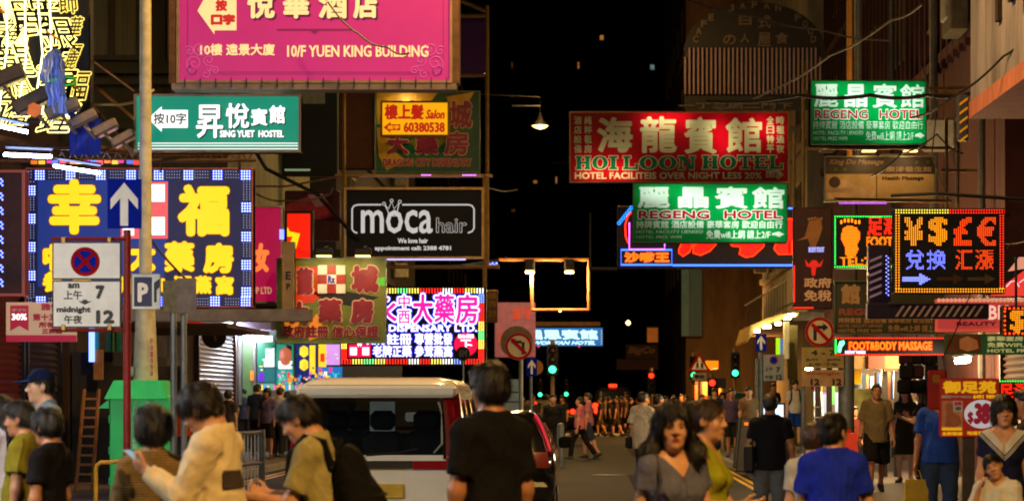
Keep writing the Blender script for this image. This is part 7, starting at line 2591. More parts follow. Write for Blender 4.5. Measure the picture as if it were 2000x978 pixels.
l = bpy.data.lights.new('shop_light', 'POINT'); l.energy = 1300; l.color = (1, .42, .10); l.shadow_soft_size = .4
o = bpy.data.objects.new('shop_light', l); COL.objects.link(o); o.parent = s.root; o.location = (0, -1.2, .8)
s = Sign('dark_board', 'dim blue board on posts beside the far orange shopfront', 'sign', 1386, 738, 1418, 758, 90)
s.cabinet(pmat('board_navy', (40, 44, 80), rough=.6, var=.4), .05); post(s, 1402, 738, 0, 2, SIGNGREY)

# orange lamp post by the brick block, poles, folding ladder, tower of frames
r = empty('post', at(1659, 0, 45), 'orange lit drain post running up the brick block behind the green sign', 'post')
k = 45 / F; b = MB(); b.tube([(0, 0, 60 * k), (0, 0, -330 * k)], 5.5 * k, 10); b.build('pipe', pmat('orange_post', (255, 170, 60), rough=.5, var=.2), r, smooth=True)
r = empty('pipe', at(1676, 0, 45.3), 'grey drain pipe beside the orange post on the brick block', 'pipe')
b = MB(); b.tube([(0, 0, 60 * k), (0, 0, -330 * k)], 7 * k, 10); b.build('pipe', SIGNGREY, r, smooth=True)
r = empty('sign_scaffold', at(1700, 288, 41.5), 'yellow brown steel scaffold around the upper green sign and the massage board', 'scaffold')
k = 41.5 / F
b = MB()
for (x0, y0, x1, y1) in ((-120, 0, 160, 0), (30 + 120, -60, 150, 130), (172, -60, 172, 130), (-130, -110, 190, -118), (-130, -100, 190, -104), (-130, -170, -130, 130), (-148, -30, -148, 240), (140, 44, 210, 44), (-70, 100, 160, 104)):
    b.tube([(x0 * k, .1, -y0 * k), (x1 * k, .1, -y1 * k)], .032, 6)
for i in range(14):
    b.tube([((-128 + i * 23) * k, .1, 110 * k), ((-117 + i * 23) * k, .1, 103 * k)], .016, 5)
b.build('frame', BRASS, r)
s = Sign('warning_post', 'dark post end with yellow diagonal stripes at the corner of the pink block', 'post', 1872, 184, 1892, 274, 34)
s.cabinet(pmat('slate', (52, 54, 66), rough=.6, var=.3), .2)
for i in range(5):
    y = 190 + i * 18
    s.poly([(1874, y + 12), (1890, y), (1890, y + 5), (1874, y + 17)], YELP, 2, 'stripe')
r = empty('step_ladder', at(1597, 935, 44), 'pale folding step ladder by the corner no right turn sign', 'ladder')
k = 44 / F; g = .13 - r.location.z
b = MB()
for (x, y0) in ((-12, -.3), (12, -.3)):
    b.tube([(x * k, y0, g), (x * .6 * k, .1, 170 * k)], .025, 6)
b.build('rail', ALU, r)
for i in range(7):
    t = .1 + i * .12
    b = MB(); z = g + (170 * k - g) * t; b.box(-11 * k, -.3 + .4 * t - .04, z, 11 * k, -.3 + .4 * t + .04, z + .02); b.build('rung', ALU, r)
for i, (px, py, Y, c, lb) in enumerate(((1652, 905, 36, (220, 60, 30), 'red orange plastic stool crate behind the man in the olive tee shirt'),)):
    r = empty('plastic_crate', at(px, VPY + (EYE - .13) * F / Y, Y), lb, 'crate')
    m = pmat('crate_red', c, rough=.4, var=.15)
    b = MB(); b.add([(-.2, -.2, 0), (.2, -.2, 0), (.2, .2, 0), (-.2, .2, 0), (-.15, -.15, .95), (.15, -.15, .95), (.15, .15, .95), (-.15, .15, .95)], [(0, 1, 5, 4), (1, 2, 6, 5), (2, 3, 7, 6), (3, 0, 4, 7), (4, 5, 6, 7)]); b.build('body', m, r)
    b = MB(); b.bbox(-.23, -.23, 0, .23, .23, .06, .015); b.build('base', m, r)
    b = MB(); b.lathe([(.08, .951), (.09, .99), (.02, 1.0)], n=12); b.build('cap', m, r)
for i, (px, Y) in enumerate(((1526, 52), (1446, 50), (1452, 47.5))):
    r = empty('barrier', at(px, VPY + (EYE - .13) * F / Y, Y), ['dark street barrier rail by the display screen', 'leaning dark board with orange lamps by the hoarding', 'second leaning dark board with an orange lamp by the hoarding'][i], 'barrier')
    b = MB(); b.bbox(-.16, -.1, 0, .16, .02, 1.05, .02); b.build('board', pmat('barrier_dark', (46, 44, 40), rough=.6, var=.4), r)
    r.rotation_euler = (R(-6), R(6 if i else 0), 0)
    b = MB(); b.bbox(-.09, -.13, .92, .09, -.1, .98, .01); b.build('reflector', emat('barrier_lamp', (255, 120, 20), 1.0), r)
r = empty('bollard', at(1095, VPY + EYE * F / 56, 56), 'thin grey bollard at the kerb beside the man in the open jacket', 'bollard')
b = MB(); b.lathe([(.08, 0), (.08, .95), (.06, 1.0), (.01, 1.02)], n=14); b.build('post', SIGNGREY, r, smooth=True)

# ------------------------------------------------------------------ vehicles
PAINT_W = pmat('van_white', (232, 228, 212), rough=.22, var=.05, spec=.5, coat=.6)
PAINT_K = pmat('car_black', (14, 14, 18), rough=.15, var=.1, spec=.6, coat=.8)
GLASS = glassmat('tinted_glass', (.40, .42, .42), .60)
RUB = pmat('rubber', (18, 18, 18), rough=.8, var=.3)
CHROME = pmat('chrome', (200, 200, 200), rough=.12, metal=1.0, var=.1)
TAILR = emat('tail_red_glass', (150, 12, 16), .05)
GLINT_R = emat('red_glint_glow', (255, 30, 30), .9)
SEAT = pmat('seat_fabric', (62, 60, 62), rough=.9, var=.3)


def ring(w, yr, yf, rc, z, nx=10, ny=14, nc=4):
    """one closed plan outline: rear edge, right side, front, left side (local x right, y forward)."""
    pts = []
    for i in range(nx + 1):
        pts.append((-w + rc + (2 * w - 2 * rc) * i / nx, yr))
    for i in range(1, nc):
        t = math.pi / 2 * i / nc
        pts.append((w - rc + rc * math.sin(t), yr + rc - rc * math.cos(t)))
    for i in range(ny + 1):
        pts.append((w, yr + rc + (yf - yr - 2 * rc) * i / ny))
    for i in range(1, nc):
        t = math.pi / 2 * i / nc
        pts.append((w - rc + rc * math.cos(t), yf - rc + rc * math.sin(t)))
    for i in range(nx + 1):
        pts.append((w - rc - (2 * w - 2 * rc) * i / nx, yf))
    for i in range(1, nc):
        t = math.pi / 2 * i / nc
        pts.append((-w + rc - rc * math.sin(t), yf - rc + rc * math.cos(t)))
    for i in range(ny + 1):
        pts.append((-w, yf - rc - (yf - yr - 2 * rc) * i / ny))
    for i in range(1, nc):
        t = math.pi / 2 * i / nc
        pts.append((-w + rc - rc * math.cos(t), yr + rc - rc * math.sin(t)))
    return [(x, y, z) for x, y in pts]


def shell(root, levels, holes, paint, glass, nx=10, ny=14, nc=4, lights=None):
    """levels: (z, half width, y rear, y front, corner). holes: {(level index, segment index)} become glass; lights: {(level, seg): material index}."""
    rings = [ring(w, yr, yf, rc, z, nx, ny, nc) for (z, w, yr, yf, rc) in levels]
    n = len(rings[0])
    body, gl = MB(), MB()
    vs = [p for r_ in rings for p in r_]
    fb, fg, fl = [], [], {}
    for l in range(len(levels) - 1):
        for i in range(n):
            f = (l * n + i, l * n + (i + 1) % n, (l + 1) * n + (i + 1) % n, (l + 1) * n + i)
            if (l, i) in holes:
                fg.append(f)
            elif lights and (l, i) in lights:
                fl.setdefault(lights[(l, i)], []).append(f)
            else:
                fb.append(f)
    fb.append(tuple(range((len(levels) - 1) * n, len(levels) * n)))
    body.add(vs, fb)
    o = body.build('body', paint, root, smooth=True)
    if fg:
        pass
    def patch(fs, nm, m):
        ids = sorted({i for f in fs for i in f})
        mp = {v: k for k, v in enumerate(ids)}
        q = MB(); q.add([vs[i] for i in ids], [[mp[i] for i in f] for f in fs]); q.build(nm, m, root, smooth=True)
    def groups(fs):
        fs = list(fs)
        while fs:
            g, used = [fs.pop()], set()
            used.update(g[0])
            go = True
            while go:
                nx_ = [f for f in fs if used & set(f)]
                go = bool(nx_)
                for f in nx_:
                    fs.remove(f); g.append(f); used.update(f)
            yield g
    for g in groups(fg):
        patch(g, 'window', glass)
    for m, fs in fl.items():
        for g in groups(fs):
            patch(g, 'tail_light', MATS[m])
    return rings


def wheels(root, w, ys, r_=.32):
    for y in ys:
        for sx in (-1, 1):
            b = MB(); b.lathe([(r_ * .62, -.1), (r_ * .95, -.1), (r_, -.06), (r_, .06), (r_ * .95, .1), (r_ * .62, .1)], (sx * (w - .11), y, r_), 24, 'x'); wh = b.build('wheel', RUB, root, smooth=True)
            b = MB(); b.lathe([(.04, -.105), (r_ * .6, -.09), (r_ * .6, .09), (.04, .105)], (sx * (w - .11), y, r_), 16, 'x'); b.build('rim', ALU, wh, smooth=True)


van = empty('van', at(735, VPY + EYE * F / 23.6, 23.6), 'white minivan seen from behind with tall red tail lights and dark rear window', 'van')
NXv, NYv, NCv = 14, 14, 4
per = 2 * (NXv + 1) + 2 * (NYv + 1) + 4 * (NCv - 1)
W_ = .86
lv = [(.22, .80, .10, 4.6, .16), (.45, .85, .0, 4.68, .18), (.80, .86, -.01, 4.66, .18), (.96, .86, .0, 4.6, .18), (1.04, .855, .01, 4.3, .18), (1.20, .845, .03, 3.9, .18), (1.40, .825, .06, 3.6, .18), (1.58, .80, .10, 3.35, .18), (1.66, .785, .13, 3.2, .18), (1.73, .76, .19, 3.05, .18), (1.775, .70, .30, 2.9, .18), (1.80, .58, .5, 2.7, .16)]
holes, lights = set(), {}
R0 = 0
side_r = NXv + 1 + NCv - 1          # first vertex of right side
frontv = side_r + NYv + 1 + NCv - 1
side_l = frontv + NXv + 1 + NCv - 1
for l in (4, 5, 6, 7):
    for i in range(0, NXv):
        if l in (4, 5, 6, 7): holes.add((l, i))
    for i in range(NYv):
        if i not in (4, 9) and i > 0 and l in (4, 5, 6):
            holes.add((l, side_r + i)); holes.add((l, side_l + i))
    for i in range(NXv):
        holes.add((l, frontv + i))
corner_r = range(NXv, NXv + NCv)
corner_l = range(per - NCv, per)
for l in (3, 4, 5, 6, 7):
    for i in list(corner_r)[:2] + list(corner_l)[2:]:
        lights[(l, i)] = 'tail_red_glass'
shell(van, lv, holes, PAINT_W, GLASS, NXv, NYv, NCv, lights)
wheels(van, .84, (.85, 3.7))
b = MB(); b.bbox(-.82, -.10, .26, .82, .2, .56, .05); b.build('rear_bumper', PAINT_W, van)
b = MB(); b.bbox(-.845, -.03, .895, .845, .05, .985, .012); b.build('chrome_strip', CHROME, van)
b = MB(); b.bbox(.36, -.045, .90, .80, -.02, .98, .01); b.bbox(-.80, -.045, .90, -.52, -.02, .98, .01); b.build('reflector_strip', pmat('reflector_red', (150, 16, 24), rough=.15, var=.2, spec=.7), van)
b = MB(); b.bbox(-.78, -.012, 1.60, .78, .16, 1.72, .03); b.build('spoiler', PAINT_W, van)
b = MB(); b.tube([(-.70, .16, 1.715), (.70, .16, 1.715)], .012, 6); b.build('trim_line', RUB, van)
b = MB()
for sx in (-1, 1):
    b.tube([(sx * .735, -.004, .30), (sx * .735, -.012, .9)], .006, 5)
b.build('tailgate_seam', RUB, van)
for sx in (-1, 1):
    b = MB()
    b.tube([(sx * .665, .004, 1.0), (sx * .665, .02, 1.2), (sx * .65, .05, 1.4), (sx * .625, .09, 1.6)], .014, 6)
    b.tube([(sx * .79, .03, 1.0), (sx * .77, .06, 1.2), (sx * .75, .09, 1.4), (sx * .72, .13, 1.6)], .008, 6)
    b.build('tail_light_trim', CHROME, van)
for sx in (-1, 1):
    vs, fs = [], []
    for z in np.linspace(1.0, 1.64, 9):
        w_ = np.interp(z, [q[0] for q in lv], [q[1] for q in lv]); y_ = np.interp(z, [q[0] for q in lv], [q[2] for q in lv])
        for (dx, dy) in ((.118, -.012), (.055, .010), (-.004, .09)):
            vs.append((sx * (w_ - dx), y_ + dy, z))
    for j in range(8):
        for i in range(2):
            a = j * 3 + i
            f = (a, a + 1, a + 4, a + 3)
            fs.append(f if sx < 0 else f[::-1])
    b = MB(); b.add(vs, fs); b.build('tail_light', pmat('tail_glass_red', (140, 16, 24), rough=.12, var=.3, scale=9, spec=.8, coat=.6), van, smooth=True)
    for q in (.105, .085, .07):
        b = MB(); b.tube([(sx * (np.interp(z, [p[0] for p in lv], [p[1] for p in lv]) - q), np.interp(z, [p[0] for p in lv], [p[2] for p in lv]) - .016 + (.155 - q) * .3, z) for z in np.linspace(1.02, 1.62, 7)], .005, 5); b.build('tail_light_line', emat('tail_line', (255, 70, 80), .35), van)
b = MB(); b.bbox(-.27, -.05, .62, .27, -.008, .76, .008); b.build('number_plate', pmat('plate_yellow', (210, 170, 40), rough=.4), van)
for x in (-.48, -.02, .42):
    b = MB(); b.bbox(x - .22, .9, .55, x + .22, 1.1, 1.26, .07); q = b.build('seat', SEAT, van); b = MB(); b.bbox(x - .13, .93, 1.27, x + .13, 1.05, 1.47, .05); b.build('headrest', SEAT, q)
for x in (-.38, .38):
    b = MB(); b.bbox(x - .24, 2.2, .5, x + .24, 2.4, 1.25, .07); q = b.build('seat', SEAT, van); b = MB(); b.bbox(x - .13, 2.22, 1.26, x + .13, 2.36, 1.46, .05); b.build('headrest', SEAT, q)
b = MB(); b.box(-.78, .3, .52, .78, 4.2, .56); b.build('cabin_floor', SEAT, van)
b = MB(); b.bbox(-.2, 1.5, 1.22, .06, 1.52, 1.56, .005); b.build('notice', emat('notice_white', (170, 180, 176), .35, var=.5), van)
b = MB(); b.bbox(.06, 2.9, 1.34, .46, 2.95, 1.44, .02); b.build('mirror_glow', emat('mirror_warm', (150, 150, 140), .5), van)  # mirror given emission to stand in for reflected light
b = MB(); b.tube([(.60, .075, 1.56), (.64, .06, 1.45), (.64, .03, 1.15), (.56, .02, 1.06)], .012, 6); b.build('window_edge', pmat('edge_pale', (150, 150, 130), rough=.4), van)
b = MB(); b.tube([(-.1, .005, 1.04), (.2, .0, 1.06), (.4, .01, 1.10)], .012, 6); b.build('wiper', RUB, van)
b = MB(); b.bbox(.46, .01, 1.01, .78, .06, 1.03, .004); b.build('red_glint', GLINT_R, van)  # red reflection in the rear window, put in as a glowing strip
for sx in (-1, 1):
    b = MB(); b.bbox(sx * .98 - .1, 3.3, 1.0, sx * .98 + .1, 3.42, 1.18, .03); b.build('wing_mirror', PAINT_W, van)
    b = MB(); b.bbox(sx * .868 - .012, 1.55, .86, sx * .868 + .012, 1.75, .9, .005); b.build('door_handle', CHROME, van)

car = empty('car', at(952, VPY + EYE * F / 31, 31), 'glossy black hatchback ahead of the white minivan, half hidden by pedestrians', 'car')
lv = [(.2, .80, .12, 4.1, .22), (.45, .87, .0, 4.2, .26), (.70, .88, -.02, 4.2, .28), (.86, .86, .02, 4.0, .28), (.90, .84, .06, 3.1, .26), (1.08, .79, .22, 2.8, .24), (1.26, .70, .42, 2.45, .22), (1.38, .62, .60, 2.2, .2), (1.43, .5, .8, 2.0, .18)]
holes, lights = set(), {}
for l in (4, 5):
    for i in range(2, NXv - 2):
        holes.add((l, i))
    for i in range(2, NYv - 1):
        if i != 7:
            holes.add((l, side_r + i)); holes.add((l, side_l + i))
    for i in range(1, NXv - 1):
        holes.add((l, frontv + i))
for l in (2, 3):
    for i in list(corner_r)[:2] + list(corner_l)[2:] + [NXv - 1, NXv - 2, 0, 1]:
        lights[(l, i)] = 'tail_red_glass'
shell(car, lv, holes, PAINT_K, GLASS, NXv, NYv, NCv, lights)
wheels(car, .87, (.75, 3.3), .31)
b = MB(); b.bbox(-.84, -.08, .25, .84, .2, .52, .06); b.build('rear_bumper', PAINT_K, car)
b = MB(); b.tube([(.80, .16, .92), (.76, .26, 1.05), (.68, .44, 1.24), (.6, .62, 1.37)], .02, 6); b.build('pillar_reflection', emat('pillar_reflection_red', (230, 20, 60), .5), car)  # red reflection along the pillar, put in as a glowing tube
b = MB(); b.bbox(-.26, -.06, .60, .26, -.03, .72, .006); b.build('number_plate', pmat('plate_yellow', (210, 170, 40), rough=.4), car)
for x in (-.38, .38):
    b = MB(); b.bbox(x - .22, 1.6, .5, x + .22, 1.8, 1.06, .06); b.build('seat', SEAT, car)
for sx in (-1, 1):
    b = MB(); b.bbox(sx * .98 - .1, 2.6, .9, sx * .98 + .1, 2.72, 1.06, .03); b.build('wing_mirror', PAINT_K, car)

# far traffic
def far_car(label, px, Y, W, H_, rear, lamps, cat='car', top=None, c=(40, 36, 34)):
    r = empty(cat, at(px, VPY + EYE * F / Y, Y), label, cat)
    w = W / 2
    pt = pmat('far_paint_%d' % c[0], c, rough=.2, coat=.5, spec=.6)
    lvs = [(.2, w * .93, .1, 4.0, .2), (.5, w, 0, 4.2, .25), (H_ * .55, w, .0, 4.1, .25), (H_ * .6, w * .97, .05, 3.4 if cat == 'car' else 4.1, .25), (H_ * .9, w * .85, .3 if cat == 'car' else .08, 2.6 if cat == 'car' else 3.9, .2), (H_, w * .7, .6 if cat == 'car' else .3, 2.2 if cat == 'car' else 3.6, .2)]
    ho = set()
    for i in range(1, NXv - 1):
        ho.add((3, i)); ho.add((3, frontv + i))
    shell(r, lvs, ho, pt, pmat('far_glass', (16, 18, 22), rough=.06, spec=.7), NXv, NYv, NCv)
    wheels(r, w, (.8, 3.3), .32)
    for (x, z, rr, m) in lamps:
        b = MB(); b.lathe([(.01, -.05), (rr * .8, -.04), (rr, 0), (rr * .8, .05)], (x, -.03, z), 12, 'y'); b.build('lamp', m, r)
    return r


RL = emat('far_tail', (255, 40, 14), 5.0); AL = emat('far_amber', (255, 150, 30), 5.0)
far_car('far minibus with red tail lamps and a red roof light behind the crossing crowd', 1197, 118, 2.0, 2.1, True, [(-.86, 1.2, .15, RL), (-.80, .95, .13, RL), (-.55, .95, .12, RL), (.84, 1.0, .1, RL)], 'minibus')
r = bpy.data.objects['minibus']; b = MB(); b.bbox(-.2, .25, 2.12, .2, .4, 2.26, .03); b.build('roof_lamp', RL, r)
far_car('far dark car with two red tail lamps left of the minibus', 1107, 122, 1.75, 1.45, True, [(-.12 + .1, .9, .13, RL), (.3, .9, .13, RL), (-.7, .9, .1, RL)])
far_car('far taxi with a pale roof behind the blue arrow plate', 1052, 112, 1.75, 1.5, True, [(-.2, 1.3, .12, RL), (.5, 1.25, .08, AL)], c=(120, 110, 90))
far_car('far dark car beyond the minibus at the end of the street', 1160, 165, 1.75, 1.45, True, [(-.6, .9, .12, RL), (.6, .9, .12, RL)], c=(24, 22, 22))
def yoke_mat():
    m = cloth_mat((26, 30, 62), key='yokedress')
    nt = m.node_tree; N, L = nt.nodes.new, nt.links.new
    b = nt.nodes['Principled BSDF']; src = b.inputs['Base Color'].links[0].from_socket
    tc = N('ShaderNodeTexCoord'); sp = N('ShaderNodeSeparateXYZ'); L(tc.outputs['Object'], sp.inputs[0])
    ab = N('ShaderNodeMath'); ab.operation = 'ABSOLUTE'; L(sp.outputs[0], ab.inputs[0])
    ma = N('ShaderNodeMath'); ma.operation = 'MULTIPLY_ADD'; ma.inputs[1].default_value = -1.05; L(ab.outputs[0], ma.inputs[0]); L(sp.outputs[2], ma.inputs[2])
    rp = N('ShaderNodeValToRGB'); rp.color_ramp.interpolation = 'CONSTANT'
    mr = N('ShaderNodeMapRange'); mr.inputs[1].default_value = 1.0; mr.inputs[2].default_value = 1.5; L(ma.outputs[0], mr.inputs[0])
    e = rp.color_ramp.elements; e[0].color = (0, 0, 0, 1); e[1].position = .52; e[1].color = (1, 1, 1, 1)
    for p_, v in ((.43, 1), (.45, 0), (.47, 1), (.49, 0)):
        q = e.new(p_); q.color = (v, v, v, 1)
    L(mr.outputs[0], rp.inputs[0])
    mx = N('ShaderNodeMix'); mx.data_type = 'RGBA'; L(rp.outputs[0], mx.inputs[0]); L(src, mx.inputs[6]); mx.inputs[7].default_value = (.58, .54, .48, 1)
    L(mx.outputs[2], b.inputs['Base Color'])
    return m


# ------------------------------------------------------------------ people in the street (px = picture column, Y = distance, facing 0 = away, 90 = to the right)
FAR = dict(h=.016, hands=False)
MIDQ = dict(h=.012)
NEAR = dict(h=.0075, face=True)
walkA = dict(legL=((-.02, .34, -1), (0, -.10, -1)), legR=((.02, -.26, -1), (0, -.55, -1)))
walkB = dict(legR=((.02, .34, -1), (0, -.10, -1)), legL=((-.02, -.26, -1), (0, -.55, -1)))
swing = dict(armL=((-.14, -.30, -1), (-.03, .05, -1)), armR=((.14, .30, -1), (.0, .45, -1)))
phone_pose = dict(armL=((-.10, .30, -.95), (.22, .92, .30)), armR=((.10, .30, -.95), (-.25, .92, .30)))
J = {}

# --- the near row crossing in front
J['boy'] = person('person with puffy dark hair seen from behind in a striped brown tee shirt', 299, 12.4, 352, H=1.53, hair='puffy', top=(92, 72, 44), top_mat=cloth_mat((38, 30, 20), stripe=(160, 128, 76), key='stripe', freq=64, duty=.55), wide=.92, bottom=(40, 40, 50), h=.0075, seed=1, loose=.024, sleeve=.7)
J['reader'] = person('young person in a pale peach sweater looking down at a phone', 436, 12.2, 285, H=1.68, hair='mop', head=(30, 0, 0), lean=6, top=(226, 206, 168), long_sleeve=True, loose=.026, hem=-.12, wide=.93, bottom=(60, 56, 60), armL=((-.16, .36, -.9), (.10, .95, .62)), armR=((.10, .40, -.9), (-.28, .95, .55)), curl=.9, seed=2, **NEAR)
J['pack'] = person('man with a black backpack in a pale olive tee shirt typing on a phone', 640, 12.6, 282, H=1.63, hair='short', head=(28, 0, 0), lean=10, top=(168, 156, 106), loose=.022, sleeve=.75, wide=.92, bottom=(44, 44, 50), armL=((-.12, .30, -.95), (.12, .95, .12)), armR=((.12, .26, -.95), (-.2, .95, .16)), curl=.9, seed=3, tone='mid', **NEAR)
J['tall'] = person('tall man in a plain black tee shirt seen from behind beside the minivan', 958, 12.3, 330, H=1.79, hair='short', top=(20, 19, 22), wide=.94, loose=.020, sleeve=.72, bottom=(26, 26, 30), tone='tan', seed=4, **walkA, **NEAR)
J['lady'] = person('woman with wavy dark hair in a grey blue top looking towards the viewer', 1316, 12.1, 152, H=1.575, female=True, wide=1.0, hair='wavy', head=(0, -22, 0), top=(92, 92, 116), vneck=.05, loose=.024, sleeve=.42, red_lips=True, bottom=(40, 40, 48), tone='mid', armL=((-.25, .10, -1), (.1, .5, -.75)), armR=((.2, -.2, -1), (.05, .1, -1)), seed=5, **walkB, **NEAR)
J['friend'] = person('woman in a yellow green top with tied back brown hair behind the wavy haired woman', 1378, 13.4, 112, H=1.605, female=True, hair='bun', hair_col=(56, 34, 22), head=(4, 0, 0), top=(150, 150, 30), tank=True, loose=.010, bottom=(40, 40, 44), tone='mid', armL=((-.10, .28, -1), (.1, .8, -.5)), armR=((.1, .1, -1), (-.3, .9, .0)), seed=6, **walkA, **NEAR)
J['blue'] = person('person in a bright royal blue tee shirt with short hair walking away', 1626, 14.2, 12, H=1.50, hair='bun', head=(0, -28, 0), female=True, wide=1.12, top=(28, 48, 190), loose=.028, sleeve=.68, bottom=(40, 44, 60), tone='mid', armL=((-.2, .1, -1), (.0, .3, -1)), armR=((.30, .2, -1), (.10, .5, -.9)), seed=7, **NEAR)
J['shoulder'] = person('person in a white tee shirt mostly hidden behind the royal blue tee shirt', 1590, 15.6, 20, H=1.42, hair='mop', top=(190, 186, 176), bottom=(50, 50, 60), tone='mid', hair_col=(60, 36, 24), h=.010, seed=8)
J['dark'] = person('shadowed person in a black tee shirt at the corner beside the olive shirt', 96, 15.0, 292, H=1.52, wide=.88, hair='mop', top=(22, 20, 24), loose=.022, bottom=(50, 30, 30), tone='tan', seed=9, head=(6, -10, 0), **NEAR)
J['olive'] = person('shadowed person in an olive yellow shirt facing left at the corner', 46, 15.8, 275, H=1.57, wide=.9, hair='short', top=(122, 112, 30), loose=.030, bottom=(80, 30, 30), tone='tan', seed=10, head=(8, 0, 0), **NEAR)
J['cap'] = person('man in a navy cap and slate blue tee shirt carrying a plastic bag', 84, 20.2, 240, H=1.85, hair='crop', head=(6, -8, 0), lean=0, top=(140, 162, 178), loose=.030, hem=-.12, sleeve=.85, bottom=(40, 44, 60), tone='light', armL=((-.14, .1, -1), (-.02, .25, -1)), armR=((.12, -.16, -1), (.04, .05, -1)), seed=11, **walkA, **NEAR)
J['grey'] = person('woman with long dark hair in a pale grey tee shirt at the picture edge', 2, 17.6, 300, H=1.60, female=True, hair='long', top=(190, 186, 200), loose=.020, bottom=(30, 30, 40), tone='light', seed=12, **NEAR)

# --- right hand group
J['mother'] = person('smiling woman with bobbed hair in a navy dress with a white yoke', 1960, 18.2, 186, H=1.60, female=True, hair='bob', head=(0, 6, 0), top=(30, 34, 66), top_mat=yoke_mat(), vneck=.05, loose=.014, dress=.55, bottom=(28, 30, 58), tone='mid', sleeve=.5, seed=13, **NEAR)
J['son'] = person('boy in a white tee shirt with navy stripes leaning his cheek on his hand', 1948, 16.4, 205, H=1.22, hair='crop', head=(4, 10, 22), top=(214, 210, 204), loose=.028, sleeve=.75, bottom=(30, 34, 70), tone='mid', armL=((-.12, .05, -1), (-.05, .3, -1)), armR=((.22, .38, -.9), (-.30, .12, 1)), seed=14, **NEAR)
J['edge'] = person('dark haired man cut off by the picture edge behind the woman in the navy dress', 2006, 19.5, 285, H=1.66, hair='short', top=(60, 50, 50), bottom=(40, 40, 44), tone='tan', h=.010, seed=15)
J['jeans'] = person('man in a blue tee shirt and jeans beside the price placard', 1836, 26.5, 190, H=1.74, ground=0.0, hair='short', top=(40, 70, 150), top_mat=cloth_mat((40, 74, 160), key='jt'), wide=1.12, loose=.026, hem=-.05, sleeve=.7, bottom=(50, 66, 92), bottom_mat=cloth_mat((54, 70, 98), key='denim', bump=.4), tone='tan', armR=((.20, .05, -1), (.12, .2, -1)), armL=((-.18, .05, -1), (-.05, .2, -1)), seed=16, **MIDQ)
J['olivetee'] = person('man in an olive grey tee shirt and black shorts walking this way', 1712, 37.6, 180, H=1.70, ground=.13, hair='crop', top=(112, 96, 66), wide=1.05, loose=.034, hem=-.12, sleeve=.85, bottom=(22, 22, 24), blen=.5, bloose=.03, tone='tan', armR=((.18, -.05, -1), (.16, .2, -1)), armL=((-.2, .05, -1), (-.16, .2, -1)), seed=17, **walkB, h=.010, face=True)
person('woman in a dark olive dress looking at goods beside the clothes stall', 1768, 42, 200, H=1.66, ground=.13, female=True, hair='long', top=(52, 48, 30), dress=.42, bottom=(52, 48, 30), tone='light', h=.011, seed=18, armL=((-.1, .3, -1), (.2, .8, .3)))
person('woman in black with a red phone beside the clothes stall', 1800, 41.2, 300, H=1.62, ground=.13, female=True, hair='long', top=(24, 22, 22), bottom=(28, 26, 26), tone='mid', h=.012, seed=19, armL=((-.1, .35, -1), (.1, .9, .3)))
person('child half hidden beside the thick post at the clothes stall', 1668, 45, 150, H=1.3, ground=.13, hair='short', top=(110, 50, 40), bottom=(40, 40, 50), seed=20, **FAR)
J['blackman'] = person('man in a black tee shirt and grey jeans carrying a white plastic bag away', 1504, 26.2, 4, H=1.63, hair='short', top=(24, 24, 30), wide=1.08, loose=.022, sleeve=.6, bottom=(104, 108, 112), bottom_mat=cloth_mat((100, 104, 108), key='greyjean', bump=.4), tone='tan', armR=((.26, .0, -1), (.14, .15, -1)), armL=((-.25, .0, -1), (.1, .3, -1)), seed=21, **MIDQ)
J['blueshorts'] = person('young man in white tee and blue shorts with a backpack by the canopy shop', 1553, 66, 178, H=1.78, ground=.28, hair='mop', top=(196, 196, 190), bottom=(20, 60, 150), blen=.46, tone='light', seed=22, h=.012)
person('man in dark clothes standing behind the display screen', 1510, 70, 170, H=1.72, ground=.28, hair='short', top=(30, 32, 40), bottom=(30, 30, 34), seed=23, tone='mid', h=.013)

# --- the middle of the road
J['trackman'] = person('man in a white tee shirt and striped black track trousers with a black bag', 1255, 44.0, 24, H=1.71, hair='short', head=(0, -30, 0), top=(196, 190, 182), loose=.04, hem=-.22, sleeve=.8, bottom=(20, 20, 24), tone='mid', armR=((.16, .3, -1), (.0, .6, -.6)), armL=((-.16, -.1, -1), (-.05, .1, -1)), seed=24, h=.010, **walkA)
person('woman in a dark grey blouse walking beside the man in white', 1286, 45.2, 60, H=1.68, female=True, hair='bun', top=(70, 74, 80), bottom=(40, 40, 44), seed=25, **walkB, h=.012)
J['pink'] = person('woman in a pink tee shirt and black trousers striding across the road', 1133, 63, 285, H=1.66, female=True, hair='bun', top=(200, 110, 124), bottom=(24, 22, 24), seed=26, legL=((-.02, .55, -1), (0, .1, -1)), legR=((.02, -.42, -1), (0, -.75, -1)), h=.012)
J['pinkman'] = person('man in a pink checked shirt and patterned shorts behind the woman in pink', 1149, 64.5, 280, H=1.74, hair='short', top=(190, 116, 130), bottom=(50, 56, 80), blen=.5, seed=27, h=.012, **walkB)
person('man in a black jacket by the thin bollard', 1080, 58, 175, H=1.68, hair='short', top=(28, 26, 28), bottom=(60, 60, 66), seed=28, h=.012, tone='mid', long_sleeve=True)
r_ = SDF()
person('person in a pale jacket standing behind the far dark car', 1040, 70, 160, H=1.66, hair='short', top=(80, 76, 70), bottom=(40, 40, 44), seed=29, **FAR)
LG_ = 'people on the far crossing'
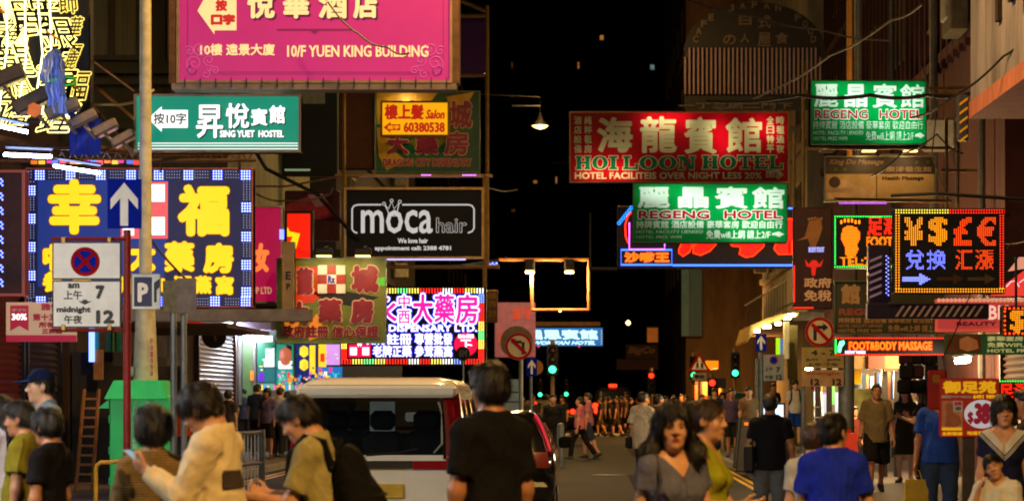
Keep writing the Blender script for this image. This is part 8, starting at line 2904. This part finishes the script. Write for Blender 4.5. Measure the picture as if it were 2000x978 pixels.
for i, (px, Y, f, tc, bc, bl, lb, w) in enumerate(((1172, 100, 265, (60, 50, 46), (80, 66, 50), .45, 'walker in brown shorts at the left end of the far crossing crowd', walkA), (1190, 102, 85, (46, 40, 40), (60, 50, 40), .45, 'walker in dark shorts striding right on the far crossing', walkB), (1203, 99, 275, (80, 60, 44), (52, 44, 36), .48, 'walker with bare legs wide apart in the far crossing crowd', walkA), (1222, 103, 270, (110, 90, 66), (40, 36, 34), 1.0, 'walker in a tan top on the far crossing', walkB), (1232, 101, 90, (40, 38, 40), (50, 46, 44), 1.0, 'walker in black nearest the man in white on the far crossing', walkA), (1182, 106, 90, (120, 110, 100), (30, 30, 34), 1.0, 'walker in a light grey top behind the others on the far crossing', walkB), (1214, 107, 265, (70, 40, 40), (40, 36, 34), .45, 'walker in a maroon top behind the others on the far crossing', walkA))):
    person(lb, px, Y, f, H=1.6 + .04 * (i % 4), hair=['short', 'mop', 'short', 'bun', 'short'][i % 5], top=tc, bottom=bc, blen=bl, seed=40 + i, group=LG_, **w, **FAR)
for i, (px, Y, f, tc, bc, lb) in enumerate(((1318, 74, 175, (40, 38, 44), (36, 34, 38), 'man in dark grey behind the wavy haired woman on the far side'), (1340, 80, 190, (60, 52, 50), (40, 38, 40), 'man in brown between the women and the green signal'), (1396, 66, 200, (36, 44, 70), (40, 44, 60), 'person in a navy shirt left of the woman in white'), (1411, 68, 185, (196, 190, 186), (120, 104, 84), 'woman in a white top and tan trousers near the hoarding'), (1423, 71, 180, (110, 120, 130), (50, 50, 60), 'man in a light grey shirt beside the hoarding'), (1372, 90, 180, (50, 46, 44), (40, 38, 38), 'far man in dark clothes under the school sign'), (1300, 88, 170, (70, 70, 76), (44, 42, 44), 'far man in a grey shirt under the red signal'))):
    person(lb, px, Y, f, H=1.62 + .05 * (i % 3), female=i in (3,), hair=['short', 'short', 'mop', 'bob', 'short'][i % 5], top=tc, bottom=bc, seed=60 + i, ground=0.0 if px < 1390 else .13, **FAR)

# --- left pavement
J['navy'] = person('man in a navy striped tee shirt walking away along the shop row', 502, 61, 22, H=1.80, ground=.13, hair='short', head=(0, -20, 0), wide=1.1, top=(30, 40, 70), top_mat=cloth_mat((28, 38, 66), stripe=(44, 52, 80), key='navystripe', freq=20), bottom=(28, 28, 32), armR=((.22, .05, -1), (.16, .3, -1)), tone='mid', seed=31, h=.012, loose=.026)
person('person in a white tee shirt bending slightly at the bright poster shop', 543, 60, 30, H=1.72, ground=.13, hair='short', lean=8, top=(186, 186, 192), bottom=(40, 40, 46), tone='mid', seed=32, h=.013)
person('person in a maroon top beside the white tee shirt at the poster shop', 573, 59, 40, H=1.60, ground=.0, female=True, hair='bun', top=(96, 24, 30), bottom=(40, 36, 40), seed=33, **FAR)
person('dark haired person further along the shop row', 479, 66, 0, H=1.74, ground=.13, hair='mop', top=(40, 40, 46), bottom=(40, 40, 46), seed=34, **FAR)
person('small dark haired person in front of the shop counter', 560, 62.5, 0, H=1.62, ground=.13, hair='mop', top=(70, 66, 70), bottom=(40, 40, 46), seed=35, **FAR)
J['orange'] = person('person in a bright orange tee shirt behind the grey sign posts', 362, 40, 200, H=1.66, ground=.13, hair='short', top=(240, 84, 20), top_mat=cloth_mat((244, 86, 20), key='or'), bottom=(50, 50, 54), tone='mid', seed=36, h=.012)
J['pinktee'] = person('man in a pink tee shirt with a dark shoulder strap facing this way', 398, 42, 175, H=1.74, ground=.13, hair='mop', head=(8, 10, 0), top=(196, 84, 116), bottom=(44, 42, 48), tone='mid', seed=37, h=.010, face=True)


more = (
    (420, 52, 185, .13, (150, 60, 50), 'man in a rust coloured shirt facing this way by the white roller shutter'), (446, 55, 10, .13, (60, 60, 66), 'person in charcoal walking away past the white roller shutter'), (522, 58, 200, .13, (90, 80, 120), 'person in a violet shirt between the navy and white tee shirts'), (596, 64, 190, .13, (120, 110, 90), 'person in a khaki shirt behind the tail light of the minivan'), (468, 70, 5, .13, (130, 40, 40), 'person in dark red far along the shop row'), (1020, 84, 178, 0, (70, 64, 60), 'person in brown behind the no left turn post'), (1098, 86, 200, 0, (40, 40, 46), 'person in black behind the open jacket man'), (1066, 92, 30, 0, (150, 140, 130), 'person in a pale shirt behind the jacket man'), (1246, 96, 250, 0, (90, 50, 40), 'person in a rust top close behind the man with the track trousers'), (1266, 100, 90, 0, (60, 70, 60), 'walker in dull green at the right end of the far crossing'), (1282, 104, 270, 0, (120, 116, 110), 'walker in grey at the right end of the far crossing'), (1330, 98, 180, 0, (40, 44, 60), 'far walker in dark blue under the green signal'), (1352, 70, 185, 0, (90, 40, 34), 'person in dull red behind the yellow green top'), (1386, 78, 5, 0, (54, 54, 60), 'person in grey walking away towards the red pedestrian light'), (1430, 60, 190, .13, (70, 60, 90), 'person in a plum shirt before the green hoarding'), (1462, 56, 170, .13, (120, 90, 60), 'person in tan beside the leaning dark boards'), (1612, 58, 180, .13, (100, 110, 130), 'person in a grey blue shirt in the lit shop behind the ladder'), (1644, 50, 200, .13, (130, 120, 40), 'person in mustard behind the thick dark post'), (1300, 110, 85, 0, (110, 60, 60), 'far walker in dusty pink under the red signal'), (1316, 108, 265, 0, (80, 80, 84), 'far walker in grey beside the one in dusty pink'))
for i, (px, Y, f, g_, tc, lb) in enumerate(more):
    person(lb, px, Y, f, H=1.60 + .045 * (i % 4), ground=g_, female=i % 3 == 1, hair=['short', 'mop', 'bob', 'bun', 'short'][i % 5], top=tc, bottom=[(40, 40, 46), (60, 66, 84), (30, 28, 30), (90, 80, 64)][i % 4], blen=[1.0, 1.0, .46][i % 3], seed=90 + i, tone=['mid', 'light', 'tan'][i % 3], **[walkA, walkB, {}][i % 3], **FAR)


# ------------------------------------------------------------------ things that people carry
def carried(name, label, cat, loc, rz=0.0):
    return empty(name, loc, label, cat, rz=rz)


def phone(j, sd, label):
    p = j['W'](j[sd]['palm'] + j[sd]['hand'][0] * .02)
    r = carried('phone', label, 'phone', p, j['root'].rotation_euler.z)
    b = MB(); b.bbox(-.037, -.075, -.004, .037, .075, .004, .003); b.build('case', pmat('phone_case', (180, 190, 200), rough=.3), r)
    b = MB(); b.box(-.033, -.07, .0045, .033, .07, .0052); b.build('screen', emat('phone_screen', (150, 190, 220), .7), r)
    r.rotation_euler.x = R(38)


phone(J['reader'], 'L', 'pale phone held up by the person in the peach sweater')
phone(J['pack'], 'L', 'phone held by the man with the backpack')


def plastic_bag(j, sd, label, col, size=.30, off=(0, 0, 0), glow=None):
    p = j['W'](j[sd]['palm']) + Vector(off)
    r = carried('carrier_bag', label, 'bag', p)
    A = SDF()
    A.cone((0, 0, -size * .45), (0, 0, -size * 1.15), size * .20, size * .36, .05).cone((0, 0, -.01), (0, 0, -size * .5), .022, size * .2, .06)
    grow('bag', A, .012, pmat('bag_%d_%d_%d' % col, col, rough=.3, var=.15, scale=12, bump=.3, bscale=30, spec=.5), r, post=lambda P, d: d + .012 * wob(np.stack([P[:, 0], P[:, 1], P[:, 2] * .4], 1), 24, 6) + np.maximum(np.abs(P[:, 1]) - .13, 0) * .6)
    b = MB(); b.tube([(-.035, 0, -size * .25), (-.02, 0, .0), (0, 0, .02), (.02, 0, 0), (.035, 0, -size * .25)], .006, 6); b.build('handle', pmat('bag_%d_%d_%d' % col, col), r)


plastic_bag(J['cap'], 'L', 'crumpled pale blue plastic bag held by the man in the cap', (150, 176, 224), .34)
plastic_bag(J['blackman'], 'R', 'white plastic bag held by the man in grey jeans', (206, 196, 186), .34)
plastic_bag(J['navy'], 'R', 'pale plastic bag held by the man in the navy striped tee shirt', (196, 180, 160), .26)
r = carried('tote_bag', 'yellow and green shopping bag held by the man in jeans', 'bag', J['jeans']['W'](J['jeans']['R']['palm']))
b = MB(); b.add([(-.14, -.06, -.52), (.14, -.06, -.52), (.14, .06, -.52), (-.14, .06, -.52), (-.12, -.03, -.10), (.12, -.03, -.10), (.12, .03, -.10), (-.12, .03, -.10)], [(0, 3, 2, 1), (4, 5, 6, 7), (0, 1, 5, 4), (1, 2, 6, 5), (2, 3, 7, 6), (3, 0, 4, 7)]); b.build('body', pmat('tote_yellow', (196, 160, 40), rough=.6, var=.2), r)
b = MB(); b.bbox(-.143, -.064, -.525, .143, .064, -.38, .004); b.build('base', pmat('tote_green', (20, 130, 70), rough=.6), r)
b = MB(); b.tube([(-.06, 0, -.1), (-.03, 0, .0), (.03, 0, .0), (.06, 0, -.1)], .008, 6); b.build('handle', pmat('tote_yellow', (196, 160, 40)), r)


def backpack(j, label, col, S=1.0):
    p = j['W'](V3(0, 0, 0))
    r = carried('backpack', label, 'backpack', j['root'].location.copy(), j['root'].rotation_euler.z)
    sc = j['root'].scale[0]
    r.scale = (sc,) * 3
    RL_ = j['RL']
    pel = V3(0, 0, .93)

    def T(x, y, z):
        return pel + RL_ @ (V3(x, y, z) - pel)
    A = SDF()
    A.ell(T(0, -.20, 1.18), (.155, .10, .23), RL_, .05).ell(T(0, -.22, 1.06), (.150, .12, .15), RL_, .06).ell(T(0, -.30, 1.06), (.11, .06, .11), RL_, .04)
    m = cloth_mat(col, key='pack', bump=.5)
    grow('bag', A, .012, m, r, post=lambda P, d: d + .006 * wob(P, 20, 3))
    for sx in (-1, 1):
        b = MB(); b.tube([T(sx * .09, -.12, 1.30), T(sx * .10, -.10, 1.44), T(sx * .105, .0, 1.485), T(sx * .11, .10, 1.40), T(sx * .12, .135, 1.24), T(sx * .16, .04, 1.10), T(sx * .14, -.12, 1.02)], .022, 6); b.build('strap', m, r, smooth=True)
    b = MB(); b.tube([T(-.03, -.17, 1.40), T(0, -.17, 1.44), T(.03, -.17, 1.40)], .01, 6); b.build('grab_handle', m, r)
    b = MB(); b.tube([T(-.10, -.345, 1.10), T(0, -.365, 1.115), T(.10, -.345, 1.10)], .005, 5); b.build('zip', pmat('zip_grey', (70, 70, 70), rough=.4, metal=.5), r)


backpack(J['pack'], 'black backpack worn by the man with the phone before the minivan', (20, 19, 20))
backpack(J['blueshorts'], 'dark backpack worn by the young man in blue shorts', (40, 44, 60))


def shoulder_bag(j, label, col, sd=1, low=.78, size=(.13, .06, .11), strap=True):
    r = carried('shoulder_bag', label, 'bag', j['root'].location.copy(), j['root'].rotation_euler.z)
    r.scale = (j['root'].scale[0],) * 3
    m = pmat('bagleather_%d' % col[0], col, rough=.5, var=.25)
    x = sd * .24
    b = MB(); b.bbox(x - size[1], -size[0], low - size[2], x + size[1], size[0], low + size[2], .025); b.build('body', m, r)
    b = MB(); b.tube([(x, -.08, low + size[2]), (sd * .20, -.06, 1.2), (sd * .13, -.045, 1.455), (sd * .12, .02, 1.47), (sd * .15, .12, 1.32), (x, .08, low + size[2])], .009, 6); b.build('strap', m, r, smooth=True)


shoulder_bag(J['boy'], 'black shoulder bag of the person in the striped tee shirt', (18, 17, 18), 1, .92)
shoulder_bag(J['trackman'], 'black bag slung low beside the man in the white tee shirt', (18, 17, 18), -1, .82)
shoulder_bag(J['blackman'], 'black shoulder bag of the man in grey jeans', (22, 22, 24), -1, 1.0, (.16, .06, .16))
shoulder_bag(J['lady'], 'dark handbag of the wavy haired woman', (40, 30, 40), 1, .9)
shoulder_bag(J['pinktee'], 'dark bag of the man in the pink tee shirt', (30, 28, 30), 1, 1.0)

# cap
j = J['cap']
r = carried('baseball_cap', 'navy baseball cap on the head of the man with the plastic bag', 'cap', j['root'].location.copy(), j['root'].rotation_euler.z)
r.scale = (j['root'].scale[0],) * 3
hc, RH = j['hc'], j['RH']
A = SDF().ell(hc + RH @ V3(0, -.012, .045), (.089, .108, .092), RH, .02)
grow('crown', A, .006, cloth_mat((16, 30, 70), key='cap'), r, post=lambda P, d: np.maximum(d, .042 - ((P - hc.astype(np.float32)) @ RH.astype(np.float32))[:, 2]))
A = SDF().ell(hc + RH @ V3(0, .115, .046), (.075, .085, .010), RH, .01)
grow('visor', A, .005, cloth_mat((22, 44, 110), key='cap'), r)
# watch, shirt prints and trims as parts of their wearers' clothing
def band(j, sd, col, name, t=.96):
    b = MB(); e, w, f = j[sd]['el'], j[sd]['wr'], j[sd]['f']
    c = e + (w - e) * t
    b.tube([c - f * .011, c + f * .011], .034, 14); b.build(name, pmat(name, col, rough=.35, metal=.3), j['root'])


band(J['cap'], 'L', (40, 36, 34), 'watch')
band(J['olivetee'], 'R', (60, 50, 40), 'watch')


def print_on(j, name, mat, x0, x1, z0, z1, y=None, side=1, T=None):
    """a printed patch that hugs the chest (side 1) or the back (-1)."""
    vs, fs = [], []
    n, m = 10, 6
    RL_, pel = j['RL'], V3(0, 0, .93)
    sh = [o for o in j['root'].children if o.name.startswith(('shirt', 'dress_top'))][0]
    dg_pts = np.empty(len(sh.data.vertices) * 3, np.float32)
    sh.data.vertices.foreach_get('co', dg_pts)
    dg_pts = dg_pts.reshape(-1, 3)
    for a in range(m + 1):
        for c in range(n + 1):
            x = x0 + (x1 - x0) * c / n
            z = z0 + (z1 - z0) * a / m
            d2 = (dg_pts[:, 0] - x) ** 2 + (dg_pts[:, 2] - z) ** 2
            near = dg_pts[d2 < .012 ** 2 * 4]
            yy = (near[:, 1].max() if side > 0 else near[:, 1].min()) if len(near) else .12 * side
            vs.append((x, yy + .004 * side, z))
    for a in range(m):
        for c in range(n):
            i = a * (n + 1) + c
            f = (i, i + 1, i + n + 2, i + n + 1)
            fs.append(f if side < 0 else f[::-1])
    b = MB(); b.add(vs, fs); return b.build(name, mat, j['root'], smooth=True)


print_on(J['cap'], 'shirt_print', cloth_mat((186, 196, 220), key='print'), -.07, .07, 1.22, 1.30)
print_on(J['reader'], 'shirt_print', cloth_mat((70, 60, 60), key='print'), -.13, .02, 1.18, 1.27, side=-1)
print_on(J['reader'], 'shirt_print', cloth_mat((110, 80, 90), key='print'), -.10, .08, .96, 1.02, side=-1)
print_on(J['pinktee'], 'shirt_print', cloth_mat((210, 190, 196), key='print'), -.04, .04, 1.20, 1.32)
